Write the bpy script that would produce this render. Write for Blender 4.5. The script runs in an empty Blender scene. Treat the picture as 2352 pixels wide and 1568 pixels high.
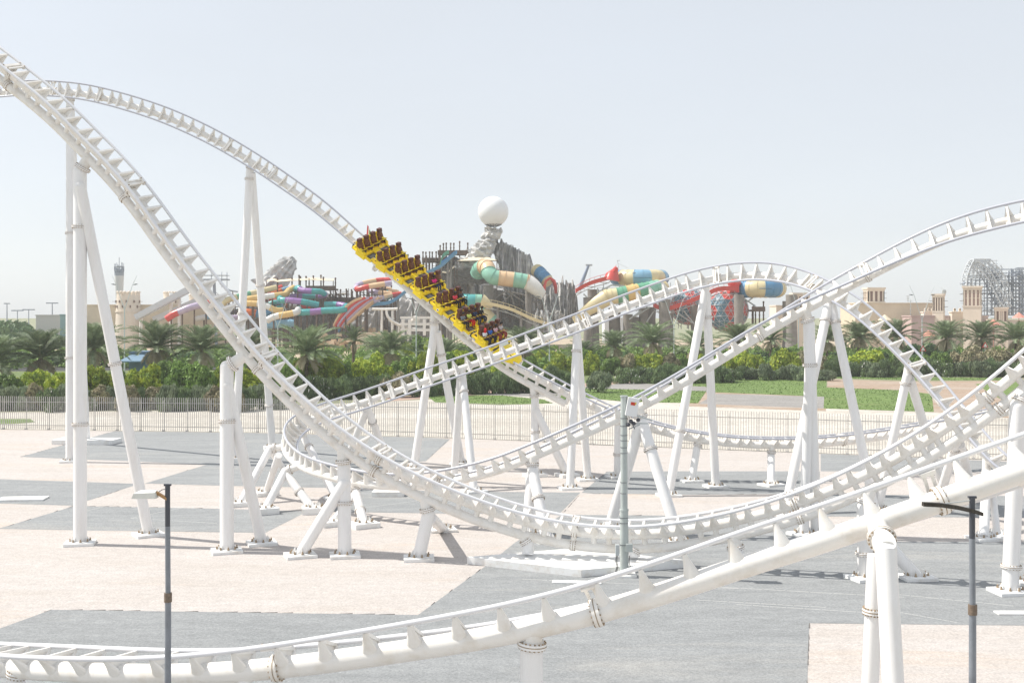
import bpy, math, random
import numpy as np
from mathutils import Vector, Matrix, noise
C = bpy.context.scene.collection
S = bpy.context.scene
R_ = math.radians
random.seed(7)

# ---------------- camera, sky, sun, exposure ----------------
F = 2613.0; HZ = 725.0; CH = 12.5            # focal length (px of a 2352 wide picture), horizon row, eye height
cam_d = bpy.data.cameras.new('camera'); cam = bpy.data.objects.new('camera', cam_d); C.objects.link(cam)
cam.location = (0, 0, CH); cam.rotation_euler = (R_(90), 0, 0)
cam_d.sensor_width = 36; cam_d.lens = F / 2352 * 36
cam_d.shift_y = (HZ - 784.0) / 2352.0
cam_d.clip_start = 0.5; cam_d.clip_end = 6000
S.camera = cam
SUN_EL, SUN_AZ = 52.0, -79.0                  # azimuth from +Y, negative = left
w = bpy.data.worlds.new('World'); S.world = w; w.use_nodes = True
nt = w.node_tree; nt.nodes.clear()
sky = nt.nodes.new('ShaderNodeTexSky'); sky.sky_type = 'NISHITA'; sky.sun_disc = False
sky.sun_elevation = R_(SUN_EL); sky.sun_rotation = R_(SUN_AZ)
sky.air_density = 1.0; sky.dust_density = 0.9; sky.ozone_density = 1.2; sky.altitude = 0
hs = nt.nodes.new('ShaderNodeHueSaturation'); hs.inputs['Saturation'].default_value = 0.42
bg = nt.nodes.new('ShaderNodeBackground'); bg.inputs['Strength'].default_value = 0.115
wo = nt.nodes.new('ShaderNodeOutputWorld')
nt.links.new(sky.outputs[0], hs.inputs['Color']); hzmix = nt.nodes.new('ShaderNodeMix'); hzmix.data_type = 'RGBA'; wn = nt.nodes.new('ShaderNodeTexNoise'); wn.inputs['Scale'].default_value = 1.6; wn.inputs['Detail'].default_value = 5
wc = nt.nodes.new('ShaderNodeTexCoord'); wm = nt.nodes.new('ShaderNodeMapping'); wm.inputs['Scale'].default_value = (1, 1, 3.5); nt.links.new(wc.outputs['Generated'], wm.inputs['Vector']); nt.links.new(wm.outputs[0], wn.inputs['Vector'])
wr = nt.nodes.new('ShaderNodeMapRange'); wr.inputs['From Min'].default_value = .3; wr.inputs['From Max'].default_value = .7; wr.inputs['To Min'].default_value = .60; wr.inputs['To Max'].default_value = .80
nt.links.new(wn.outputs['Fac'], wr.inputs['Value']); nt.links.new(wr.outputs[0], hzmix.inputs['Factor'])
hzmix.inputs['B'].default_value = (3.38, 3.58, 3.84, 1)      # dust-white veil over the whole dome
nt.links.new(hs.outputs[0], hzmix.inputs['A']); nt.links.new(hzmix.outputs['Result'], bg.inputs['Color']); nt.links.new(bg.outputs[0], wo.inputs['Surface'])
sd = bpy.data.lights.new('sun', 'SUN'); sd.energy = 2.9; sd.angle = R_(0.55); sd.color = (1, 0.955, 0.88)
sun = bpy.data.objects.new('sun', sd); C.objects.link(sun)
sv = Vector((math.sin(R_(SUN_AZ)) * math.cos(R_(SUN_EL)), math.cos(R_(SUN_AZ)) * math.cos(R_(SUN_EL)), math.sin(R_(SUN_EL))))
sun.rotation_euler = sv.to_track_quat('Z', 'Y').to_euler()
sun.location = (0, 0, 80)
S.view_settings.view_transform = 'Standard'; S.view_settings.look = 'None'
S.view_settings.exposure = 0.88; S.view_settings.gamma = 1.0
S.render.engine = 'CYCLES'
S.cycles.volume_bounces = 1; S.cycles.max_bounces = 6; S.cycles.diffuse_bounces = 3; S.cycles.transparent_max_bounces = 8

# ---------------- pixel <-> place ----------------
def at(px, py, Y):
    return Vector(((px - 1176) / F * Y, Y, CH - (py - HZ) / F * Y))
def gr(px, py, z=0.0):
    Y = (CH - z) * F / (py - HZ)
    return Vector(((px - 1176) / F * Y, Y, z))
def gx(px, Y, z=0.0):
    return Vector(((px - 1176) / F * Y, Y, z))
def prj(p):
    return (p[0] / p[1] * F + 1176, HZ - (p[2] - CH) / p[1] * F)

# ---------------- materials ----------------
MATS = {}
def mat(name, col, rough=0.6, n=0.0, ns=2.0, col2=None, bump=0.0, bs=20.0, metal=0.0, spec=0.5, emit=None, cs=None):
    if name in MATS: return MATS[name]
    m = bpy.data.materials.new(name); m.use_nodes = True; t = m.node_tree
    b = t.nodes['Principled BSDF']
    b.inputs['Roughness'].default_value = rough; b.inputs['Metallic'].default_value = metal
    b.inputs['Specular IOR Level'].default_value = spec
    c = tuple(col) + (1,)
    if n > 0 or col2:
        tc = t.nodes.new('ShaderNodeNewGeometry')
        nz = t.nodes.new('ShaderNodeTexNoise'); nz.inputs['Scale'].default_value = ns; nz.inputs['Detail'].default_value = 6
        nz.inputs['Roughness'].default_value = 0.65
        if cs:
            mp = t.nodes.new('ShaderNodeVectorMath'); mp.operation = 'MULTIPLY'; mp.inputs[1].default_value = cs
            t.links.new(tc.outputs['Position'], mp.inputs[0]); t.links.new(mp.outputs[0], nz.inputs['Vector'])
        else:
            t.links.new(tc.outputs['Position'], nz.inputs['Vector'])
        cr = t.nodes.new('ShaderNodeValToRGB')
        d = col2 if col2 else tuple(x * (1 - n) for x in col)
        cr.color_ramp.elements[0].position = 0.32 if not (col2 and 'white' in name) else 0.24; cr.color_ramp.elements[1].position = 0.68 if not (col2 and 'white' in name) else 0.52
        cr.color_ramp.elements[0].color = tuple(d) + (1,)
        cr.color_ramp.elements[1].color = c if col2 else tuple(min(1, x * (1 + n * 0.4)) for x in col) + (1,)
        t.links.new(nz.outputs['Fac'], cr.inputs['Fac']); t.links.new(cr.outputs['Color'], b.inputs['Base Color'])
    else:
        b.inputs['Base Color'].default_value = c
    if bump > 0:
        n2 = t.nodes.new('ShaderNodeTexNoise'); n2.inputs['Scale'].default_value = bs; n2.inputs['Detail'].default_value = 4
        g2 = t.nodes.new('ShaderNodeNewGeometry'); t.links.new(g2.outputs['Position'], n2.inputs['Vector'])
        bp = t.nodes.new('ShaderNodeBump'); bp.inputs['Strength'].default_value = bump; bp.inputs['Distance'].default_value = 0.05
        t.links.new(n2.outputs['Fac'], bp.inputs['Height']); t.links.new(bp.outputs[0], b.inputs['Normal'])
    if emit:
        b.inputs['Emission Color'].default_value = c; b.inputs['Emission Strength'].default_value = emit
    m.diffuse_color = c
    MATS[name] = m
    return m

def ground_mat(name, col, col2, col3=None, s1=0.12, s2=6.0, bump=0.5):
    m = bpy.data.materials.new(name); m.use_nodes = True; t = m.node_tree; b = t.nodes['Principled BSDF']
    b.inputs['Roughness'].default_value = 0.9; b.inputs['Specular IOR Level'].default_value = 0.15
    g = t.nodes.new('ShaderNodeNewGeometry')
    mp = t.nodes.new('ShaderNodeVectorMath'); mp.operation = 'MULTIPLY'; mp.inputs[1].default_value = (0.45, 2.2, 1)
    t.links.new(g.outputs['Position'], mp.inputs[0])
    a = t.nodes.new('ShaderNodeTexNoise'); a.inputs['Scale'].default_value = s1; a.inputs['Detail'].default_value = 8; a.inputs['Roughness'].default_value = 0.7
    t.links.new(mp.outputs[0], a.inputs['Vector'])
    f = t.nodes.new('ShaderNodeTexNoise'); f.inputs['Scale'].default_value = s2; f.inputs['Detail'].default_value = 5; f.inputs['Roughness'].default_value = 0.8
    t.links.new(g.outputs['Position'], f.inputs['Vector'])
    r1 = t.nodes.new('ShaderNodeValToRGB'); r1.color_ramp.elements[0].position = 0.35; r1.color_ramp.elements[1].position = 0.65
    r1.color_ramp.elements[0].color = tuple(col2) + (1,); r1.color_ramp.elements[1].color = tuple(col) + (1,)
    t.links.new(a.outputs['Fac'], r1.inputs['Fac'])
    r2 = t.nodes.new('ShaderNodeMapRange'); r2.inputs['From Min'].default_value = 0.3; r2.inputs['From Max'].default_value = 0.7
    r2.inputs['To Min'].default_value = 0.66; r2.inputs['To Max'].default_value = 1.16
    t.links.new(f.outputs['Fac'], r2.inputs['Value'])
    h = t.nodes.new('ShaderNodeTexNoise'); h.inputs['Scale'].default_value = s2 * 0.22; h.inputs['Detail'].default_value = 6; h.inputs['Roughness'].default_value = 0.75
    mp2 = t.nodes.new('ShaderNodeVectorMath'); mp2.operation = 'MULTIPLY'; mp2.inputs[1].default_value = (0.8, 1.3, 1); t.links.new(g.outputs['Position'], mp2.inputs[0]); t.links.new(mp2.outputs[0], h.inputs['Vector'])
    r3 = t.nodes.new('ShaderNodeMapRange'); r3.inputs['From Min'].default_value = 0.3; r3.inputs['From Max'].default_value = 0.7; r3.inputs['To Min'].default_value = 0.86; r3.inputs['To Max'].default_value = 1.10; t.links.new(h.outputs['Fac'], r3.inputs['Value'])
    src = r1.outputs['Color']
    if col3:
        k = t.nodes.new('ShaderNodeTexNoise'); k.inputs['Scale'].default_value = 0.09; k.inputs['Detail'].default_value = 7; k.inputs['Roughness'].default_value = 0.7; k.inputs['Distortion'].default_value = 0.6
        t.links.new(mp.outputs[0], k.inputs['Vector']); kr = t.nodes.new('ShaderNodeMapRange'); kr.inputs['From Min'].default_value = 0.56; kr.inputs['From Max'].default_value = 0.72; kr.inputs['To Max'].default_value = 0.75
        t.links.new(k.outputs['Fac'], kr.inputs['Value']); km = t.nodes.new('ShaderNodeMix'); km.data_type = 'RGBA'; km.inputs['B'].default_value = tuple(col3) + (1,)
        t.links.new(kr.outputs[0], km.inputs['Factor']); t.links.new(src, km.inputs['A']); src = km.outputs['Result']
    m0 = t.nodes.new('ShaderNodeVectorMath'); m0.operation = 'MULTIPLY'; t.links.new(src, m0.inputs[0]); t.links.new(r3.outputs[0], m0.inputs[1])
    mx = t.nodes.new('ShaderNodeVectorMath'); mx.operation = 'MULTIPLY'
    t.links.new(m0.outputs[0], mx.inputs[0]); t.links.new(r2.outputs[0], mx.inputs[1])
    t.links.new(mx.outputs[0], b.inputs['Base Color'])
    bp = t.nodes.new('ShaderNodeBump'); bp.inputs['Strength'].default_value = bump; bp.inputs['Distance'].default_value = 0.04
    t.links.new(f.outputs['Fac'], bp.inputs['Height']); t.links.new(bp.outputs[0], b.inputs['Normal'])
    MATS[name] = m
    return m

# ---------------- mesh builder ----------------
ORG = {}
def frame(T):
    T = T.normalized(); a = Vector((0, 0, 1)) if abs(T.z) < 0.9 else Vector((0, 1, 0))
    X = T.cross(a).normalized(); return X, T.cross(X).normalized()
class MB:
    def __init__(s): s.v = []; s.f = []; s.m = []; s.sm = []
    def add(s, vs, fs, mi=0, smooth=False):
        o = len(s.v); s.v.extend([tuple(v) for v in vs])
        for f in fs:
            s.f.append(tuple(i + o for i in f)); s.m.append(mi); s.sm.append(smooth)
        return s
    def ring(s, p, X, Y, rx, ry, n, ph=0.0):
        return [p + X * (rx * math.cos(2 * math.pi * i / n + ph)) + Y * (ry * math.sin(2 * math.pi * i / n + ph)) for i in range(n)]
    def tube(s, pts, rad, n=12, mi=0, caps=True, frames=None, smooth=True, mif=None):
        pts = [Vector(p) for p in pts]; k = len(pts)
        rs = rad if hasattr(rad, '__len__') else [rad] * k
        vs = []; X = None
        for i, p in enumerate(pts):
            if frames: X, Y = frames[i]
            else:
                T = (pts[min(i + 1, k - 1)] - pts[max(i - 1, 0)]).normalized()
                if X is None: X, Y = frame(T)
                else:
                    X = (X - T * X.dot(T)).normalized(); Y = T.cross(X)
            vs += s.ring(p, X, Y, rs[i], rs[i], n)
        for i in range(k - 1):
            mm = mif(i) if mif else mi
            s_f = [(i * n + j, i * n + (j + 1) % n, (i + 1) * n + (j + 1) % n, (i + 1) * n + j) for j in range(n)]
            if i == 0: o = len(s.v); s.v.extend([tuple(v) for v in vs])
            for f in s_f: s.f.append(tuple(q + o for q in f)); s.m.append(mm); s.sm.append(smooth)
        if caps:
            s.add(vs[:n], [tuple(reversed(range(n)))], mif(0) if mif else mi); s.add(vs[-n:], [tuple(range(n))], mif(k - 2) if mif else mi)
        return s
    def cyl(s, a, b, r, r2=None, n=12, mi=0, caps=True, smooth=True):
        return s.tube([a, b], [r, r if r2 is None else r2], n, mi, caps, smooth=smooth)
    def box(s, c, size, X=None, Y=None, Z=None, mi=0, taper=1.0):
        c = Vector(c); X = Vector((1, 0, 0)) if X is None else X; Y = Vector((0, 1, 0)) if Y is None else Y; Z = Vector((0, 0, 1)) if Z is None else Z
        a, b, d = size[0] / 2, size[1] / 2, size[2] / 2
        vs = [c + X * (sx * a * (taper if sz > 0 else 1)) + Y * (sy * b * (taper if sz > 0 else 1)) + Z * (sz * d) for sz in (-1, 1) for sx, sy in ((-1, -1), (1, -1), (1, 1), (-1, 1))]
        return s.add(vs, [(3, 2, 1, 0), (4, 5, 6, 7), (0, 1, 5, 4), (1, 2, 6, 5), (2, 3, 7, 6), (3, 0, 4, 7)], mi)
    def hexa(s, a, b, mi=0, smooth=False):
        # a, b: two quads (4 pts each) joined
        return s.add(list(a) + list(b), [(3, 2, 1, 0), (4, 5, 6, 7), (0, 1, 5, 4), (1, 2, 6, 5), (2, 3, 7, 6), (3, 0, 4, 7)], mi, smooth)
    def sphere(s, c, r, n=16, m=10, mi=0, sz=1.0, smooth=True, sy=1.0, zr=(0, 1)):
        c = Vector(c); vs = []; fs = []
        for i in range(m + 1):
            th = math.pi * (zr[0] + (zr[1] - zr[0]) * i / m)
            for j in range(n):
                ph = 2 * math.pi * j / n
                vs.append(c + Vector((r * math.sin(th) * math.cos(ph), r * sy * math.sin(th) * math.sin(ph), r * sz * math.cos(th))))
        for i in range(m):
            for j in range(n):
                fs.append((i * n + j, (i + 1) * n + j, (i + 1) * n + (j + 1) % n, i * n + (j + 1) % n))
        return s.add(vs, fs, mi, smooth)
    def prism(s, poly, z0, z1, mi=0):
        n = len(poly); vs = [Vector((p[0], p[1], z0)) for p in poly] + [Vector((p[0], p[1], z1)) for p in poly]
        fs = [tuple(range(n, 2 * n)), tuple(reversed(range(n)))] + [(i, (i + 1) % n, n + (i + 1) % n, n + i) for i in range(n)]
        return s.add(vs, fs, mi)
    def mesh(s, name, mats, org=Vector((0, 0, 0))):
        me = bpy.data.meshes.new(name)
        me.from_pydata([(v[0] - org[0], v[1] - org[1], v[2] - org[2]) for v in s.v], [], s.f)
        for m in (mats if isinstance(mats, (list, tuple)) else [mats]): me.materials.append(m)
        me.polygons.foreach_set('material_index', s.m); me.polygons.foreach_set('use_smooth', s.sm)
        me.update(); return me
    def build(s, name, mats, parent=None, org=None, label=None):
        if parent is not None: o_ = ORG[parent.name]
        else: o_ = Vector(org) if org is not None else Vector((0, 0, 0))
        ob = bpy.data.objects.new(name, s.mesh(name, mats, o_)); C.objects.link(ob)
        if parent is not None: ob.parent = parent
        else: ob.location = o_
        ORG[ob.name] = o_
        if label: ob['label'] = label
        return ob
def thing(name, label, cat, loc=(0, 0, 0), group=None, kind=None):
    o = bpy.data.objects.new(name, None); C.objects.link(o); o.location = loc; o.empty_display_size = 0.3
    ORG[o.name] = Vector(loc); o['label'] = label; o['category'] = cat
    if group: o['group'] = group
    if kind: o['kind'] = kind
    return o
def tag(o, label=None, cat=None, group=None, kind=None):
    if label: o['label'] = label
    if cat: o['category'] = cat
    if group: o['group'] = group
    if kind: o['kind'] = kind
    return o
def copy_tree(o, parent=None):
    c = o.copy(); C.objects.link(c); c.parent = parent; ORG[c.name] = ORG.get(o.name, Vector((0, 0, 0)))
    for ch in list(o.children): copy_tree(ch, c)
    return c
ORD = ['first', 'second', 'third', 'fourth', 'fifth', 'sixth', 'seventh', 'eighth', 'ninth', 'tenth', 'eleventh', 'twelfth', 'thirteenth', 'fourteenth', 'fifteenth', 'sixteenth',
       'seventeenth', 'eighteenth', 'nineteenth', 'twentieth'] + ['twenty-' + q for q in ('first', 'second', 'third', 'fourth', 'fifth', 'sixth', 'seventh', 'eighth', 'ninth')] + ['thirtieth'] + ['thirty-' + q for q in ('first', 'second', 'third', 'fourth', 'fifth', 'sixth', 'seventh', 'eighth', 'ninth')] + ['fortieth', 'forty-first', 'forty-second', 'forty-third', 'forty-fourth', 'forty-fifth', 'forty-sixth', 'forty-seventh', 'forty-eighth', 'forty-ninth', 'fiftieth']

# ---------------- palette ----------------
white = mat('white_paint', (0.83, 0.805, 0.765), 0.38, col2=(.70, .645, .565), ns=1.3)
white2 = mat('white_paint_column', (0.84, 0.83, 0.82), 0.42, col2=(.745, .715, .68), ns=0.9, cs=(1.6, 1.6, 0.22))
railm = mat('polished_rail', (0.76, 0.76, 0.78), 0.3); railg = mat('worn_grey_rail', (0.50, 0.51, 0.56), 0.3)
rust = mat('rusty_bolts', (0.40, 0.30, 0.20), 0.8, n=0.5, ns=9)
conc = mat('white_concrete', (0.82, 0.82, 0.81), 0.8, col2=(.66, .62, .56), ns=1.7)
steel = mat('galvanised_steel', (0.52, 0.55, 0.55), 0.5, n=0.15, ns=3)
dark = mat('dark_steel', (0.06, 0.065, 0.08), 0.45)
# ---------------- ground ----------------
def sheet(name, poly, z, m, label, kind='structure', world=False):
    pts = [(p[0], p[1]) for p in poly] if world else [tuple(gr(p[0], p[1])[:2]) for p in poly]
    me = bpy.data.meshes.new(name)
    import mathutils
    tris = mathutils.geometry.tessellate_polygon([[Vector((x, y, 0)) for x, y in pts]])
    me.from_pydata([(x, y, z) for x, y in pts], [], [tuple(t) for t in tris])
    me.materials.append(m); me.update()
    import bmesh
    bm = bmesh.new(); bm.from_mesh(me)
    for f in bm.faces:
        if f.normal.z < 0: f.normal_flip()
    bm.to_mesh(me); bm.free()
    o = bpy.data.objects.new(name, me); C.objects.link(o)
    tag(o, label, 'ground', kind=kind); return o
sand = ground_mat('sandy_soil', (0.66, 0.62, 0.56), (0.50, 0.46, 0.40), s1=0.05, s2=1.5)
scrub = ground_mat('scrub_soil', (0.22, 0.26, 0.14), (0.34, 0.32, 0.22), s1=0.03, s2=0.6)
cream = ground_mat('cream_matting', (0.57, 0.53, 0.505), (0.525, 0.48, 0.445), (0.58, 0.47, 0.38), s1=0.25, s2=9.0)
greyg = ground_mat('grey_matting', (0.355, 0.365, 0.37), (0.29, 0.30, 0.305), (0.43, 0.42, 0.40), s1=0.35, s2=9.0, bump=0.9)
grassm = ground_mat('lawn_grass', (0.19, 0.275, 0.085), (0.14, 0.20, 0.07), (0.24, 0.24, 0.11), s1=0.15, s2=2.0, bump=1.0)
pathg = ground_mat('grey_path', (0.36, 0.345, 0.33), (0.29, 0.275, 0.26), s1=0.1, s2=2)
pathr = ground_mat('pink_paving', (0.50, 0.36, 0.29), (0.42, 0.31, 0.26), s1=0.1, s2=2)
brown = ground_mat('bare_brown_soil', (0.36, 0.25, 0.17), (0.47, 0.40, 0.34), s1=0.10, s2=1.5)
asph = ground_mat('asphalt', (0.10, 0.10, 0.10), (0.075, 0.075, 0.075), s1=0.1, s2=2)
sheet('ground', [(-3000, -20), (3000, -20), (3000, 5500), (-3000, 5500)], 0.0, scrub, 'dull scrubby ground reaching to the horizon', world=True)
FB = [(-200, 983.5), (0, 985.5), (574, 993), (983, 1004), (1201, 1012), (1353, 1021), (1689, 1034), (1931, 1043), (2327, 1058), (2700, 1074)]
fpts = [gr(x, y) for x, y in FB]
sheet('sand_strip', [(p.x, p.y + 0.3) for p in fpts] + [(110, 140), (80, 170), (0, 178), (-20, 165), (-45, 150), (-80, 146)], 0.006, sand, 'pale sandy ground behind the slatted fence', world=True)
sheet('matting_ground', [(-90, 12), (90, 12)] + [(p.x, p.y) for p in reversed(fpts)], 0.010, cream, 'cream ground matting under the coaster', world=True)
greys = [
 ([(263, 990), (574, 994), (983, 1005), (1034, 1008), (978, 1059), (940, 1061), (870, 1122), (747, 1120), (504, 1115), (333, 1110), (474, 1067), (300, 1059), (150, 1053), (47, 1049)], 'grey matting zigzag along the fence on the left'),
 ([(-160, 1096), (0, 1100), (320, 1111), (200, 1150), (170, 1161), (0, 1156), (-160, 1152)], 'grey matting arrow at the left edge with a white slab on it'),
 ([(170, 1162), (504, 1168), (707, 1174), (610, 1223), (504, 1222), (200, 1218), (-5, 1214), (60, 1195)], 'grey matting band around the left leg footing'),
 ([(828, 1124), (1115, 1129), (1333, 1131), (1284, 1181), (1000, 1179), (760, 1175)], 'grey matting band behind the long curved track valley'),
 ([(1395, 1083), (1568, 1082), (1883, 1082), (1883, 1134), (1568, 1136), (1358, 1133), (1336, 1131)], 'grey matting parallelogram right of the grey camera pole'),
 ([(1291, 1182), (1568, 1184), (1884, 1186), (1884, 1242), (2600, 1247), (2600, 1439), (1859, 1431), (1850, 1700), (1845, 1900), (-500, 1900), (-500, 1640), (-100, 1480), (0, 1443), (118, 1400), (960, 1412), (1115, 1300), (1184, 1245)], 'broad grey matting across the foreground'),
 ([(1885, 1042), (2700, 1076), (2700, 1086), (1885, 1082)], 'grey matting strip along the fence on the right'),
 ([(1885, 1135), (2600, 1141), (2600, 1190), (1885, 1186)], 'grey matting strip at far right, middle band'),
]
for poly, lb in greys: sheet('grey_matting', poly, 0.016, greyg, lb)
# pale scuff lines on the grey matting
sc = MB()
for x0, y0, x1, y1 in [(1200, 1330, 1700, 1352), (1650, 1348, 2080, 1372), (1600, 1378, 1900, 1395), (1690, 1388, 2010, 1408), (2060, 1365, 2330, 1392), (2060, 1405, 2200, 1430), (1180, 1305, 1320, 1312), (180, 1178, 260, 1158), (300, 1190, 420, 1166), (300, 1190, 500, 1202), (820, 1168, 960, 1150), (1000, 1165, 1200, 1160)]:
    a, b = gr(x0, y0), gr(x1, y1); d = (b - a).normalized(); nn = Vector((-d.y, d.x, 0)) * 0.028
    k = 8
    for i in range(k):
        p = a.lerp(b, i / k); q = a.lerp(b, (i + 0.93) / k)
        sc.add([(p + nn)[:2] + (0.0215,), (p - nn)[:2] + (0.0215,), (q - nn)[:2] + (0.0215,), (q + nn)[:2] + (0.0215,)], [(3, 2, 1, 0)] if True else [])
tag(sc.build('scuff_lines', mat('scuff', (0.55, 0.55, 0.54), 0.9)), 'thin pale seams across the grey matting', 'ground', kind='structure')
# dark lifted edges of the matting
eg = MB()
for x0, y0, x1, y1 in [(960, 1412, 1115, 1300), (118, 1400, 0, 1443), (1336, 1131, 1395, 1083), (1291, 1181, 1334, 1133), (978, 1059, 1032, 1008), (333, 1110, 474, 1067), (170, 1161, 320, 1111), (263, 990, 47, 1049), (118, 1400, 960, 1412), (170, 1162, 504, 1168), (1859, 1431, 1852, 1600), (1358, 1134, 1880, 1136), (1300, 1183, 1880, 1185), (0, 1214, 170, 1162)]:
    a, b = gr(x0, y0), gr(x1, y1); L = (b - a).length; k = max(4, int(L / 0.8)); d = (b - a).normalized(); nn = Vector((-d.y, d.x, 0))
    for i in range(k):
        if random.random() < 0.4: continue
        p = a.lerp(b, i / k); q = a.lerp(b, (i + random.uniform(0.6, 1.0)) / k); wd = random.uniform(0.006, 0.02)
        eg.add([p + nn * wd + Vector((0, 0, .022)), p - nn * wd + Vector((0, 0, .022)), q - nn * wd + Vector((0, 0, .022)), q + nn * wd + Vector((0, 0, .05))], [(3, 2, 1, 0)])
tag(eg.build('matting_seams', mat('seam_dark', (0.16, 0.15, 0.14), 0.95)), 'dark lifted edges where the matting sheets meet', 'ground', kind='structure')
# park beyond the fence
sheet('verge_ground', [(-150, 930), (600, 927), (900, 912), (1148, 893), (1345, 880), (1500, 870), (1780, 862), (1900, 856), (2700, 856), (2700, 850), (2400, 838), (-150, 850)], 0.010, ground_mat('verge', (0.13, 0.20, 0.06), (0.20, 0.22, 0.11), s1=0.08, s2=1.2), 'rough green verge under the shrubs')
sheet('pink_path', [(900, 921), (1148, 902), (1345, 888), (1500, 879), (1770, 864), (1890, 857), (2600, 857), (2600, 853), (1880, 853), (1760, 860), (1490, 872), (1345, 880), (1148, 893), (880, 913)], 0.014, pathr, 'pink paved path along the shrubs')
sheet('grey_path', [(1100, 906), (1343, 889), (1445, 879), (1500, 876), (1640, 884), (1640, 901), (1345, 891), (1247, 912)], 0.018, pathg, 'grey path between the lawns')
sheet('brown_soil', [(1620, 897), (1730, 903), (1895, 909), (1897, 944), (1720, 938), (1560, 932)], 0.015, brown, 'brown soil rim round the grey patch')
sheet('grey_path', [(1645, 904), (1893, 911), (1892, 938), (1605, 927)], 0.018, pathg, 'grey rectangular patch framed by lawn')
sheet('brown_soil', [(1900, 870), (2080, 876), (2700, 872), (2700, 1000), (2320, 960), (2142, 946), (2140, 905), (2070, 896), (1900, 889)], 0.014, brown, 'bare brown soil right of the lawns')
lawns = [([(980, 909), (1148, 908), (1247, 917), (1270, 926), (1148, 930), (1000, 924)], 'small lawn strip left of the truss column'),
 ([(1345, 892), (1623, 898), (1603, 926), (1445, 923), (1345, 914), (1290, 921), (1255, 913)], 'lawn behind the fence in the middle'),
 ([(1465, 880), (1504, 873), (1780, 863), (1898, 870), (1898, 890), (2070, 896), (2140, 905), (2145, 946), (1892, 938), (1893, 911), (1720, 904), (1643, 901), (1620, 888)], 'large bright green lawn'),
 ([(1957, 845), (2070, 847), (2330, 853), (2330, 861), (2200, 866), (2080, 861), (1957, 856)], 'thin far lawn strip at right'),
 ([(1900, 863), (2080, 866), (2300, 868), (2300, 873), (2080, 873), (1900, 868)], 'thin lawn strip along the brown soil'),
 ([(-60, 962), (70, 962), (80, 969), (40, 973), (-60, 975)], 'small grass patch behind the fence at far left'),
 ([(2240, 882), (2500, 862), (2500, 950), (2330, 935)], 'lawn corner at far right')]
for poly, lb in lawns:
    o = sheet('lawn', poly, 0.024, grassm, lb)
# grass tufts on lawns
def inpoly(x, y, P):
    c = False; j = len(P) - 1
    for i in range(len(P)):
        if (P[i][1] > y) != (P[j][1] > y) and x < (P[j][0] - P[i][0]) * (y - P[i][1]) / (P[j][1] - P[i][1]) + P[i][0]: c = not c
        j = i
    return c
gb = MB(); rg = random.Random(3)
for poly, lb in lawns[:5]:
    P = [tuple(gr(p[0], p[1])[:2]) for p in poly]
    xs = [p[0] for p in P]; ys = [p[1] for p in P]; area = (max(xs) - min(xs)) * (max(ys) - min(ys))
    for _ in range(int(min(9000, area * 4))):
        x = rg.uniform(min(xs), max(xs)); y = rg.uniform(min(ys), max(ys))
        if not inpoly(x, y, P): continue
        a = rg.uniform(0, 6.28); wv = rg.uniform(.06, .12); h = rg.uniform(.08, .22)
        dx, dy = math.cos(a) * wv, math.sin(a) * wv
        gb.add([(x - dx, y - dy, .02), (x + dx, y + dy, .02), (x + dy * .5, y - dx * .5, h)], [(0, 1, 2)])
tag(gb.build('grass', [mat('grass_blades', (0.17, 0.27, 0.07), 0.8, n=.4, ns=.3)]), 'short bright grass on the lawns behind the fence', 'grass', kind='stuff')
# road behind the shrubs
sheet('road', [(-300, 846), (2700, 826), (2700, 833), (-300, 855)], 0.028, asph, 'asphalt road behind the shrubs')
sheet('park_ground', [(-260, 300), (420, 300), (420, 620), (-260, 620)], 0.012, ground_mat('park_sand', (0.55, 0.45, 0.33), (0.40, 0.33, 0.25), s1=0.03, s2=0.5), 'sandy ground of the water park', world=True)

# ---------------- fence ----------------
fence = thing('slatted_fence', 'long pale steel fence of thin vertical slats crossing the whole view', 'fence', fpts[0])
slatm = mat('fence_slats', (0.56, 0.54, 0.51), 0.5, n=0.2, ns=2)
seg = []
for i in range(len(fpts) - 1):
    a, b = fpts[i], fpts[i + 1]; seg.append((a, b, (b - a).length))
tot = sum(q[2] for q in seg)
def fat(s):
    for a, b, L in seg:
        if s <= L: return a.lerp(b, s / L), (b - a).normalized()
        s -= L
    return seg[-1][1], (seg[-1][1] - seg[-1][0]).normalized()
PW = 2.64; npan = int(tot / PW); HF = 3.6
Z = Vector((0, 0, 1))
for k in range(npan):
    mb = MB()
    for j in range(11):
        p, d = fat(k * PW + (j + 0.5) * 0.24); nn = Vector((-d.y, d.x, 0))
        mb.box(p + Z * (HF / 2 + 0.06), (0.045, 0.07, HF), X=d, Y=nn)
    p0, d = fat(k * PW); p1, _ = fat((k + 1) * PW); c = (p0 + p1) / 2; nn = Vector((-d.y, d.x, 0))
    for z in (0.5, HF - 0.55): mb.box(c + Z * z + nn * 0.055, (PW, 0.03, 0.06), X=d, Y=nn)
    mb.build('fence_panel', slatm, fence)
    if k % 1 == 0:
        pm = MB(); pm.box(p0 + Z * (0.09), (0.28, 0.28, 0.12), X=d, Y=nn); pm.box(p0 + Z * (HF / 2) + nn * 0.10, (0.035, 0.06, HF - 0.3), X=d, Y=nn); pm.build('post', dark if k % 3 == 5 else slatm, fence)
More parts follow.
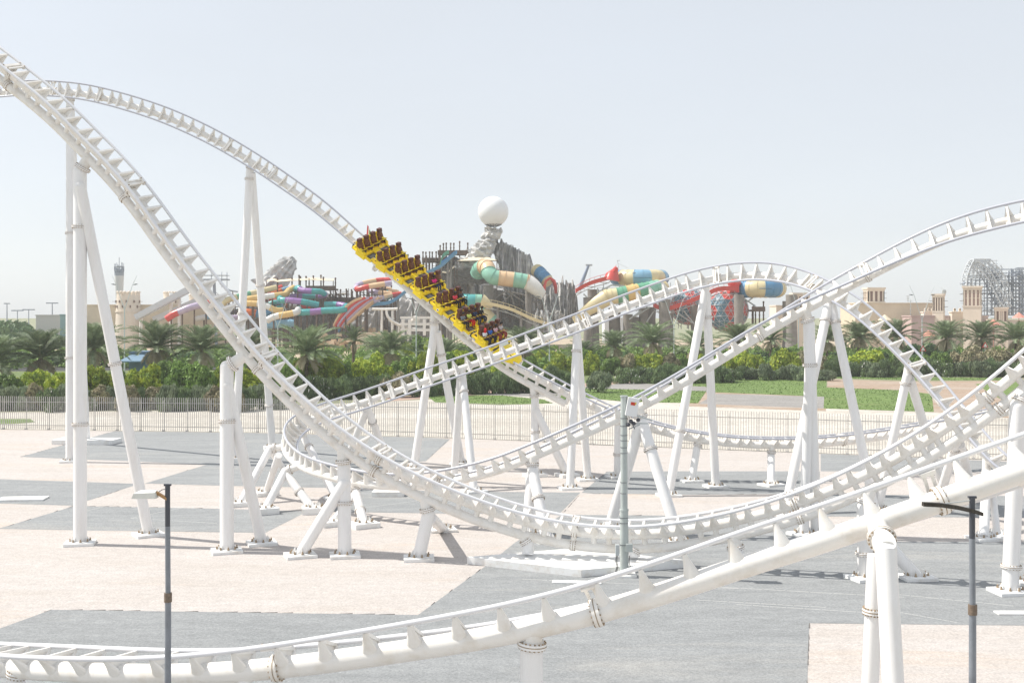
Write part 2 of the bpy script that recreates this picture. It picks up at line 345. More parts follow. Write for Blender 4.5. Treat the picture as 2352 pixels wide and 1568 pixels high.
# ---------------- roller coaster tracks ----------------
GA, RH = 1.38, 0.56
def catmull(P, n):
    out = []
    Q = [P[0] * 2 - P[1]] + P + [P[-1] * 2 - P[-2]]
    for i in range(1, len(Q) - 2):
        p0, p1, p2, p3 = Q[i - 1], Q[i], Q[i + 1], Q[i + 2]
        a = lambda u, v: max(1e-4, np.linalg.norm((u - v)[:3]) ** 0.5)
        t0 = 0; t1 = a(p0, p1); t2 = t1 + a(p1, p2); t3 = t2 + a(p2, p3)
        for k in range(n):
            t = t1 + (t2 - t1) * k / n
            A1 = p0 * ((t1 - t) / (t1 - t0)) + p1 * ((t - t0) / (t1 - t0)); A2 = p1 * ((t2 - t) / (t2 - t1)) + p2 * ((t - t1) / (t2 - t1)); A3 = p2 * ((t3 - t) / (t3 - t2)) + p3 * ((t - t2) / (t3 - t2))
            B1 = A1 * ((t2 - t) / (t2 - t0)) + A2 * ((t - t0) / (t2 - t0)); B2 = A2 * ((t3 - t) / (t3 - t1)) + A3 * ((t - t1) / (t3 - t1))
            out.append(B1 * ((t2 - t) / (t2 - t1)) + B2 * ((t - t1) / (t2 - t1)))
    out.append(P[-1]); return out
class Track:
    def __init__(s, ctrl, smooth=6):
        P = [np.array(list(at(c[0], c[1], c[2])) + list(c[3:6])) for c in ctrl]
        D = np.array(catmull(P, 40))
        L = np.concatenate([[0], np.cumsum(np.linalg.norm(np.diff(D[:, :3], axis=0), axis=1))])
        n = int(L[-1] / 0.25) + 1; g = np.linspace(0, L[-1], n)
        D = np.stack([np.interp(g, L, D[:, i]) for i in range(6)], 1)
        for _ in range(smooth * 6):
            D[1:-1] = D[1:-1] * 0.5 + (D[:-2] + D[2:]) * 0.25
        s.P = [Vector(d[:3]) for d in D]; s.T = []; s.U = []; s.R = []; s.n = n; s.ds = L[-1] / (n - 1)
        for i in range(n):
            T = (s.P[min(i + 1, n - 1)] - s.P[max(0, i - 1)]).normalized(); U = Vector(D[i, 3:6]); U = (U - T * U.dot(T)).normalized()
            s.T.append(T); s.U.append(U); s.R.append(T.cross(U).normalized())
    def near(s, px, py):
        return min(range(s.n), key=lambda i: (prj(s.P[i])[0] - px) ** 2 + (prj(s.P[i])[1] - py) ** 2)
    def ix(s, d): return max(0, min(s.n - 1, int(round(d / s.ds))))

def flange_mesh(mb, p, T, r, th=0.10, nb=14):
    mb.cyl(p - T * th * 1.0, p - T * 0.012, r * 1.27, n=24, mi=0); mb.cyl(p + T * 0.012, p + T * th * 1.0, r * 1.27, n=24, mi=0)
    mb.cyl(p - T * 0.0115, p + T * 0.0115, r * 1.29, n=24, mi=1)
    X, Y = frame(T)
    for i in range(nb):
        a = 2 * math.pi * i / nb; q = p + (X * math.cos(a) + Y * math.sin(a)) * r * 1.15
        mb.cyl(q - T * (th + 0.035), q + T * (th + 0.035), 0.026, n=6, mi=1, smooth=False)
def make_tie_mesh(rs):
    # local: x along track, y across (R), z up (U); origin at the spine centre
    m = MB(); zr = RH - 0.05
    for sg in (-1, 1):
        yb = rs * 0.55 * sg; yt = (GA / 2) * sg
        a, b = Vector((0, yb * .6, -.06)), Vector((0, yt - .03 * sg, zr)); D_ = (b - a).normalized(); X = Vector((1, 0, 0)); Y = D_.cross(X); vs = []
        for q, (rx, ry) in zip((0, .25, .6, 1), ((.27, .12), (.235, .12), (.14, .085), (.055, .05))): vs += m.ring(a.lerp(b, q), X, Y, rx, ry, 14)
        m.add(vs, [(k * 14 + j, k * 14 + (j + 1) % 14, (k + 1) * 14 + (j + 1) % 14, (k + 1) * 14 + j) for k in range(3) for j in range(14)], 0, True)
    m.box((0, 0, zr - 0.015), (0.11, GA - 0.1, 0.10))
    m.add([(0.0, -GA / 2 + .1, zr - .06), (0.0, GA / 2 - .1, zr - .06), (0, rs * .9, 0), (0, -rs * .9, 0), (0.02, -GA / 2 + .1, zr - .06), (0.02, GA / 2 - .1, zr - .06), (0.02, rs * .9, 0), (0.02, -rs * .9, 0)],
          [(0, 1, 2, 3), (7, 6, 5, 4), (0, 4, 5, 1), (1, 5, 6, 2), (2, 6, 7, 3), (3, 7, 4, 0)])
    return m
def build_track(name, label, tr, rs, rr, tie_sp, flanges=(), low=None, sep=0.72, lowr=None, fl_low=True, rm=None):
    root = thing(name, label, 'roller coaster track', tr.P[0]); O = ORG[root.name]
    fr = [(tr.R[i], tr.U[i]) for i in range(tr.n)]
    MB().tube(tr.P, rs, 18, frames=fr).build('spine', white, root)
    for sg in (-1, 1):
        MB().tube([tr.P[i] + tr.U[i] * RH + tr.R[i] * (sg * GA / 2) for i in range(tr.n)], rr, 10, frames=fr).build('rail', rm or railm, root)
    rng = range(0, 0)
    if low:
        i0, i1 = low[:2]; lr = lowr or rs * 1.05; m = MB()
        def so(i):
            a = 1.0
            if low[2] and i - i0 < 24: a = (i - i0) / 24
            return sep * (0.35 + 0.65 * a)
        m.tube([tr.P[i] - tr.U[i] * so(i) for i in range(i0, i1)], lr, 18, frames=fr[i0:i1]).build('lower_spine', white, root)
        rng = range(i0, i1)
    base = make_tie_mesh(rs).mesh('tie', white)
    N = int(tr.n * tr.ds / tie_sp); idx = []
    fi = [tr.near(*f) for f in flanges]
    for k in range(N):
        i = tr.ix((k + 0.5) * tie_sp)
        idx.append(i)
    order = sorted(range(len(idx)), key=lambda k: tr.P[idx[k]].y); keep = set(order[:100])
    inview = lambda i: -60 < prj(tr.P[i])[0] < 2420
    st = MB(); stub = MB(); extra = MB()
    for k, i in enumerate(idx):
        M = Matrix((tr.T[i], tr.R[i], tr.U[i])).transposed().to_4x4(); M.translation = tr.P[i]
        if i in rng:
            if k % 1 == 0:
                p = tr.P[i] - tr.U[i] * 0.0
                sm_ = MB(); sm_.cyl(p, tr.P[i] - tr.U[i] * (sep * 1.0), rs * 0.62, n=14); sm_.build('strut', white, root)
        if k in keep:
            o = bpy.data.objects.new('tie', base); C.objects.link(o); o.parent = root
            M2 = M.copy(); M2.translation = tr.P[i] - O; o.matrix_local = M2; ORG[o.name] = O
        else:
            for pol in base.polygons:
                extra.add([M @ base.vertices[q].co for q in pol.vertices], [tuple(range(len(pol.vertices)))], smooth=pol.use_smooth)
    if extra.v: tag(extra.build('far_ties', white, root), kind='stuff')
    for i in fi:
        m = MB(); flange_mesh(m, tr.P[i], tr.T[i], rs)
        if i in rng and fl_low: flange_mesh(m, tr.P[i] - tr.U[i] * sep, tr.T[i], rs)
        m.build('flange', [white, rust], root)
        m = MB()
        for dx in (-0.11, 0.11):
            c = tr.P[i] + tr.U[i] * (RH - 0.02) + tr.T[i] * dx; m.box(c, (0.09, GA - 0.1, 0.09), X=tr.T[i], Y=tr.R[i], Z=tr.U[i])
        for sg in (-1, 1):
            c = tr.P[i] + tr.U[i] * (RH - 0.03) + tr.R[i] * (sg * (GA / 2 - 0.11)); m.box(c, (0.42, 0.13, 0.17), X=tr.T[i], Y=tr.R[i], Z=tr.U[i])
            for dx in (-.17, .17): m.box(c + tr.T[i] * dx + tr.U[i] * .1, (0.05, 0.06, 0.05), X=tr.T[i], Y=tr.R[i], Z=tr.U[i], mi=1)
        m.build('joint_bar', [white, rust], root)
    return root
UA = (.7, -.5, .5)
A = Track([(-90, 82, 65) + UA, (-30, 130, 64.4) + UA, (29, 175, 64) + UA, (88, 222, 63.6) + UA, (141, 268, 63.2) + UA, (188, 318, 63) + UA, (229, 356, 62.7) + UA, (275, 406, 62.4) + UA, (322, 463, 62.1) + UA, (369, 530, 61.8) + UA,
  (422, 602, 61.5) + UA, (480, 675, 61.1, .68, -.5, .5), (545, 756, 60.8, .66, -.48, .55), (600, 824, 60.4, .64, -.45, .6), (640, 867, 60.2, .62, -.42, .62), (679, 903, 60, .6, -.4, .65), (732, 953, 59.6, .56, -.36, .7),
  (792, 1002, 59.3, .5, -.3, .75), (858, 1048, 58.9, .43, -.25, .8), (923, 1087, 58.5, .37, -.2, .85), (996, 1122, 58.2, .3, -.17, .9), (1069, 1153, 58, .24, -.14, .95), (1141, 1179, 57.8, .18, -.12, .97),
  (1213, 1200, 57.6, .13, -.1, .99), (1318, 1221, 57.3, .06, -.08, 1), (1401, 1228, 57, 0, -.06, 1), (1485, 1228, 56.7, -.05, -.04, 1), (1569, 1219, 56.3, -.12, 0, 1), (1669, 1201, 55.9, -.2, .04, .97), (1769, 1176, 55.3, -.27, .1, .93),
  (1869, 1143, 54.8, -.33, .15, .9), (1969, 1100, 54.2, -.38, .2, .87), (2069, 1048, 53.5, -.43, .22, .85), (2169, 986, 52.8, -.47, .24, .82), (2222, 949, 52.4, -.5, .25, .8), (2281, 903, 52, -.52, .25, .8), (2347, 848, 51.5, -.54, .25, .78), (2440, 765, 50.8, -.55, .25, .78)])
UB = (0, -.97, .22)
B = Track([(-120, 236, 101) + UB, (-60, 222, 100.4) + UB, (20, 210, 99.8) + UB, (90, 208, 99.4) + UB, (161, 212, 99) + UB, (205, 218, 98.8) + UB, (264, 232, 98.6) + UB, (322, 249, 98.4) + UB, (381, 269, 98.3) + UB, (439, 294, 98.1) + UB, (498, 324, 97.9, .03, -.95, .28),
  (557, 359, 97.6, .05, -.93, .33), (605, 390, 97.3, .08, -.91, .4), (663, 431, 97, .1, -.88, .45), (722, 474, 96.6, .14, -.82, .52), (766, 512, 96.2, .18, -.76, .6), (810, 553, 95.7, .22, -.7, .65), (857, 593, 95, .25, -.6, .73),
  (929, 643, 93.8, .28, -.55, .77), (998, 697, 92.4, .3, -.5, .8), (1046, 738, 91.5, .31, -.46, .82), (1096, 780, 90.6, .32, -.42, .84), (1145, 817, 89.9, .33, -.4, .84), (1191, 847, 89.2, .33, -.34, .86), (1247, 876, 88.6, .32, -.26, .9), (1296, 903, 88.2, .3, -.2, .93), (1362, 935, 87.7, .25, -.15, .95),
  (1412, 958, 87.3, .2, -.1, .97), (1494, 985, 86.8, .13, -.05, .99), (1544, 998, 86.5, .1, -.02, 1), (1626, 1013, 86.2, .05, 0, 1), (1708, 1021, 86, 0, 0, 1), (1769, 1023, 86, 0, 0, 1), (1869, 1021, 86.6, -.02, .02, 1), (1936, 1015, 87.4, -.05, .04, 1), (2036, 1002, 89, -.07, .05, 1), (2119, 988, 91, -.08, .06, 1), (2250, 962, 95, -.08, .05, 1), (2420, 925, 101, -.08, .05, 1)])
UC = (0, -.92, .38)
Cc = Track([(2520, 472, 59, 0, -.85, .5), (2430, 484, 60, 0, -.85, .5), (2352, 499, 61, 0, -.85, .5), (2291, 511, 61.6, -.05, -.83, .52), (2242, 525, 62, -.1, -.8, .55), (2177, 547, 62.7, -.15, -.73, .62), (2110, 577, 63.4, -.2, -.62, .7), (2042, 611, 64, -.3, -.5, .8), (1984, 641, 64.5, -.35, -.4, .83), (1934, 667, 65, -.4, -.3, .85),
  (1852, 711, 65, -.4, -.05, .9), (1758, 764, 65, -.42, .15, .9), (1643, 835, 65, -.45, .22, .9), (1560, 886, 65, -.42, .25, .9), (1478, 932, 65, -.38, .28, .9), (1422, 961, 65, -.36, .3, .9), (1362, 988, 65, -.35, .33, .9), (1290, 1021, 65.2, -.33, .36, .9), (1227, 1048, 65.5, -.3, .4, .9), (1148, 1080, 66, -.22, .42, .9),
  (1083, 1097, 66.5, -.15, .43, .9), (1018, 1110, 67, -.1, .45, .9), (950, 1117, 67.8, -.05, .45, .9), (884, 1117, 68.5, 0, .46, .9), (828, 1110, 69.6, .1, .5, .85), (767, 1098, 71, .3, .5, .8), (700, 1077, 73.4, .5, .42, .72), (667, 1054, 75.4, .7, .25, .65), (652, 1029, 77.5, .8, 0, .6), (656, 1003, 79.8, .75, -.35, .55),
  (690, 974, 82.2, .45, -.75, .5), (759, 948, 83.6, .1, -.88, .46), (805, 934, 84) + UC, (854, 918, 84.1) + UC, (904, 901, 84.2) + UC, (970, 877, 84.2) + UC, (1036, 854, 84.2) + UC, (1102, 832, 84.2) + UC, (1167, 808, 84.1) + UC, (1267, 770, 83.9) + UC, (1325, 748, 83.8) + UC, (1369, 731, 83.6) + UC, (1428, 707, 83.3) + UC, (1501, 681, 82.8) + UC,
  (1560, 660, 82.2) + UC, (1633, 641, 81.4) + UC, (1691, 632, 80.6) + UC, (1740, 630, 79.8) + UC, (1779, 633, 79.1) + UC, (1817, 642, 78.3, .1, -.92, .36), (1852, 654, 77.5, .13, -.92, .34), (1884, 669, 76.7, .16, -.9, .33), (1940, 699, 75.3, .2, -.9, .3), (1969, 720, 74.7, .22, -.9, .3), (1999, 748, 74, .25, -.88, .3),
  (2042, 789, 73, .28, -.87, .3), (2081, 830, 72, .3, -.86, .3), (2129, 883, 70.8, .32, -.85, .32), (2162, 924, 69.8, .32, -.85, .35), (2182, 949, 69.3, .32, -.83, .37), (2235, 1015, 67.8, .32, -.8, .42), (2264, 1050, 67, .3, -.75, .5), (2300, 1085, 66.2, .25, -.7, .6), (2350, 1115, 65.6, .2, -.6, .75), (2420, 1135, 65, .1, -.5, .85)])
Dd = Track([(-160, 1519, 39, .1, .0, 1), (-60, 1526, 37, .06, .0, 1), (38, 1535, 35, .03, .0, 1), (151, 1542, 33.8, 0, .03, 1), (283, 1548, 32.8, 0, .08, 1), (415, 1549, 32.2, 0, .16, 1), (566, 1541, 31.7, -.02, .26, .96), (711, 1525, 31.4, -.05, .34, .93), (848, 1506, 31.2, -.08, .42, .9), (984, 1486, 31, -.1, .48, .86), (1121, 1464, 30.8, -.12, .53, .83),
  (1258, 1436, 30.7, -.15, .57, .8), (1343, 1415, 30.6, -.17, .6, .78), (1418, 1394, 30.5, -.18, .63, .75), (1518, 1364, 30.4, -.2, .68, .7), (1600, 1337, 30.3, -.2, .72, .65), (1736, 1291, 30.1, -.2, .8, .55), (1902, 1240, 30, -.18, .86, .43), (2036, 1193, 29.9, -.15, .9, .33), (2136, 1158, 29.8, -.13, .92, .27), (2236, 1122, 29.7, -.1, .93, .25), (2352, 1081, 29.6, -.1, .93, .22), (2480, 1036, 29.5, -.1, .93, .2)])
build_track('coaster_track', 'white double-spine track plunging from top left through the long valley to the right edge', A, 0.235, 0.085, 0.87,
            flanges=[(26, 172), (295, 434), (601, 827), (867, 1052), (1318, 1221), (1822, 1155), (2265, 913)], low=(0, A.n, False), sep=0.70)
i0, i1 = B.near(862, 597), B.near(1318, 911)
build_track('coaster_track', 'white hill track arching across the upper left and carrying the yellow train', B, 0.25, 0.08, 0.95,
            flanges=[(127, 210), (232, 224), (527, 341), (625, 403), (867, 600), (1052, 728), (1425, 963), (1940, 1015)], low=(i0, i1, True), sep=0.72, rm=railg)
build_track('coaster_track', 'white twisting track with a tight turn at left and a rounded hill at right', Cc, 0.235, 0.08, 0.97,
            flanges=[(1990, 638), (1745, 772), (1440, 950), (1010, 1111), (900, 903), (1110, 830), (1345, 741), (1655, 637), (1865, 658), (2095, 846)], rm=railg)
build_track('coaster_track', 'nearest white track sweeping along the bottom and rising at right', Dd, 0.30, 0.075, 1.28,
            flanges=[(640, 1534), (1360, 1410), (2150, 1153)])

# ---------------- supports ----------------
def footing(root, p, big=1.0, h=0.16):
    m = MB(); a = random.uniform(-.25, .25) + 0.35; X = Vector((math.cos(a), math.sin(a), 0)); Y = Vector((-math.sin(a), math.cos(a), 0))
    m.box((p.x, p.y, h / 2 + 0.002), (1.55 * big, 1.35 * big, h), X=X, Y=Y)
    m.cyl(Vector((p.x, p.y, h)), Vector((p.x, p.y, h + 0.05)), 0.62 * big, 0.60 * big, n=16, mi=0)
    for i in range(8):
        t = 2 * math.pi * (i + .5) / 8
        q = Vector((p.x + 0.52 * big * math.cos(t), p.y + 0.52 * big * math.sin(t), h))
        m.cyl(q, q + Vector((0, 0, 0.2)), 0.035, n=6, mi=1); m.cyl(q + Vector((0, 0, .05)), q + Vector((0, 0, 0.11)), 0.065, n=6, mi=1)
        m.add([q + Vector((0, 0, .05)), Vector((p.x + 0.3 * math.cos(t), p.y + 0.3 * math.sin(t), h + .05)), Vector((p.x + 0.3 * math.cos(t), p.y + 0.3 * math.sin(t), h + .35))], [(0, 1, 2)])
    m.build('footing', [conc, rust], root)
def support(label, tr, att, legs, r, stub=None, low=False, sepv=0.70, rs=0.235, fh=0.16, big=1.0, cat='support column', capflange=True):
    """legs: list of dict(top=(px,py[,Y]), base=(px,py), rings=[fraction..], r)"""
    i = tr.near(*att) if tr else None
    P = (tr.P[i] - (tr.U[i] * sepv if low else Vector((0, 0, 0)))) if tr else None
    b0 = gr(*legs[0]['base'])
    root = thing('track_support', label, cat, b0, group='white tubular supports of the roller coaster')
    tops = []
    for lg in legs:
        bz = lg.get('bz', 0.0)
        b = gr(lg['base'][0], lg['base'][1], bz)
        if lg.get('xy'): b = Vector((lg['xy'][0], lg['xy'][1], bz))
        tp = lg['top']
        Yt = tp[2] if len(tp) > 2 else (P.y if P else b.y)
        t = at(tp[0], tp[1], Yt); rr = lg.get('r', r); tops.append(t)
        m = MB(); m.cyl(b + Vector((0, 0, 0.12)), t, rr, n=48)
        if lg.get('ball', True): m.sphere(t, rr * 1.0, 48, 16)
        m.build('leg', white2, root)
        d = (t - b).normalized()
        for fq in lg.get('rings', []):
            py = fq; k = max(0, min(1, (prj(b)[1] - py) / (prj(b)[1] - prj(t)[1])))
            # invert perspective along the segment
            lo, hi = 0.0, 1.0
            for _ in range(30):
                mid = (lo + hi) / 2
                if prj(b.lerp(t, mid))[1] > py: lo = mid
                else: hi = mid
            p = b.lerp(t, lo); m = MB(); flange_mesh(m, p, d, rr, 0.06, 18); m.build('flange', [white2, rust], root)
        if not lg.get('nofoot'): footing(root, b, big, lg.get('fh', fh)) if bz == 0 else None
    if P is not None and not (stub is False):
        t = tops[0] if stub is None else (at(stub[0], stub[1], P.y) if len(stub) == 2 else at(*stub))
        m = MB(); m.cyl(t, P, r * 0.95, r * 0.82, n=20); m.sphere(t, r * 0.96, 20, 10); m.build('head', white, root)
        if capflange:
            d = (P - t).normalized(); L = (P - t).length
            m = MB(); flange_mesh(m, t.lerp(P, max(0.0, min(0.5, 0.30))), d, r, 0.07, 18); m.build('flange', [white2, rust], root)
    return root
L = lambda top, base, rings=(), **k: dict(top=top, base=base, rings=list(rings), **k)
support('tall thick white column with a slanting brace, nearest support at far left', A, (215, 345), [L((184, 395), (184, 1250), (521, 974)), L((185, 430, 62.72), (341, 1230), (835,), r=.30)], 0.355, low=True)
support('slim tall white column behind the thick left column, under the arched track', B, (161, 212), [L((161, 238), (160, 1061), (251, 535, 822)), L((163, 250), (200, 1017), (), r=0.3, ball=False)], 0.33)
support('white two-legged support under the highest arch of the track', B, (578, 372), [L((574, 392), (538, 1060), (411, 720)), L((578, 397), (626, 1033), (655, 930), ball=False)], 0.33, fh=0.35)
support('bent white column with a slanting leg, second thick support from the left', A, (568, 800), [L((521, 843), (521, 1268), (967,)), L((522, 885, 60.72), (601, 1250), (), r=.30)], 0.36, low=True)
support('white column with a wide slanting brace where the plunging track levels out', A, (800, 1012), [L((790, 1072), (792, 1278), (1155,)), L((790, 1110, 59.22), (690, 1278), (), r=.30)], 0.345, low=True)
support('short leaning white leg pair left of the big white plinth', A, (990, 1120), [L((984, 1180), (962, 1285), ()), L((990, 1188), (1016, 1219), (), r=.28, ball=False)], 0.33, low=True)
support('stub support standing on the left half of the white plinth', A, (1213, 1200), [L((1213, 1246), (1213, 1275), (), xy=((1213 - 1176) / F * 57.6, 57.6), bz=0.37)], 0.30, low=True, cat='support column')
support('stub support standing on the right half of the white plinth', A, (1455, 1229), [L((1457, 1262), (1457, 1275), (), xy=((1457 - 1176) / F * 56.8, 56.8), bz=0.37)], 0.28, low=True)
support('short white column half hidden behind the nearest track, right of the plinth', A, (1675, 1200), [L((1692, 1268), (1700, 1312), ())], 0.34, low=True)
support('stout white column with a brace seen behind the nearest track at right', A, (1978, 1096), [L((1985, 1165), (1988, 1330), (1270,)), L((1986, 1195, 54.12), (2105, 1329), (), r=.30)], 0.36, low=True)
support('tall white column cut by the right edge', A, (2342, 852), [L((2338, 935), (2320, 1362), (1300,)), L((2372, 985), (2372, 1342), (), ball=False)], 0.36, low=True)
support('pair of white columns close together below the point where tracks cross at right', Cc, (1852, 711), [L((1858, 745), (1872, 1226), (838,)), L((1860, 800, 65), (1847, 1229), (), r=.27, ball=False)], 0.33)
support('wide white leg pair right of the crossing columns, under the falling track', Cc, (1905, 681), [L((1903, 700), (1803, 1182), (736,), r=.30), L((1910, 700), (2010, 1174), (740,), ball=False, r=.30)], 0.30, capflange=False)
support('white A-frame under the falling track near the right edge', Cc, (2085, 836), [L((2084, 862), (2016, 1172), (881,), r=.28), L((2090, 870), (2168, 1128), (), ball=False, r=.28)], 0.28, capflange=False)
support('white leg pair under the foot of the falling track at far right', Cc, (2200, 975), [L((2197, 1015), (2150, 1172), (1031,), r=.28), L((2205, 1020), (2238, 1150), (1037,), ball=False, r=.28)], 0.28, capflange=False)
support('white twin posts near the right edge behind the broken dark lamp', Cc, (2266, 1052), [L((2266, 1082), (2260, 1239), (), r=.27), L((2275, 1082), (2290, 1232), (), ball=False, r=.2)], 0.27, capflange=False)
support('white A-frame right beside the grey camera pole', Cc, (1468, 937), [L((1473, 962), (1560, 1248), (1031,)), L((1470, 975), (1400, 1216), (), ball=False)], 0.32)
support('white A-frame rising behind the plinth under the descending track', Cc, (1222, 1050), [L((1222, 1072), (1256, 1243), (1144,)), L((1221, 1085), (1211, 1230), (), ball=False)], 0.31)
support('leaning white leg pair under the near side of the tight turn', Cc, (812, 1107), [L((817, 1126), (836, 1210), (1172,)), L((815, 1135), (762, 1206), (), ball=False, r=.22)], 0.27, fh=0.3)
support('leftmost white A-frame holding the tight turn', Cc, (651, 1026), [L((620, 1030), (552, 1161), ()), L((622, 1034), (660, 1094), (), ball=False, nofoot=True, r=.24), L((640, 1045, 76), (611, 1137), (), ball=False, r=.24)], 0.26, fh=0.28)
support('white A-frame with ringed front leg holding the tight turn', Cc, (690, 1072), [L((655, 1082), (607, 1179), ()), L((656, 1086), (722, 1178), (1129,), ball=False)], 0.26, fh=0.4)
support('white leg under the back of the tight turn', Cc, (690, 974), [L((700, 1008), (772, 1146), (1026,))], 0.26, capflange=False)
support('short white A-frame behind the plunging track left of centre', Cc, (845, 921), [L((845, 940), (903, 1090), (969,)), L((842, 942), (788, 1080), (), ball=False)], 0.27, capflange=False)
support('slim white leg pair with straight tops left of centre', Cc, (1062, 845), [L((1062, 862), (1089, 1130), (899,)), L((1057, 870), (1043, 1103), (), ball=False)], 0.28, capflange=False)
support('large white A-frame directly under the yellow train', B, (1006, 696), [L((999, 752), (951, 1078), ()), L((1004, 762), (1060, 1067), (814,), ball=False)], 0.33, low=True, fh=.2)
support('white column with a brace below the end of the lower spine tube', B, (1236, 862), [L((1229, 918), (1229, 1094), (992,)), L((1229, 940, 88.8), (1303, 1094), (), ball=False)], 0.31, low=True, fh=.25)
support('slim white leg pair left of the grey camera pole, under the rising track', Cc, (1323, 749), [L((1325, 768), (1309, 1123), (806,)), L((1326, 772), (1350, 1103), (), ball=False)], 0.29, capflange=False)
support('tall white A-frame under the rounded hill', Cc, (1620, 644), [L((1620, 668), (1536, 1139), (990,)), L((1622, 672), (1644, 1119), (728,), ball=False)], 0.30, capflange=False)
support('short leaning white post under the low track by the fence', B, (1606, 1010), [L((1601, 1027), (1589, 1106), ())], 0.27)
support('short upright white post under the low track by the fence', B, (1771, 1023), [L((1771, 1044), (1771, 1115), ())], 0.27)
support('slim white post hidden behind the grey camera pole', B, (1419, 960), [L((1419, 980), (1418, 1097), (1043,))], 0.27, capflange=False)
support('ringed white post rising from below the frame at bottom centre', Dd, (1222, 1444), [L((1221, 1496), (1221, 1800), (), nofoot=True, xy=((1221 - 1176) / F * 30.6, 30.6))], 0.31)
support('small white post under the nearest track at bottom left', Dd, (38, 1535), [L((38, 1552), (38, 1700), (), nofoot=True, xy=((38 - 1176) / F * 35, 35))], 0.26)
support('small leaning white post under the nearest track, left of centre', Dd, (560, 1541), [L((563, 1560), (563, 1760), (), nofoot=True, xy=((575 - 1176) / F * 31.3, 31.3))], 0.22, capflange=False)
# the thick capped column at right in front of the nearest track
i = Dd.near(2018, 1199); P = Dd.P[i]
root = thing('track_support', 'thickest white column with a slanted flat cap and bolted collar, bottom right', 'support column', (P.x + .3, 27.6, 0), group='white tubular supports of the roller coaster')
top = at(2033, 1236, 28.6); bot = Vector((gx(2046, 28.0).x, 27.2, 0)); m = MB(); d = (top - bot).normalized()
m.tube([bot, top - d * 0.25], 0.262, 28); cap_n = Vector((0.1, -0.55, 0.83)).normalized()
X, Y = frame(d); rg1 = m.ring(top - d * 0.25, X, Y, .262, .262, 28); rg2 = []
for q in rg1:
    tt = (top - q).dot(cap_n) / d.dot(cap_n); rg2.append(q + d * tt)
m.add(rg1 + rg2, [(j, (j + 1) % 28, 28 + (j + 1) % 28, 28 + j) for j in range(28)], 0, True); m.add(rg2, [tuple(range(28))], 0)
m.build('leg', white2, root)
m = MB(); m.cyl(top - d * 0.30, P, 0.27, n=24); m.build('head', white, root)
m = MB(); dd = (P - (top - d * .3)).normalized(); flange_mesh(m, (top - d * .3).lerp(P, 0.42), dd, 0.29, 0.07, 18); m.build('flange', [white, rust], root)
b2 = Vector((gx(1992, 28.9).x, 29.1, 0)); m = MB(); m.cyl(b2, top - d * .5 + Vector((-.1, .5, 0)), 0.215, n=24); m.build('leg', white2, root)
m = MB(); t2 = top - d * .5 + Vector((-.1, .5, 0)); flange_mesh(m, b2.lerp(t2, 0.775), (t2 - b2).normalized(), 0.215, .06, 18); m.build('flange', [white2, rust], root)
footing(root, bot, 1); footing(root, b2, 1)

# plinth and loose slabs
def slab(name, pts, h, label, cat='concrete slab'):
    m = MB(); c = sum(pts, Vector((0, 0, 0))) / len(pts)
    m.prism([(p.x, p.y) for p in pts], 0.018, h); o = m.build(name, conc, None, org=(c.x, c.y, 0)); return tag(o, label, cat)
pl, pf, pr = gr(1073, 1295), gr(1335, 1326), gr(1583, 1303)
slab('concrete_plinth', [pl, pf, pr, pl + (pr - pf)], 0.37, 'large white concrete plinth under the lowest point of the long track valley', 'plinth')
def qslab(px, py, w_, d_, h, label, a=0.0, nm='concrete_slab'):
    c = gr(px, py); X = Vector((math.cos(a), math.sin(a), 0)); Y = Vector((-math.sin(a), math.cos(a), 0))
    return slab(nm, [c - X * w_ / 2 - Y * d_ / 2, c + X * w_ / 2 - Y * d_ / 2, c + X * w_ / 2 + Y * d_ / 2, c - X * w_ / 2 + Y * d_ / 2], h, label)
qslab(52, 1147, 3.1, 1.5, 0.12, 'flat white slab lying on the grey arrow at far left', .1)
qslab(200, 1018, 6.0, 2.4, 0.45, 'long white concrete block behind the thick left column', -.06)
qslab(893, 1137, 2.2, 1.6, 0.35, 'white concrete block behind the plunging track near the turn')
qslab(1325, 1338, 2.3, .5, 0.06, 'thin round-edged drain cover in front of the plinth', -.1)
qslab(2340, 1409, 1.9, .55, 0.07, 'pale drain slab at the right edge of the grey matting', 0)
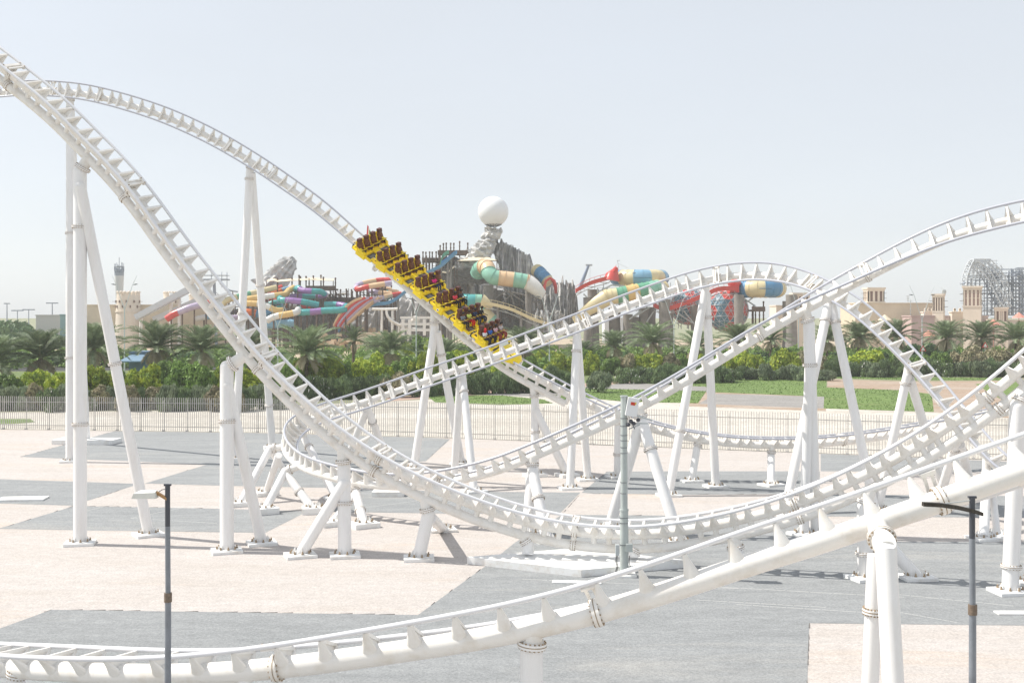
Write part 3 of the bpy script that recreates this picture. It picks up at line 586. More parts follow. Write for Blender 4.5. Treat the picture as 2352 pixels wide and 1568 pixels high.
# ---------------- train ----------------
yel = mat('yellow_paint', (0.92, 0.68, 0.012), 0.32, n=0.05, ns=3)
brn = mat('brown_seat', (0.20, 0.075, 0.03), 0.55, n=0.35, ns=7)
hdr = mat('dark_brown_headrest', (0.085, 0.022, 0.018), 0.5)
blk = mat('black_rubber', (0.02, 0.02, 0.022), 0.5)
gls = mat('smoky_panel', (0.16, 0.16, 0.15), 0.25, n=0.5, ns=5)
badge = mat('white_badge', (0.8, 0.8, 0.78), 0.4)
flag_r, flag_g = mat('flag_red', (0.6, 0.03, 0.04), 0.5), mat('flag_green', (0.02, 0.25, 0.08), 0.5)
SP = 0.80; CL = 2.22                                   # seat pitch, car pitch
ROWY = [-1.5 * SP, -0.5 * SP, 0.5 * SP, 1.5 * SP]      # local y = R side (+ = far from the camera)
def seat_parts(y):
    """local frame: x forward, y across, z up from the rail plane"""
    out = {}
    w_ = 0.27
    # brown wavy cushion: side profile extruded
    prof_f = [(0.36, 0.40), (0.30, 0.52), (0.06, 0.56), (-0.04, 0.72), (-0.02, 0.95), (-0.10, 1.18), (-0.10, 1.40), (-0.06, 1.55)]
    prof_b = [(0.30, 0.36), (0.22, 0.44), (-0.06, 0.46), (-0.17, 0.70), (-0.20, 0.95), (-0.24, 1.18), (-0.24, 1.40), (-0.2, 1.55)]
    wd = [0.22, 0.27, 0.29, 0.25, 0.27, 0.30, 0.24, 0.15]
    m = MB()
    for i in range(len(prof_f) - 1):
        def q(k): return [Vector((prof_f[k][0], y - wd[k], prof_f[k][1])), Vector((prof_f[k][0], y + wd[k], prof_f[k][1])), Vector((prof_b[k][0], y + wd[k], prof_b[k][1])), Vector((prof_b[k][0], y - wd[k], prof_b[k][1]))]
        m.hexa(q(i), q(i + 1), 0, True)
    out['seat_cushion'] = (m, [brn])
    m = MB(); m.box((-0.13, y, 1.66), (0.36, 0.36, 0.36)); m.box((-0.02, y, 1.66), (0.10, 0.26, 0.24), taper=.85); out['headrest'] = (m, [hdr])
    m = MB()                                     # yellow bucket rim behind and beside the cushion
    for sg in (-1, 1):
        pts = [(0.30, .30), (0.02, 0.33), (-0.20, 0.52), (-0.30, 0.85), (-0.34, 1.2), (-0.30, 1.5), (-0.22, 1.62)]
        m.tube([Vector((a, y + sg * 0.285, b)) for a, b in pts], [.07, .08, .085, .07, .06, .055, .05], 8)
    m.hexa([Vector((-.30, y - .28, .5)), Vector((-.30, y + .28, .5)), Vector((-.36, y + .28, .5)), Vector((-.36, y - .28, .5))], [Vector((-.28, y - .22, 1.5)), Vector((-.28, y + .22, 1.5)), Vector((-.33, y + .22, 1.5)), Vector((-.33, y - .22, 1.5))])
    m.hexa([Vector((.38, y - .30, .12)), Vector((.38, y + .30, .12)), Vector((-.45, y + .30, .12)), Vector((-.45, y - .30, .12))], [Vector((.30, y - .30, .38)), Vector((.30, y + .30, .38)), Vector((-.38, y + .30, .46)), Vector((-.38, y - .30, .46))])
    out['seat_shell'] = (m, [yel])
    m = MB()                                     # lap bar loop with dark pad
    m.tube([Vector((-.10, y - .30, .62)), Vector((.20, y - .31, .72)), Vector((.50, y - .20, .80)), Vector((.56, y, .82)), Vector((.50, y + .20, .80)), Vector((.20, y + .31, .72)), Vector((-.10, y + .30, .62))], 0.032, 8, mi=1)
    m.tube([Vector((.28, y - .22, .66)), Vector((.40, y - .12, .70)), Vector((.40, y + .12, .70)), Vector((.28, y + .22, .66))], .075, 8, mi=0)
    m.cyl((.44, y, .74), (.40, y, .30), .045, n=8, mi=0)
    out['lap_bar'] = (m, [blk, yel])
    return out
def car_body(kind):
    m = MB(); W = 1.52
    # side sills with stepped lower edge
    for sg in (-1, 1):
        y0 = W * sg
        a = [Vector((CL * .46, y0 - .06 * sg, .24)), Vector((CL * .46, y0 - .26 * sg, .26)), Vector((-CL * .46, y0 - .26 * sg, .26)), Vector((-CL * .46, y0 - .06 * sg, .24))]
        b = [Vector((CL * .46, y0 - .10 * sg, .08)), Vector((CL * .46, y0 - .24 * sg, .08)), Vector((-CL * .46, y0 - .24 * sg, .08)), Vector((-CL * .46, y0 - .10 * sg, .08))]
        if sg > 0: a.reverse(); b.reverse()
        m.hexa(b, a)
        # flared shoulder beside the seats
        for xx in (-.55,):
            a = [Vector((.42, y0 + .02 * sg, -.04)), Vector((.42, y0 - .3 * sg, -.04)), Vector((-.55, y0 - .3 * sg, -.04)), Vector((-.55, y0 + .02 * sg, -.04))]
            b = [Vector((.30, y0 - .04 * sg, .50)), Vector((.30, y0 - .26 * sg, .50)), Vector((-.50, y0 - .26 * sg, .66)), Vector((-.50, y0 - .04 * sg, .66))]
            if sg > 0: a.reverse(); b.reverse()
            m.hexa(a, b)
    m.box((0, 0, .20), (CL * .9, .62, .22))                                  # centre beam
    m.box((-.15, 0, .17), (.95, 2 * W - .2, .16))                             # seat row floor
    m.box((CL / 2 - .16, 0, .2), (.16, 2 * W - .3, .16)); m.box((-CL / 2 + .10, 0, .2), (.16, 2 * W - .3, .16))
    for sg in (-1, 1):                                                        # recessed dark windows in the deck
        m.box((.78, .80 * sg, .19), (.70, .84, .10), mi=1); m.box((.78, .80 * sg, .245), (.52, .62, .02), mi=2)
        m.box((-.98, .80 * sg, .19), (.30, .84, .10), mi=1)
    return m, [yel, blk, gls]
def wheels(sg):
    m = MB(); y = sg * GA / 2 * 1.25
    for dx in (-.24, .24):
        m.cyl((-.95 + dx, y - .06, .14), (-.95 + dx, y + .06, .14), .17, n=14)
        m.cyl((-.95 + dx, y - .05, -.20), (-.95 + dx, y + .05, -.20), .11, n=12)
        m.cyl((-.95 + dx, y + sg * .20, -.12), (-.95 + dx, y + sg * .20, .12), .13, n=12)
    m.box((-.95, y + sg * .14, -.06), (.78, .07, .26), mi=1); m.box((-.95, y, .2), (.6, .3, .1), mi=1)
    return m, [blk, steel]
def place(m, M, mats, name, parent, label=None):
    O = ORG[parent.name]; mm = MB(); mm.v = [tuple(M @ Vector(v)) for v in m.v]; mm.f = m.f; mm.m = m.m; mm.sm = m.sm
    return mm.build(name, mats, parent, label=label)
LEAD = B.near(1119, 797)
def car_matrix(k):
    i = LEAD - int(round(k * CL / B.ds)); T, R, U = B.T[i], B.R[i], B.U[i]
    M = Matrix((T, R, U)).transposed().to_4x4(); M.translation = B.P[i] + U * (RH + .10); return M
# keep the far side at +y
M0 = car_matrix(0)
FLIP = -1 if (M0 @ Vector((0, 1, 0)) - M0.translation).y < 0 else 1
train = thing('coaster_train', 'yellow coaster train of seven four-seat cars diving to the right, rear rows empty', 'coaster train', M0.translation)
protos = {}
def child_mat(o, M): 
    M2 = M.copy(); M2.translation = M.translation - ORG[train.name]; return M2
body_m, body_mats = car_body(0); body_me = body_m.mesh('car_body', body_mats)
wl = [wheels(s) for s in (-1, 1)]; wme = [w_[0].mesh('wheel_bogie', w_[1]) for w_ in wl]
SEAT_TILT = Matrix.Translation((.12, 0, .30)) @ Matrix.Rotation(R_(-27), 4, 'Y') @ Matrix.Translation((-.12, 0, -.30))
seat_me = {}
for nm, (m, ms) in seat_parts(0).items():
    m.v = [tuple(SEAT_TILT @ Vector((v[0] * .85, v[1], v[2] * .82 + .02))) for v in m.v]; seat_me[nm] = m.mesh(nm, ms)
CARS = []
for k in range(7):
    M = car_matrix(k); CARS.append(M)
    b = bpy.data.objects.new('car_body', body_me); C.objects.link(b); b.parent = train; b.matrix_local = child_mat(b, M); ORG[b.name] = ORG[train.name]
    for s in (0, 1):
        o = bpy.data.objects.new('wheel_bogie', wme[s]); C.objects.link(o); o.parent = b
    for y in ROWY:
        for nm, me in seat_me.items():
            o = bpy.data.objects.new(nm, me); C.objects.link(o); o.parent = b; o.location = (-.1, y, 0)
    if k in (2, 4):
        m = MB(); s = -1 if FLIP > 0 else 1
        m.cyl((-.05, s * 1.52, .18), (-.05, s * 1.56, .18), .12, n=20, mi=0); m.cyl((-.05, s * 1.55, .18), (-.05, s * 1.57, .18), .055, n=12, mi=1)
        o = bpy.data.objects.new('badge', m.mesh('badge', [badge, blk])); C.objects.link(o); o.parent = b
# nose of the lead car
m = MB(); M = CARS[0]
pr_ = [(1.20, 1.45, .30), (1.8, 1.35, .36), (2.5, 1.05, .34), (2.85, .65, .22), (3.1, .25, .08)]
prev = None
for x, wv, h in pr_:
    rgp = [Vector((x, wv * math.cos(t), max(-.05, -.05 + (h + .12) * math.sin(t)))) for t in [math.pi * j / 12 for j in range(13)]]
    if prev: m.add(prev + rgp, [(j, j + 1, 14 + j, 13 + j) for j in range(12)], 0, True)
    prev = rgp
m.box((2.15, -.55, .34), (.7, .10, .06), mi=1); m.box((2.15, .55, .34), (.7, .10, .06), mi=1)
nb = place(m, Matrix.Identity(4), [yel, blk], 'nose_cowl', train) if False else None
o = bpy.data.objects.new('nose_cowl', m.mesh('nose_cowl', [yel, blk])); C.objects.link(o); o.parent = train; o.matrix_local = child_mat(o, M)
m = MB(); m.hexa([Vector((1.25, -.7, .38)), Vector((1.25, .7, .38)), Vector((1.22, .7, .38)), Vector((1.22, -.7, .38))], [Vector((1.0, -.5, .75)), Vector((1.0, .5, .75)), Vector((.97, .5, .75)), Vector((.97, -.5, .75))])
o = bpy.data.objects.new('windscreen', m.mesh('windscreen', [mat('pale_screen', (.7, .75, .78), .15)])); C.objects.link(o); o.parent = train; o.matrix_local = child_mat(o, M)
# tail: yellow humps and the red-white-green fins behind the last row
M = CARS[6]; m = MB()
for y in (-.95, .0, .95):
    m.sphere((-.75, y, .55), .32, 14, 8, sz=1.0, sy=.55)
o = bpy.data.objects.new('tail_fairing', m.mesh('tail_fairing', [yel])); C.objects.link(o); o.parent = train; o.matrix_local = child_mat(o, M)
m = MB()
for y in (-.45,):
    for j, mi in enumerate((0, 1, 2)):
        x0 = -1.25 + j * .16
        m.hexa([Vector((x0, y - .02, .5)), Vector((x0 + .16, y - .02, .5)), Vector((x0 + .16, y + .02, .5)), Vector((x0, y + .02, .5))], [Vector((x0 - .18, y - .02, 1.5 - .15 * j)), Vector((x0 - .02, y - .02, 1.4 - .15 * j)), Vector((x0 - .02, y + .02, 1.4 - .15 * j)), Vector((x0 - .18, y + .02, 1.5 - .15 * j))], mi)
o = bpy.data.objects.new('striped_fin', m.mesh('striped_fin', [flag_r, badge, flag_g])); C.objects.link(o); o.parent = train; o.matrix_local = child_mat(o, M)

# ---------------- riders ----------------
def skin_obj(name, verts, edges, radii, matl, root_i=0, lvl=1):
    me = bpy.data.meshes.new(name); me.from_pydata(verts, edges, []); me.materials.append(matl)
    o = bpy.data.objects.new(name, me); C.objects.link(o)
    md = o.modifiers.new('Skin', 'SKIN'); md.use_smooth_shade = True
    for i, r in enumerate(radii):
        me.skin_vertices[0].data[i].radius = (r[0], r[1]) if hasattr(r, '__len__') else (r, r); me.skin_vertices[0].data[i].use_root = (i == root_i)
    sb = o.modifiers.new('Sub', 'SUBSURF'); sb.levels = lvl; sb.render_levels = lvl
    return o
def apply_all(o):
    dg = bpy.context.evaluated_depsgraph_get(); dg.update(); ev = o.evaluated_get(dg); me = bpy.data.meshes.new_from_object(ev)
    mats = list(o.data.materials); bpy.data.objects.remove(o)
    me.materials.clear()
    for mm in mats: me.materials.append(mm)
    return me
_place = mat('placeholder', (.5, .5, .5))
def rider_meshes(arm):
    # seated: pelvis at origin, x forward, z up; hands on the lap bar (arm=0) or raised (arm=1)
    V = [(0, 0, 0), (-.02, 0, .20), (-.03, 0, .40), (-.02, 0, .50), (0.0, 0, .60), (.02, 0, .70), (.02, 0, .79)]
    Rr = [(.15, .13), (.13, .11), (.15, .11), (.055, .055), (.062, .062), (.088, .08), (.06, .06)]
    E = [(0, 1), (1, 2), (2, 3), (3, 4), (4, 5), (5, 6)]
    for sg in (-1, 1):
        n = len(V)
        V += [(-.03, .17 * sg, .42), (.08, .24 * sg, .18), (.34, .16 * sg, .20), (.42, .14 * sg, .22), (.48, .13 * sg, .22)]; Rr += [.058, .045, .034, .03, .032]
        E += [(2, n), (n, n + 1), (n + 1, n + 2), (n + 2, n + 3), (n + 3, n + 4)]
        for q in range(4):                       # fingers curled round the bar
            f = len(V); yy = (.10 + .022 * q) * sg; V += [(.525, yy, .235), (.545, yy, .20 - .006 * q), (.525, yy, .175)]; Rr += [.011, .010, .009]; E += [(n + 4, f), (f, f + 1), (f + 1, f + 2)]
        f = len(V); V += [(.47, .085 * sg, .205), (.50, .075 * sg, .18)]; Rr += [.012, .010]; E += [(n + 4, f), (f, f + 1)]
        n = len(V)
        V += [(.06, .10 * sg, -.01), (.46, .12 * sg, .02), (.52, .12 * sg, -.08), (.50, .12 * sg, -.40), (.53, .12 * sg, -.46), (.66, .13 * sg, -.49)]; Rr += [.085, .062, .058, .042, .045, .032]
        E += [(0, n), (n, n + 1), (n + 1, n + 2), (n + 2, n + 3), (n + 3, n + 4), (n + 4, n + 5)]
    body = apply_all(skin_obj('body', V, E, Rr, _place)); body.name = 'person_body'
    # nose and ears: small continuous bumps pushed out of the head
    for v in body.vertices:
        c = v.co
        if c.z > .60 and c.x > .08 and abs(c.y) < .03 and .64 < c.z < .72: c.x += .022
    sv = [(0, 0, .04), (-.02, 0, .20), (-.03, 0, .40), (-.03, 0, .47), (-.03, .17, .42), (.06, .235, .22), (-.03, -.17, .42), (.06, -.235, .22)]
    shirt = apply_all(skin_obj('shirt', sv, [(0, 1), (1, 2), (2, 3), (2, 4), (4, 5), (2, 6), (6, 7)], [(.165, .15), (.15, .128), (.168, .13), (.09, .08), .08, .062, .08, .062], _place)); shirt.name = 'shirt'
    tv = [(0, 0, 0.02), (.06, .10, -.01), (.46, .12, .02), (.52, .12, -.08), (.505, .12, -.38), (.06, -.10, -.01), (.46, -.12, .02), (.52, -.12, -.08), (.505, -.12, -.38)]
    trou = apply_all(skin_obj('trousers', tv, [(0, 1), (1, 2), (2, 3), (3, 4), (0, 5), (5, 6), (6, 7), (7, 8)], [(.16, .145), .10, .08, .075, .06, .10, .08, .075, .06], _place)); trou.name = 'trousers'
    m = MB(); m.sphere((.005, 0, .735), .118, 14, 8, sz=1.05, zr=(0, .56)); m.sphere((-.03, 0, .70), .105, 12, 8, sz=1.1); hair = m.mesh('hair', [_place])
    m = MB(); m.sphere((-.005, 0, .70), .125, 14, 9, sz=1.15); m.sphere((-.02, 0, .52), .12, 12, 8, sz=.7); scarf = m.mesh('head_scarf', [_place])
    m = MB()
    for sg in (-1, 1):
        m.sphere((.098, .032 * sg, .705), .012, 8, 6); m.sphere((.0, .085 * sg, .69), .02, 8, 6, sz=1.4)
    m.box((.107, 0, .645), (.01, .05, .008)); face = m.mesh('face', [_place])
    return body, shirt, trou, hair, scarf, face
RM = rider_meshes(0)
def cm(name, col): return mat(name, col, 0.8)
skins = [cm('skin_brown', (.20, .10, .06)), cm('skin_tan', (.42, .25, .16)), cm('skin_dark', (.10, .05, .035))]
hairm = cm('black_hair', (.02, .017, .015)); facem = cm('eyes_and_lips', (.05, .02, .02))
def rider(row, seat, label, skin, shirt, trou, scarf=None, lean=0.0):
    k = 7 - row; y = ROWY[seat] * FLIP; M = CARS[k] @ Matrix.Translation((-.1, 0, 0)) @ SEAT_TILT @ Matrix.Translation((.18, y, .54)) @ Matrix.Diagonal((1, -1, 1, 1)) @ Matrix.Rotation(lean, 4, 'Y')
    root = thing('person', label, 'person', M.translation, group='riders in the yellow train')
    root.rotation_mode = 'QUATERNION'; root.rotation_quaternion = M.to_quaternion()
    def put(nm, me, mt):
        o = bpy.data.objects.new(nm, me); C.objects.link(o); o.parent = root
        if not me.materials: me.materials.append(_place)
        o.material_slots[0].link = 'OBJECT'; o.material_slots[0].material = mt
        return o
    put('body', RM[0], skin); put('shirt', RM[1], shirt); put('trousers', RM[2], trou); put('face', RM[5], facem)
    if scarf: put('head_scarf', RM[4], scarf)
    else: put('hair', RM[3], hairm)
blkc = cm('black_cloth', (.015, .015, .02)); navy = cm('navy_cloth', (.02, .04, .10)); redc = cm('red_cloth', (.6, .02, .02))
rider(4, 2, 'person in a magenta top with blue sleeve riding alone in the fourth row', skins[2], cm('magenta_cloth', (.75, .02, .22)), navy)
rider(5, 2, 'person in a coral top and dark trousers leaning forward in the fifth row', skins[2], cm('coral_cloth', (.75, .06, .10)), blkc, lean=.12)
rider(5, 3, 'bare-armed person in a dark vest at the far end of the fifth row', skins[0], cm('vest_grey', (.06, .05, .06)), blkc, lean=.05)
rider(6, 0, 'person in a grey patterned T-shirt nearest to the camera in the sixth row', skins[0], mat('grey_pattern', (.22, .26, .30), .8, n=.7, ns=18), blkc, lean=.1)
rider(6, 1, 'person in a lime top and red trousers in the sixth row', skins[0], cm('lime_cloth', (.62, .70, .16)), redc, lean=.1)
rider(6, 2, 'person in a navy top, third seat of the sixth row', skins[2], navy, navy, lean=.1)
rider(6, 3, 'person in dark clothes at the far end of the sixth row', skins[0], blkc, navy, lean=.18)
rider(7, 0, 'person with a red head scarf and white shirt in the front row', skins[0], cm('white_cloth', (.75, .75, .78)), blkc, scarf=redc, lean=.1)
rider(7, 1, 'person in a bright blue shirt in the front row', skins[0], cm('blue_cloth', (.02, .13, .50)), blkc, lean=.1)
stripe = bpy.data.materials.new('pink_stripes'); stripe.use_nodes = True; t_ = stripe.node_tree; wv_ = t_.nodes.new('ShaderNodeTexWave'); wv_.inputs['Scale'].default_value = 6; wv_.bands_direction = 'Z'
tc_ = t_.nodes.new('ShaderNodeTexCoord'); rp_ = t_.nodes.new('ShaderNodeValToRGB'); rp_.color_ramp.interpolation = 'CONSTANT'; rp_.color_ramp.elements[1].position = .5
rp_.color_ramp.elements[0].color = (.8, .75, .75, 1); rp_.color_ramp.elements[1].color = (.6, .05, .16, 1)
t_.links.new(tc_.outputs['Object'], wv_.inputs['Vector']); t_.links.new(wv_.outputs['Color'], rp_.inputs['Fac']); t_.links.new(rp_.outputs['Color'], t_.nodes['Principled BSDF'].inputs['Base Color'])
rider(7, 2, 'person in a pink and white striped shirt in the front row', skins[0], stripe, cm('rust_trousers', (.30, .06, .04)), lean=.1)
rider(7, 3, 'person mostly hidden at the far end of the front row', skins[1], cm('pale_cloth', (.5, .45, .45)), cm('rust_trousers', (.30, .06, .04)), lean=.1)
# ---------------- poles and lamps ----------------
# grey-green camera pole
b = gr(1434, 1322); Yp = b.y
cp = thing('camera_pole', 'grey-green steel pole with a white cabinet and side bracket in front of the plinth', 'pole', b)
ppm = mat('grey_green_paint', (0.46, 0.50, 0.48), 0.45, n=0.12, ns=1.5)
top = at(1433, 910, Yp); mid = at(1433.5, 1171, Yp); sc_ = Yp / F
MB().cyl(b + Z * .1, mid, 10.2 * sc_, 9.6 * sc_, n=24).build('lower_pole', ppm, cp)
MB().cyl(mid, top, 8.2 * sc_, 7.6 * sc_, n=24).build('upper_pole', ppm, cp)
m = MB(); m.cyl(mid - Z * .03, mid + Z * .05, 10.6 * sc_, n=24); m.cyl(top - Z * .02, top + Z * .04, 9 * sc_, n=24); m.build('collar', ppm, cp)
m = MB()
for py in (960, 978, 999, 1011, 1027, 1040, 1107, 1132, 1188, 1200, 1250): 
    p = at(1433, py, Yp); r_ = (8.3 if py < 1171 else 10.2) * sc_; m.tube([p - Z * .012, p + Z * .012], r_, 24)
m.build('strap_band', dark, cp)
m = MB(); c = at(1452, 934, Yp - .25); m.box(c, (13 * sc_ * 2, .42, 42 * sc_), X=Vector((.98, 0, -.17)), Z=Vector((.17, 0, .98))); m.build('cabinet', mat('cabinet_white', (.8, .8, .8), .4), cp)
m = MB(); m.box(at(1454, 927, Yp - .475), (10 * sc_, .01, 7 * sc_), X=Vector((.98, 0, -.17)), Z=Vector((.17, 0, .98)))
m.box(at(1460, 926.5, Yp - .482), (3 * sc_, .01, 5 * sc_), X=Vector((.98, 0, -.17)), Z=Vector((.17, 0, .98)), mi=1); m.build('warning_label', [mat('label_red', (.6, .05, .02), .5), mat('label_yellow', (.7, .5, .05), .5)], cp)
m = MB(); m.box(at(1473, 957, Yp - .1), (52 * sc_, .22, .07), X=Vector((.94, 0, -.3)).normalized(), Z=Vector((.3, 0, .94)).normalized()); m.box(at(1468, 972, Yp), (40 * sc_, .06, .06)); m.cyl(at(1444, 985, Yp), at(1470, 975, Yp), .03, n=8); m.build('bracket_arm', steel, cp)
m = MB()
for x, y in ((1449, 967), (1456, 972), (1466, 964), (1443, 975)): m.sphere(at(x, y, Yp - .15), .10, 10, 8); 
m.cyl(at(1449, 967, Yp - .1), at(1458, 985, Yp - .1), .02, n=6); m.build('camera', dark, cp)
for x, y, w_, h_ in ((1418, 1262, 9, 24), (1445, 1257, 15, 18)):
    MB().box(at(x, y, Yp - .28), (w_ * sc_, .22, h_ * sc_)).build('junction_box', ppm if x > 1430 else steel, cp)
m = MB()
for x in (1415.5, 1418, 1446): m.tube([at(x, 1275, Yp - .3), at(x - 1, 1290, Yp - .3), at(x + 1.5, 1300, Yp - .25), at(x - 3, 1318, Yp - .2)], .018, 6)
m.build('cable', blk, cp)
m = MB(); m.box(b + Z * .05, (1.1, 1.0, .1)); m.build('base_plate', conc, cp)
# dark lamp posts close to the camera
def near_lamp(px, py, Y, r, label, flip):
    t = at(px, py, Y); root = thing('lamp_post', label, 'lamp post', (t.x, Y, 0)); s = Y / F
    j1, j2 = at(px, py + 95, Y), at(px + 1, py + 258, Y)
    grey_p = mat('weathered_post', (.22, .24, .27), .45, n=.25, ns=2)
    MB().cyl((t.x, Y, 0), j2, r * 1.28, r * 1.15, n=20).build('lower_pole', grey_p, root)
    MB().cyl(j2, j1, r * .98, n=20).build('upper_pole', grey_p, root)
    MB().cyl(j1, t, r * .95, n=20).build('pole_top', dark, root)
    MB().cyl(j2 - Z * .12, j2 + Z * .12, r * 1.45, n=20).build('collar', mat('collar_rust', (.2, .15, .11), .7, n=.4, ns=20), root)
    armm = mat('weathered_arm', (.20, .12, .06), .6, n=.6, ns=12)
    if flip:
        m = MB(); pts = [at(2120, 1157, Y - .5), at(2160, 1159, Y - .4), at(2200, 1165, Y - .2), at(2235, 1173, Y), at(2256, 1180, Y + .1)]
        for a_, b_ in zip(pts[:-1], pts[1:]):
            d = (b_ - a_).normalized(); m.box((a_ + b_) / 2, ((b_ - a_).length * 1.03, .14, 9 * s), X=d, Z=Vector((0, 0, 1)))
        m.build('lamp_head', [mat('broken_lamp', (.045, .035, .025), .5, n=.8, ns=14)], root)
        MB().cyl(at(2155, 1158, Y - .3), at(2233, 1148, Y), .012, n=6).build('stay_wire', steel, root)
    else:
        m = MB(); a_, b_ = at(385, 1146, Y), at(360, 1131, Y - .1); d = (b_ - a_).normalized(); m.box((a_ + b_) / 2, (34 * s, .12, .07), X=d); m.build('arm', mat('rusty_arm', (.42, .24, .10), .7, n=.5, ns=10), root)
        m = MB(); c = at(334, 1136, Y - .2)
        m.hexa([c + Vector((-29 * s, -.12, -.085)), c + Vector((26 * s, -.12, -.085)), c + Vector((26 * s, .16, -.085)), c + Vector((-29 * s, .16, -.085))], [c + Vector((-24 * s, -.12, .05)), c + Vector((24 * s, -.12, .075)), c + Vector((22 * s, .16, .10)), c + Vector((-16 * s, .16, .10))])
        m.build('lamp_head', mat('lamp_housing', (.72, .72, .68), .5, n=.08, ns=6), root)
        MB().tube([at(386, 1122, Y), at(372, 1124, Y), at(362, 1131, Y)], .012, 6).build('cable', blk, root)
    MB().box(t + Z * 0.0, (r * 2.6, r * 1.2, .05)).build('top_cap', dark, root)
near_lamp(385, 1113, 30.0, .070, 'dark post with a white box lamp head pointing left, bottom left', False)
near_lamp(2233, 1141, 27.0, .072, 'dark post with a broken flat lamp head, bottom right', True)
# tall twin-arm street lights behind the shrubs
slm = mat('street_light_steel', (.62, .66, .66), .4)
def street_light(px, ytop, Y, label, fork=None):
    bx = gx(px, Y); root = thing('street_light', label, 'street light', bx, group='tall forked street lights along the road'); s = Y / F
    fk = at(px, fork or (ytop + 75), Y)
    MB().cyl(bx, fk, .16, .11, n=12).build('pole', slm, root)
    for sg in (-1, 1):
        p1 = fk; pts = [fk + Z * .0, fk + Vector((sg * 7 * s, 0, 20 * s)), fk + Vector((sg * 18 * s, 0, 55 * s)), fk + Vector((sg * 29 * s, 0, 78 * s))]
        MB().tube(pts, [.09, .075, .055, .03], 8).build('arm', slm, root)
        c = fk + Vector((sg * 20 * s, 0, 56 * s)); m = MB(); m.tube([c, c + Vector((sg * 4.5 * s, 0, 1.1 * s)), c + Vector((sg * 10 * s, 0, 1.6 * s))], [.05, .13, .06], 8); m.build('lamp_head', mat('lamp_dark', (.12, .14, .16), .4), root)
for x, yt, Y_, lb in [(286, 650, 250, 'forked street light left of the white slanting leg'), (638, 692, 262, 'forked street light left of the large centre-left palm'), (956, 662, 268, 'forked street light behind the middle of the train'),
                      (1262, 678, 268, 'forked street light in front of the basalt rocks'), (1548, 690, 270, 'forked street light between the two front legs of the hill support'), (1834, 652, 290, 'forked street light behind the thick twin columns'),
                      (2118, 674, 285, 'forked street light in front of the mauve building')]:
    street_light(x, yt, Y_, lb, fork=yt + 48 + 12)
# small triangle warning signs
for x, y, Y_, lb in [(2120, 800, 255, 'small red triangle sign beside the forked light at right'), (2263, 792, 262, 'small red triangle sign between two palms at right')]:
    c = at(x, y, Y_); root = thing('warning_sign', lb, 'road sign', (c.x, c.y, 0)); m = MB(); 
    q = [c + Vector((-.75, 0, -.6)), c + Vector((.75, 0, -.6)), c + Vector((0, 0, .75))]; qb = [p + Vector((0, .05, 0)) for p in q]; m.add(q + qb, [(0, 1, 2), (5, 4, 3), (0, 3, 4, 1), (1, 4, 5, 2), (2, 5, 3, 0)])
    q = [c + Vector((-.45, -.03, -.45)), c + Vector((.45, -.03, -.45)), c + Vector((0, -.03, .4))]; m.add(q, [(0, 1, 2)], 1)
    m.build('board', [mat('sign_red', (.55, .03, .03), .5), badge], root); MB().cyl((c.x, c.y + .1, 0), c + Vector((0, .1, 0)), .05, n=8).build('post', slm, root)
# dark off-road car on the road
c = gr(1381, 843); c = gx(1381, 275, .03); car = thing('parked_car', 'dark boxy off-road car seen between shrubs on the road', 'car', c)
cb = mat('car_black', (.03, .035, .045), .25); cg = mat('car_glass', (.35, .42, .48), .1)
m = MB(); m.hexa([c + Vector((-1.7, -.9, .45)), c + Vector((1.9, -.9, .45)), c + Vector((1.9, .9, .45)), c + Vector((-1.7, .9, .45))], [c + Vector((-1.65, -.88, 1.15)), c + Vector((1.85, -.88, 1.2)), c + Vector((1.85, .88, 1.2)), c + Vector((-1.65, .88, 1.15))]); m.hexa([c + Vector((-.5, -.8, 1.15)), c + Vector((1.85, -.8, 1.2)), c + Vector((1.85, .8, 1.2)), c + Vector((-.5, .8, 1.15))], [c + Vector((-.2, -.7, 1.9)), c + Vector((1.75, -.7, 1.9)), c + Vector((1.75, .7, 1.9)), c + Vector((-.2, .7, 1.9))]); m.build('body', cb, car)
m = MB(); 
for x0, x1 in ((-.15, .65), (.78, 1.6)): m.add([c + Vector((x0 - .12, -.83, 1.3)), c + Vector((x1, -.83, 1.3)), c + Vector((x1 - .03, -.74, 1.8)), c + Vector((x0, -.74, 1.8))], [(0, 1, 2, 3)])
m.build('windows', cg, car)
for dx in (-1.1, 1.2): MB().cyl(c + Vector((dx, -.95, .42)), c + Vector((dx, -.7, .42)), .42, n=16).build('wheel', blk, car)
for dy in (-.6, .6): MB().cyl(c + Vector((-1.74, dy, .9)), c + Vector((-1.66, dy, .9)), .13, n=12).build('headlight', badge, car)
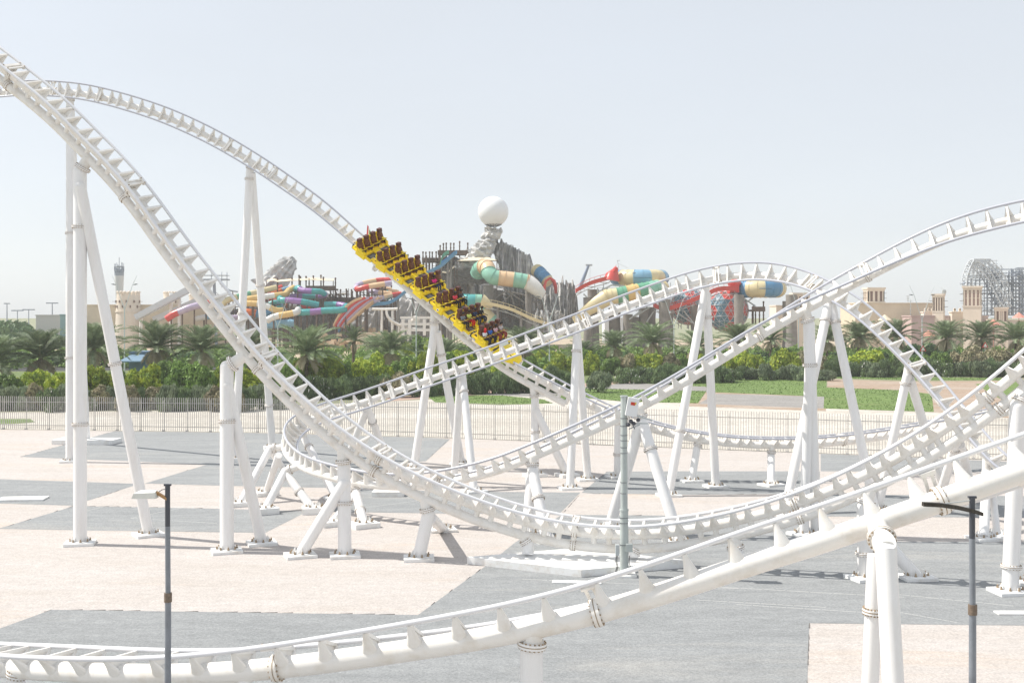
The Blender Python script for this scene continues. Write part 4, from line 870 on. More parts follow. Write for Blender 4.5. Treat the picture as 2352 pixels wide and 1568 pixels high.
# ---------------- plants ----------------
def leafm(name, col, col2, cs=None):
    m = bpy.data.materials.new(name); m.use_nodes = True; t = m.node_tree; b = t.nodes['Principled BSDF']; b.inputs['Roughness'].default_value = .55; b.inputs['Specular IOR Level'].default_value = .3
    g = t.nodes.new('ShaderNodeNewGeometry'); n = t.nodes.new('ShaderNodeTexNoise'); n.inputs['Scale'].default_value = 1.1; n.inputs['Detail'].default_value = 5; t.links.new(g.outputs['Position'], n.inputs['Vector'])
    r = t.nodes.new('ShaderNodeValToRGB'); r.color_ramp.elements[0].position = .36; r.color_ramp.elements[1].position = .64; r.color_ramp.elements[0].color = tuple(col2) + (1,); r.color_ramp.elements[1].color = tuple(col) + (1,)
    t.links.new(n.outputs['Fac'], r.inputs['Fac'])
    oi = t.nodes.new('ShaderNodeObjectInfo'); hv = t.nodes.new('ShaderNodeHueSaturation'); mr = t.nodes.new('ShaderNodeMapRange'); mr.inputs['To Min'].default_value = .75; mr.inputs['To Max'].default_value = 1.25
    t.links.new(oi.outputs['Random'], mr.inputs['Value']); t.links.new(mr.outputs[0], hv.inputs['Value']); t.links.new(r.outputs['Color'], hv.inputs['Color']); t.links.new(hv.outputs[0], b.inputs['Base Color'])
    tr = t.nodes.new('ShaderNodeBsdfTranslucent'); mx = t.nodes.new('ShaderNodeMixShader'); mx.inputs[0].default_value = .22; t.links.new(hv.outputs[0], tr.inputs['Color'])
    o = t.nodes['Material Output']; t.links.new(b.outputs[0], mx.inputs[1]); t.links.new(tr.outputs[0], mx.inputs[2]); t.links.new(mx.outputs[0], o.inputs['Surface'])
    return m
KM = {'lime': leafm('lime_leaves', (.46, .52, .05), (.20, .30, .035)), 'green': leafm('green_leaves', (.22, .34, .07), (.11, .19, .045)), 'oleander': leafm('oleander_leaves', (.19, .26, .11), (.09, .14, .065)),
      'dry': leafm('dry_leaves', (.36, .31, .20), (.19, .19, .10)), 'dark': leafm('dark_leaves', (.12, .20, .075), (.06, .12, .045)), 'greyb': leafm('grey_green_leaves', (.28, .33, .20), (.15, .20, .12))}
stem = mat('branch_bark', (.10, .075, .05), .9); bloom = mat('white_blossom', (.75, .72, .68), .7)
def np_mesh(name, V, nq, mats, mi=None):
    me = bpy.data.meshes.new(name); n = len(V)
    k = nq; nf = n // k
    me.vertices.add(n); me.vertices.foreach_set('co', V.astype(np.float32).ravel()); me.loops.add(n); me.loops.foreach_set('vertex_index', np.arange(n, dtype=np.int32))
    me.polygons.add(nf); me.polygons.foreach_set('loop_start', np.arange(0, n, k, dtype=np.int32)); me.polygons.foreach_set('loop_total', np.full(nf, k, dtype=np.int32))
    for m in mats: me.materials.append(m)
    if mi is not None: me.polygons.foreach_set('material_index', mi.astype(np.int32))
    me.update(calc_edges=True); me.validate(); return me
def leaf_cloud(seed, nl=2600, lumps=13, leaf=0.075, blossom=0.0, tall=False, spiky=False):
    rs_ = np.random.RandomState(seed); Cn = []; Rd = []
    for i in range(lumps):
        a = rs_.uniform(0, 6.28); rr = rs_.uniform(0.15, .70) ** .8; h = rs_.uniform(.12, .80) * (1 - .35 * rr); Cn.append((rr * math.cos(a), rr * math.sin(a), h)); Rd.append(rs_.uniform(.20, .36))
    Cn.append((0, 0, .45)); Rd.append(.45); Cn = np.array(Cn); Rd = np.array(Rd)
    wgt = Rd ** 2 / np.sum(Rd ** 2); ci = rs_.choice(len(Cn), nl, p=wgt); d = rs_.normal(size=(nl, 3)); d /= np.linalg.norm(d, axis=1)[:, None]; d[:, 2] = np.where(rs_.rand(nl) < .6, np.abs(d[:, 2]), d[:, 2])
    rad = Rd[ci] * rs_.uniform(.62, 1.10, nl); P = Cn[ci] + d * rad[:, None] * np.array([1, 1, 1.0]); P[:, 2] = np.maximum(P[:, 2], .02)
    nrm = d + rs_.normal(size=(nl, 3)) * .55; nrm /= np.linalg.norm(nrm, axis=1)[:, None]
    a = np.cross(nrm, rs_.normal(size=(nl, 3))); a /= np.linalg.norm(a, axis=1)[:, None]; b_ = np.cross(nrm, a)
    if spiky: a = a * .4 + np.array([0, 0, 1]) * .6
    sz = leaf * rs_.uniform(.6, 1.35, nl)[:, None]; el = 1.7 if spiky else 1.15
    V = np.stack([P - a * sz * el, P + b_ * sz * .6, P + a * sz * el, P - b_ * sz * .6], 1).reshape(-1, 3)
    mi = (rs_.rand(nl) < blossom).astype(int)
    return V, mi
LV = {}
for kd, mt in KM.items():
    LV[kd] = []
    for v in range(3):
        V, mi = leaf_cloud(hash(kd) % 1000 * 0 + sum(map(ord, kd)) + v * 17, leaf=.062 if kd != 'oleander' else .052, spiky=kd in ('oleander', 'greyb'), blossom=.03 if kd == 'oleander' and v == 1 else 0.0, nl=5200)
        LV[kd].append(np_mesh('foliage', V, 4, [mt, bloom], mi))
def stem_mesh():
    m = MB(); r = random.Random(4)
    for i in range(6):
        a = r.uniform(0, 6.28); m.tube([Vector((0.03 * math.cos(a), .03 * math.sin(a), -.02)), Vector((.15 * math.cos(a), .15 * math.sin(a), .3)), Vector((.35 * math.cos(a), .35 * math.sin(a), .6))], [.03, .02, .008], 5)
    return m.mesh('stem', stem)
STM = stem_mesh()
KN = {'lime': ('yellow-green rounded shrub', 'shrub'), 'green': ('mid-green leafy shrub', 'shrub'), 'oleander': ('dark spiky oleander bush', 'bush'), 'dry': ('brownish dry shrub', 'shrub'), 'dark': ('dark green tree', 'tree'), 'greyb': ('grey-green feathery bush', 'bush')}
plants = []
rp = random.Random(11)
def plant(px, ytop, Y, wpx, kind, row): plants.append((px, ytop, Y, wpx, kind, row))
# front hedge behind the fence
for i, x in enumerate(range(-15, 640, 34)): plant(x, 884 + rp.uniform(-6, 5), 150 + rp.uniform(-2, 3), 62, rp.choice(['greyb', 'dry', 'oleander', 'oleander', 'dry']) if x > 60 else 'greyb', 'from the left in the low left hedge')
for i, x in enumerate(range(640, 1250, 30)): plant(x, 862 + (x - 640) * -.02 + rp.uniform(-7, 5), 168 + (x - 640) * .03 + rp.uniform(-2, 3), 62, rp.choice(['oleander', 'oleander', 'dry' if x < 1000 else 'oleander', 'oleander']), 'from the left in the dark central hedge')
for x, yt in [(1265, 832), (1235, 842), (1375, 852), (1300, 848)]: plant(x, yt, 186, 60, 'oleander' if x < 1320 else 'greyb', 'from the left in the dark central hedge')
for i, x in enumerate(range(1440, 1700, 26)): plant(x, 838 + rp.uniform(-8, 6), 212 + rp.uniform(-3, 3), 58, 'oleander', 'from the left behind the large lawn')
for i, x in enumerate(range(1700, 1900, 28)): plant(x, 842 + rp.uniform(-8, 6), 222 + rp.uniform(-3, 3), 46, 'greyb' if i % 3 else 'oleander', 'from the left behind the twin columns')
for i, x in enumerate(range(1915, 2400, 24)): plant(x, 826 + rp.uniform(-8, 5), 234 + rp.uniform(-3, 3), 48, rp.choice(['oleander', 'oleander', 'greyb']), 'from the left in the low right row')
# rounded shrubs behind
for x, yt, wd, kd in [(20, 858, 60, 'green'), (62, 848, 60, 'lime'), (100, 846, 74, 'lime'), (140, 850, 60, 'lime'), (172, 838, 70, 'lime'), (225, 832, 80, 'lime'), (262, 840, 60, 'green'), (300, 858, 64, 'lime'), (338, 834, 80, 'lime'), (385, 826, 80, 'green'), (430, 828, 84, 'green'), (470, 838, 60, 'green'),
                      (505, 836, 60, 'lime'), (560, 838, 90, 'lime'), (600, 842, 60, 'lime'), (655, 828, 60, 'green')]:
    plant(x, yt, 172 + rp.uniform(-6, 6), wd, kd, 'from the left above the left hedge')
for x, yt, wd, kd in [(690, 818, 76, 'lime'), (735, 810, 86, 'lime'), (775, 818, 60, 'lime'), (806, 826, 50, 'green'), (862, 808, 84, 'lime'), (905, 828, 50, 'green'), (942, 818, 60, 'green'), (975, 800, 70, 'lime'), (1020, 800, 70, 'green'), (1046, 796, 76, 'lime'), (1095, 815, 50, 'green'), (1150, 812, 60, 'lime'), (1180, 815, 50, 'green'), (1215, 810, 60, 'green')]:
    plant(x, yt, 200 + rp.uniform(-6, 6), wd, kd, 'from the left below the train')
for x, yt, wd, kd in [(1285, 804, 66, 'lime'), (1345, 796, 44, 'green'), (1355, 800, 44, 'lime'), (1405, 818, 60, 'green'), (1440, 812, 60, 'dry'), (1465, 808, 60, 'lime'), (1500, 806, 60, 'lime'), (1535, 812, 54, 'dry'), (1580, 820, 50, 'green'), (1620, 812, 40, 'lime'), (1700, 806, 66, 'lime'), (1740, 808, 50, 'lime'), (1800, 794, 80, 'lime'), (1835, 806, 60, 'dry'),
                      (1880, 808, 50, 'dry'), (1920, 812, 50, 'green'), (1985, 798, 90, 'lime'), (2060, 812, 50, 'green'), (2120, 812, 50, 'green'), (2160, 806, 50, 'green'), (2226, 794, 70, 'dry'), (2290, 796, 84, 'dry'), (2350, 796, 50, 'dry')]:
    plant(x, yt, 242 + rp.uniform(-6, 6), wd, kd, 'from the left on the right half')
# taller trees between the palms
for x, yt, wd, kd in [(-10, 770, 90, 'dark'), (40, 800, 80, 'dark'), (150, 790, 70, 'dark'), (250, 790, 70, 'dark'), (420, 800, 90, 'dark'), (540, 800, 90, 'dark'), (640, 800, 70, 'dark'), (830, 806, 60, 'green'), (935, 780, 60, 'lime'), (975, 768, 70, 'green'), (1010, 760, 60, 'lime'), (905, 800, 70, 'green'), (1060, 786, 70, 'green'), (1130, 790, 70, 'dark'), (1180, 800, 60, 'dark'), (1250, 785, 60, 'lime'), (1340, 775, 60, 'green'), (1385, 778, 60, 'green'), (1440, 790, 60, 'dark'), (1470, 790, 60, 'green'),
                      (1550, 778, 70, 'green'), (1600, 786, 60, 'green'), (1660, 785, 60, 'green'), (1740, 790, 60, 'dark'), (1800, 780, 60, 'green'), (1850, 780, 60, 'green'), (1930, 784, 60, 'dark'), (2010, 786, 60, 'dark'), (2090, 772, 70, 'dark'), (2130, 770, 80, 'dark'), (2185, 785, 70, 'dark'), (2240, 778, 70, 'dark'), (2300, 780, 70, 'dark'), (2350, 782, 60, 'dark')]:
    plant(x, yt, 285 + rp.uniform(-8, 8), wd, kd, 'from the left among the %s palms' % ('left' if x < 800 else 'middle' if x < 1500 else 'right'))
plants = [(p[0], max(p[1], 806) if (p[4] == 'dark' and not 2080 < p[0] < 2250) else (p[1] + 14 if 'among' in p[5] and not 920 < p[0] < 1080 else p[1]), p[2], p[3], p[4], p[5]) for p in plants]
seq = {}
for p in sorted(plants, key=lambda q: q[0]):
    px, yt, Y, wpx, kd, row = p; key = (kd, row); seq[key] = seq.get(key, 0) + 1
tot_ = dict(seq); seq = {}
for p in sorted(plants, key=lambda q: q[0]):
    px, yt, Y, wpx, kd, row = p; key = (kd, row); n = seq.get(key, 0); seq[key] = n + 1
    nm = {'shrub': 'shrub', 'bush': 'oleander_bush' if kd == 'oleander' else 'feathery_bush', 'tree': 'broadleaf_tree'}[KN[kd][1]]
    if 'among' in row: nm = 'broadleaf_tree'
    H = CH - (yt - HZ) / F * Y; Wd = wpx / F * Y; loc = gx(px, Y)
    bits = row.split(' ', 1); desc = KN[kd][0].replace('rounded shrub', 'tree').replace('leafy shrub', 'tree') if 'among' in row else KN[kd][0]
    lb = '%s %s %s' % (ORD[n], desc, row) if tot_[key] > 1 else '%s %s' % (desc, row.replace('from the left ', ''))
    grp = {'lime': 'yellow-green shrubs', 'green': 'mid-green shrubs', 'oleander': 'dark oleander bushes', 'dry': 'brownish shrubs', 'dark': 'dark trees among the palms', 'greyb': 'feathery grey-green bushes'}[kd]
    root = thing(nm, lb, KN[kd][1] if 'among' not in row else 'tree', loc, group=grp)
    root.rotation_euler.z = rp.uniform(0, 6.28); root.scale = (Wd / 1.7, Wd / 1.7, H / 1.02)
    fo = bpy.data.objects.new('foliage', LV[kd][rp.randrange(3)]); C.objects.link(fo); fo.parent = root
    so_ = bpy.data.objects.new('trunk' if 'among' in row else 'stem', STM); C.objects.link(so_); so_.parent = root

# date palms
frond_g = leafm('palm_fronds', (.30, .36, .22), (.13, .18, .09)); frond_d = leafm('dry_fronds', (.50, .44, .31), (.36, .30, .20)); ptrunk = mat('palm_trunk', (.19, .14, .10), .95, n=.6, ns=3, bump=1.0, bs=6)
def palm_mesh(seed, nf=58):
    r = np.random.RandomState(seed); Q = []; MI = []
    for i in range(nf):
        u = i / nf; dead = u > .86
        el = math.radians(84 - 96 * u ** 1.05 + r.uniform(-8, 8)) if not dead else math.radians(-35 + r.uniform(-15, 10)); az = i * 2.39996 + r.uniform(-.2, .2)
        Ln = (5.6 if not dead else 2.8) * r.uniform(.88, 1.08) * (1.0 if u > .15 else .8); n = 17; p = np.array([0, 0, 0.0]); hd = np.array([math.cos(az), math.sin(az), 0]); pts = [p.copy()]; ang = el
        for k in range(n):
            ang -= (.018 + .062 * (k / n)) * (1.15 if not dead else .8); ang = max(ang, -1.45)
            p = p + (hd * math.cos(ang) + np.array([0, 0, math.sin(ang)])) * Ln / n; pts.append(p.copy())
        side = np.array([-hd[1], hd[0], 0])
        for k in range(n):
            a, b_ = pts[k], pts[k + 1]; t = (b_ - a) / np.linalg.norm(b_ - a); up = np.cross(side, t) * -1; wv = .045 * (1 - k / n) + .012
            Q += [a - side * wv, b_ - side * wv, b_ + side * wv, a + side * wv]; MI.append(1 if dead else 2)
            if k < 2: continue
            ll = .85 * math.sin(math.pi * min(1, (k / n) * .72 + .14)) + .14
            for sg in (-1, 1):
                for q in (0, .33, .66):
                    o = a + (b_ - a) * q; d = side * sg * .62 + t * .62 + up * (.34 + r.uniform(-.12, .12)) + np.array([0, 0, -.10]); d = d / np.linalg.norm(d) * ll * r.uniform(.85, 1.1)
                    w2 = t * .055; e = o + d; Q += [o - w2, o + w2, e + w2 * .35, e - w2 * .35]; MI.append(1 if dead else 0)
    return np_mesh('crown', np.array(Q), 4, [frond_g, frond_d, mat('rachis', (.26, .25, .13), .7)], np.array(MI))
PM = [palm_mesh(s) for s in (1, 5, 9)]
YP = palm_mesh(21, 34)
def palm_trunk():
    m = MB(); pts = []; rad = []
    for k in range(15): pts.append(Vector((0.05 * math.sin(k * .6), 0, k / 14))); rad.append(.30 + (.05 if k % 2 else -.03) + (.10 if k > 11 else 0))
    # radius is divided by scale later: build at true radius, height scaled per palm
    m.tube(pts, rad, 12, smooth=False); return m.mesh('trunk', ptrunk)
PT = palm_trunk()
palms = [(-10, 752, 196, 1.0, 'cut by the left edge'), (92, 738, 200, 1.02, 'left of the thick left column'), (214, 726, 205, .95, 'between the left column and its brace'), (360, 724, 214, .98, 'right of the white slanting brace at left'), (462, 730, 214, .98, 'behind the plunging track at left'), (572, 742, 232, .9, 'behind the double-spine track, left of its leg pair'),
         (704, 732, 198, .98, 'large and low in the middle left'), (896, 745, 228, .86, 'below the train, thin crowned'), (1020, 765, 240, .82, 'behind the A-frame under the train'), (1205, 738, 246, .92, 'just right of the train nose'), (1338, 772, 255, .8, 'behind the slim leg pair'), (1410, 748, 256, .84, 'between the leg pair and the largest middle palm'),
         (1498, 729, 247, .98, 'largest right of centre'), (1600, 748, 256, .9, 'behind the hill support A-frame'), (1695, 730, 252, .92, 'in front of the lattice globe'), (1770, 736, 285, .9, 'seen through the rising track'), (1900, 734, 275, .92, 'behind the twin columns'), (1972, 726, 275, .92, 'in the gap under the falling track'), (2058, 724, 272, .95, 'in front of the beige building'),
         (2172, 724, 268, .98, 'in front of the crenellated wall'), (2254, 725, 270, .95, 'in front of the largest wind tower'), (2334, 727, 268, .98, 'nearest the right edge'), (860, 760, 350, .9, 'grey and distant behind the multi-lane slide'), (1975, 748, 330, .8, 'distant, above the track at right')]
for i, (px, yt, Y, sc2, lb) in enumerate(palms):
    loc = gx(px, Y); top_ = CH - (yt - HZ) / F * Y; sc2 *= 1.30 if px < 1300 else 1.16; hc = top_ - 4.9 * sc2
    root = thing('date_palm', 'date palm %s' % lb, 'palm tree', loc, group='date palms along the road')
    cr = bpy.data.objects.new('crown', PM[i % 3]); C.objects.link(cr); cr.parent = root; cr.location = (0, 0, hc); cr.rotation_euler.z = rp.uniform(0, 6.28); cr.scale = (sc2,) * 3
    tk = bpy.data.objects.new('trunk', PT); C.objects.link(tk); tk.parent = root; tk.scale = (1, 1, hc + .1)
px, yt, Y = 812, 748, 215; loc = gx(px, Y); hc = CH - (yt - HZ) / F * Y - 3.0
root = thing('date_palm', 'young narrow date palm with an upright tuft, left of the thin crowned palm', 'palm tree', loc, group='date palms along the road')
cr = bpy.data.objects.new('crown', YP); C.objects.link(cr); cr.parent = root; cr.location = (0, 0, hc); cr.scale = (.55, .55, .8)
tk = bpy.data.objects.new('trunk', PT); C.objects.link(tk); tk.parent = root; tk.scale = (.9, .9, hc + .1)
# far tree mass on the left horizon
rs_ = np.random.RandomState(5); Vs = []
for i in range(240):
    x = rs_.uniform(-40, 260); Y = rs_.uniform(420, 700); yt = 738 + (x > 60) * 26 + rs_.uniform(-4, 8); top_ = CH - (yt - HZ) / F * Y; X = (x - 1176) / F * Y; V, _ = leaf_cloud(i % 9, nl=160, lumps=6, leaf=.14); V = V * np.array([7, 7, max(2, top_)]); V[:, 0] += X; V[:, 1] += Y; Vs.append(V)
me = np_mesh('far_woods', np.concatenate(Vs), 4, [KM['dark']]); o = bpy.data.objects.new('far_woods', me); C.objects.link(o); tag(o, 'hazy band of distant trees along the left horizon', 'trees', kind='stuff')
Vs = []
for i in range(700):
    x = rs_.uniform(-60, 2420); Y = rs_.uniform(262, 345) ; h = rs_.uniform(1.6, 3.6) if 300 > Y else rs_.uniform(2.5, 4.6); X = (x - 1176) / F * Y; V, _ = leaf_cloud(i % 9, nl=150, lumps=6, leaf=.13); V = V * np.array([2.8, 2.8, h]); V[:, 0] += X; V[:, 1] += Y; Vs.append(V)
me = np_mesh('undergrowth', np.concatenate(Vs), 4, [KM['green']]); o = bpy.data.objects.new('undergrowth', me); C.objects.link(o); tag(o, 'low green undergrowth beneath the palms and shrubs', 'undergrowth', kind='stuff')
# ---------------- water park in the distance ----------------
def cv(x0, y0, s): return lambda p: (x0 + p[0] * s, y0 + p[1] * s)
cL, cM, cT, c4, c5, c6, c0 = cv(344.5, 545.5, .2014), cv(717.8, 574.2, .2014), cv(918.8, 430.7, .2014), cv(1292, 574.2, .2014), cv(1550.4, 574.2, .1831), cv(1895, 574.2, .2015), cv(0, 574.2, .2746)
YP0 = 450.0
def pt(c, p, Y=YP0):
    q = c(p); return at(q[0], q[1], Y + (p[2] if len(p) > 2 else 0))
pc = {'teal': (.07, .36, .36), 'purple': (.30, .16, .40), 'yellow': (.72, .50, .20), 'white': (.74, .73, .70), 'red': (.62, .06, .05), 'blue': (.10, .28, .48), 'orange': (.70, .17, .05), 'green': (.13, .38, .24), 'cream': (.70, .60, .36), 'lilac': (.50, .42, .56), 'peach': (.72, .50, .30), 'skyblue': (.22, .42, .58), 'mint': (.26, .52, .40), 'pink': (.70, .28, .30)}
PM_ = {k: mat('slide_' + k, v, .35, n=.10, ns=.5) for k, v in pc.items()}
def dens(P, step):
    Q = [P[0] * 2 - P[1]] + P + [P[-1] * 2 - P[-2]]; out = []
    for i in range(1, len(Q) - 2):
        n = max(2, int((Q[i + 1] - Q[i]).length / step))
        for k in range(n):
            t = k / n; a, b_, c, d = Q[i - 1], Q[i], Q[i + 1], Q[i + 2]
            out.append(0.5 * ((2 * b_) + (c - a) * t + (2 * a - 5 * b_ + 4 * c - d) * t * t + (3 * b_ - a - 3 * c + d) * t ** 3))
    out.append(P[-1]); return out
def tube_slide(label, c, pts, r, cols, sl, Y=YP0, posts=0, group='tube slides of the water park', name='tube_slide'):
    P = dens([pt(c, p, Y) for p in pts], .7); Ls = [0]
    for a, b_ in zip(P[:-1], P[1:]): Ls.append(Ls[-1] + (b_ - a).length)
    root = thing(name, label, 'water slide', (P[0].x, P[0].y, 0), group=group); m = MB()
    m.tube(P, r, 14, mif=lambda i: int(Ls[i] / sl) % len(cols))
    rb = m; X = None; nx = 0
    for i in range(1, len(P) - 1):
        if Ls[i] >= nx:
            T = (P[i + 1] - P[i - 1]).normalized(); rb.cyl(P[i] - T * .07, P[i] + T * .07, r * 1.09, n=14, mi=int(Ls[i] / sl) % len(cols)); nx += sl / 2
    m.build('tube', [PM_[q] for q in cols], root)
    for k in range(posts):
        i = int((k + .5) / posts * (len(P) - 1)); p = P[i]; MB().cyl((p.x, p.y + r * .2, 0), p, .35, .3, n=8).build('post', wood, root)
    return root
wood = mat('dark_timber', (.16, .11, .085), .9, n=.5, ns=.8); rockg = mat('grey_rock', (.70, .68, .65), .95, col2=(.34, .345, .355), ns=.35, bump=1.0, bs=.8); rockd = mat('dark_rock', (.30, .30, .30), .95, n=.4, ns=.25, bump=1, bs=.6)
rockb = mat('sand_rock', (.62, .47, .32), .95, n=.35, ns=.4); stone = mat('concrete_trunk', (.26, .24, .22), .95, n=.3, ns=.4); canv = mat('beige_canvas', (.72, .62, .46), .8)
def fnoise(p, s=1.0): return noise.noise(Vector(p) * s)
def rock_tube(name, label, secs, seed, c, Y=YP0, mt=None, n=30, amp=.22, stri=.16, parent=None, cat='rock formation'):
    """secs: (cx, cy, half_width_m, half_depth_m)"""
    P = [pt(c, s_[:2], Y) for s_ in secs]; m = MB(); rings = []; K = 7
    for i in range(len(P) - 1):
        for k in range(K):
            t = k / K; rings.append((P[i].lerp(P[i + 1], t), secs[i][2] * (1 - t) + secs[i + 1][2] * t, secs[i][3] * (1 - t) + secs[i + 1][3] * t, (P[i + 1] - P[i]).normalized()))
    rings.append((P[-1], secs[-1][2], secs[-1][3], (P[-1] - P[-2]).normalized())); vs = []
    for i, (p, a, b_, T) in enumerate(rings):
        X = Vector((T.z, 0, -T.x)).normalized(); Yv = Vector((0, 1, 0))
        for j in range(n):
            th = 2 * math.pi * j / n; q = Vector((math.cos(th) * 2, math.sin(th) * 2, seed * 7.3)); st_ = abs(noise.noise(Vector((j * .9, seed, i * .06)))) * 2 * stri * (1 if j % 2 else -.4)
            f = 1 + amp * noise.noise(Vector((q.x, q.y, seed + i * .42))) * 1.6 + st_ + amp * .5 * noise.cell(Vector((j * .5, i * .5, seed)))
            vs.append(p + X * (a * math.cos(th) * f) + Yv * (b_ * math.sin(th) * f) + Vector((0, 0, noise.noise(Vector((j * .8, seed, 3))) * (a * .5 if i == len(rings) - 1 else .3))))
    k = len(rings); fs = [(i * n + j, i * n + (j + 1) % n, (i + 1) * n + (j + 1) % n, (i + 1) * n + j) for i in range(k - 1) for j in range(n)]
    fs += [tuple(reversed(range(n))), tuple(range((k - 1) * n, k * n))]; m.add(vs, fs)
    o = m.build(name, mt or rockg, parent, org=(P[0].x, P[0].y, 0) if parent is None else None)
    if parent is None: tag(o, label, cat)
    return o
def columns(name, label, c, top, base_y, Y, sz, depth, lean=(0, 0), seed=1, mt=None, jit=1.2, cat='rock formation', low=None):
    """top: list of (cx, cy) outline, columns hang from it down to base_y (crop px) or to the lower outline"""
    r = random.Random(seed); m = MB(); T_ = [pt(c, p, Y) for p in top]; xs0, xs1 = T_[0].x, T_[-1].x
    Lw = [pt(c, p, Y) for p in low] if low else None
    def itp(L_, x):
        for a, b_ in zip(L_[:-1], L_[1:]):
            if a.x <= x <= b_.x: return a.z + (b_.z - a.z) * (x - a.x) / max(1e-6, b_.x - a.x)
        return L_[-1].z if x > L_[-1].x else L_[0].z
    zb = pt(c, (0, base_y), Y).z; x = xs0
    while x < xs1:
        for d in range(depth):
            xx = x + r.uniform(-.3, .3) * sz; yy = Y + d * sz * 1.1 + r.uniform(-.4, .4) * sz + 2.5 * math.sin((xx - xs0) / (xs1 - xs0) * math.pi) * -1.0
            zt = itp(T_, xx) + r.uniform(-jit, jit * .3) - (0 if d else r.uniform(0, jit)); z0 = itp(Lw, xx) if Lw else zb
            if zt - z0 < .4: continue
            rr = sz * r.uniform(.5, .85); k = 6; a0 = r.uniform(0, 1); pts = [Vector((xx + lean[0] * q, yy, z0 + (zt - z0) * q)) for q in (0, .25, .5, .75, 1)]
            pts = [p + Vector((r.uniform(-.12, .12) * sz, 0, 0)) for p in pts]; m.tube(pts, [rr, rr * r.uniform(.85, 1.1), rr * r.uniform(.85, 1.05), rr * r.uniform(.8, 1), rr * .72], 6, smooth=False)
        x += sz * .62
    o = m.build(name, mt or rockg, None, org=((xs0 + xs1) / 2, Y, 0)); return tag(o, label, cat)
def sheet_rock(name, label, c, top, low, Y, dep, seed, nu=90, nv=26, ridge=1.3, jag=1.6, mt=None, cat='rock formation', steps=0.0):
    """a thick weathered rock wall between an upper and a lower outline (crop pixels), ridged and jagged"""
    T_ = [pt(c, p, Y) for p in top]; L_ = [pt(c, p, Y) for p in low]
    def itp(Q, x):
        if x <= Q[0].x: return Q[0].z
        for a, b_ in zip(Q[:-1], Q[1:]):
            if a.x <= x <= b_.x: return a.z + (b_.z - a.z) * (x - a.x) / max(1e-6, b_.x - a.x)
        return Q[-1].z
    x0, x1 = T_[0].x, T_[-1].x; m = MB(); vs = []; nz_ = lambda a, b_, q: noise.noise(Vector((a, b_, seed * 3.7 + q)))
    for u in range(nu + 1):
        x = x0 + (x1 - x0) * u / nu; ub = (u // 3) * 3 if steps else (u // 2) * 2; zt = itp(T_, x) + jag * (abs(nz_(ub * .43, 0, 1)) * 2 - .5) * (.8 if steps else .55); zb = itp(L_, x)
        if steps: zt = math.floor(zt / steps) * steps + nz_(u, 3, 3) * .4
        bow = math.sin(math.pi * u / nu)
        for v in range(nv + 1):
            t = v / nv; z = zb + (zt - zb) * t; rg_ = (abs(nz_(u * .62 + t * 1.1, t * .5, 2)) - .25) * ridge * 2.2 + nz_(u * .16, t * 2.5, 5) * ridge * 1.3 + nz_(u * .9, t * 14, 7) * ridge * .45
            vs.append(Vector((x + nz_(u * .4, t * 5, 9) * .5 + t * 0.0, Y - dep * .5 * bow * (1 - .55 * t) - rg_, z + nz_(u * .7, t * 9, 11) * .25)))
    o = len(vs)
    for u in range(nu + 1):
        for v in (0, nv): p = vs[u * (nv + 1) + v]; vs.append(Vector((p.x, Y + dep * .5 * (1 if v == 0 else .4), p.z)))
    k = nv + 1; fs = [(u * k + v, (u + 1) * k + v, (u + 1) * k + v + 1, u * k + v + 1) for u in range(nu) for v in range(nv)]
    fs += [(u * k + nv, (u + 1) * k + nv, o + (u + 1) * 2 + 1, o + u * 2 + 1) for u in range(nu)] + [(o + u * 2, o + u * 2 + 1, o + u * 2 + 3, o + u * 2 + 2) for u in range(nu)]
    m.add(vs, fs); ob = m.build(name, mt or rockg, None, org=((x0 + x1) / 2, Y, 0)); return tag(ob, label, cat)
# --- the pearl on its rock arm
q = at(1133, 486, 452); pearl = thing('giant_sphere', 'large smooth white sphere balanced on top of the rock arm', 'sphere', q)
MB().sphere(q, 6.05, 48, 32).build('ball', mat('pearl_white', (.82, .83, .84), .4), pearl)
m = MB(); rr = 6.12
for j in range(16):
    a = 2 * math.pi * j / 16; pts = [q + Vector((rr * math.sin(t) * math.cos(a), rr * math.sin(t) * math.sin(a), rr * math.cos(t))) for t in (2.55, 2.7, 2.9, 3.05)]; m.tube(pts, .10, 5)
m.tube([q + Vector((rr * math.sin(2.62) * math.cos(t), rr * math.sin(2.62) * math.sin(t), rr * math.cos(2.62))) for t in [2 * math.pi * k / 24 for k in range(25)]], .09, 5, caps=False)
m.build('base_cage', mat('cage', (.12, .12, .13), .6), pearl)
rock_tube('leaning_rock', 'leaning grey rock arm that carries the white sphere', [(700, 1010, 5.5, 5), (790, 930, 5.0, 5), (850, 830, 4.6, 4.5), (940, 740, 3.9, 4), (1000, 640, 3.2, 3.4), (1020, 570, 2.6, 2.8), (1060, 510, 3.0, 2.8), (1070, 462, 3.4, 3)], 3, cT, 452, amp=.30, stri=.10, n=22)
sheet_rock('ridged_rock', 'ridged grey rock fin sweeping down to the right of the sphere', cT, [(1040, 670), (1060, 610), (1085, 585), (1110, 590), (1130, 625), (1145, 590), (1160, 575), (1180, 620), (1220, 640), (1260, 655), (1340, 705), (1440, 765), (1500, 835), (1540, 920), (1580, 1060), (1650, 1200)],
           [(1040, 690), (1080, 790), (1130, 900), (1170, 1000), (1200, 1160), (1230, 1500), (1700, 1500)], 455, 9, 5, nu=110, nv=40, ridge=1.5, jag=1.6)
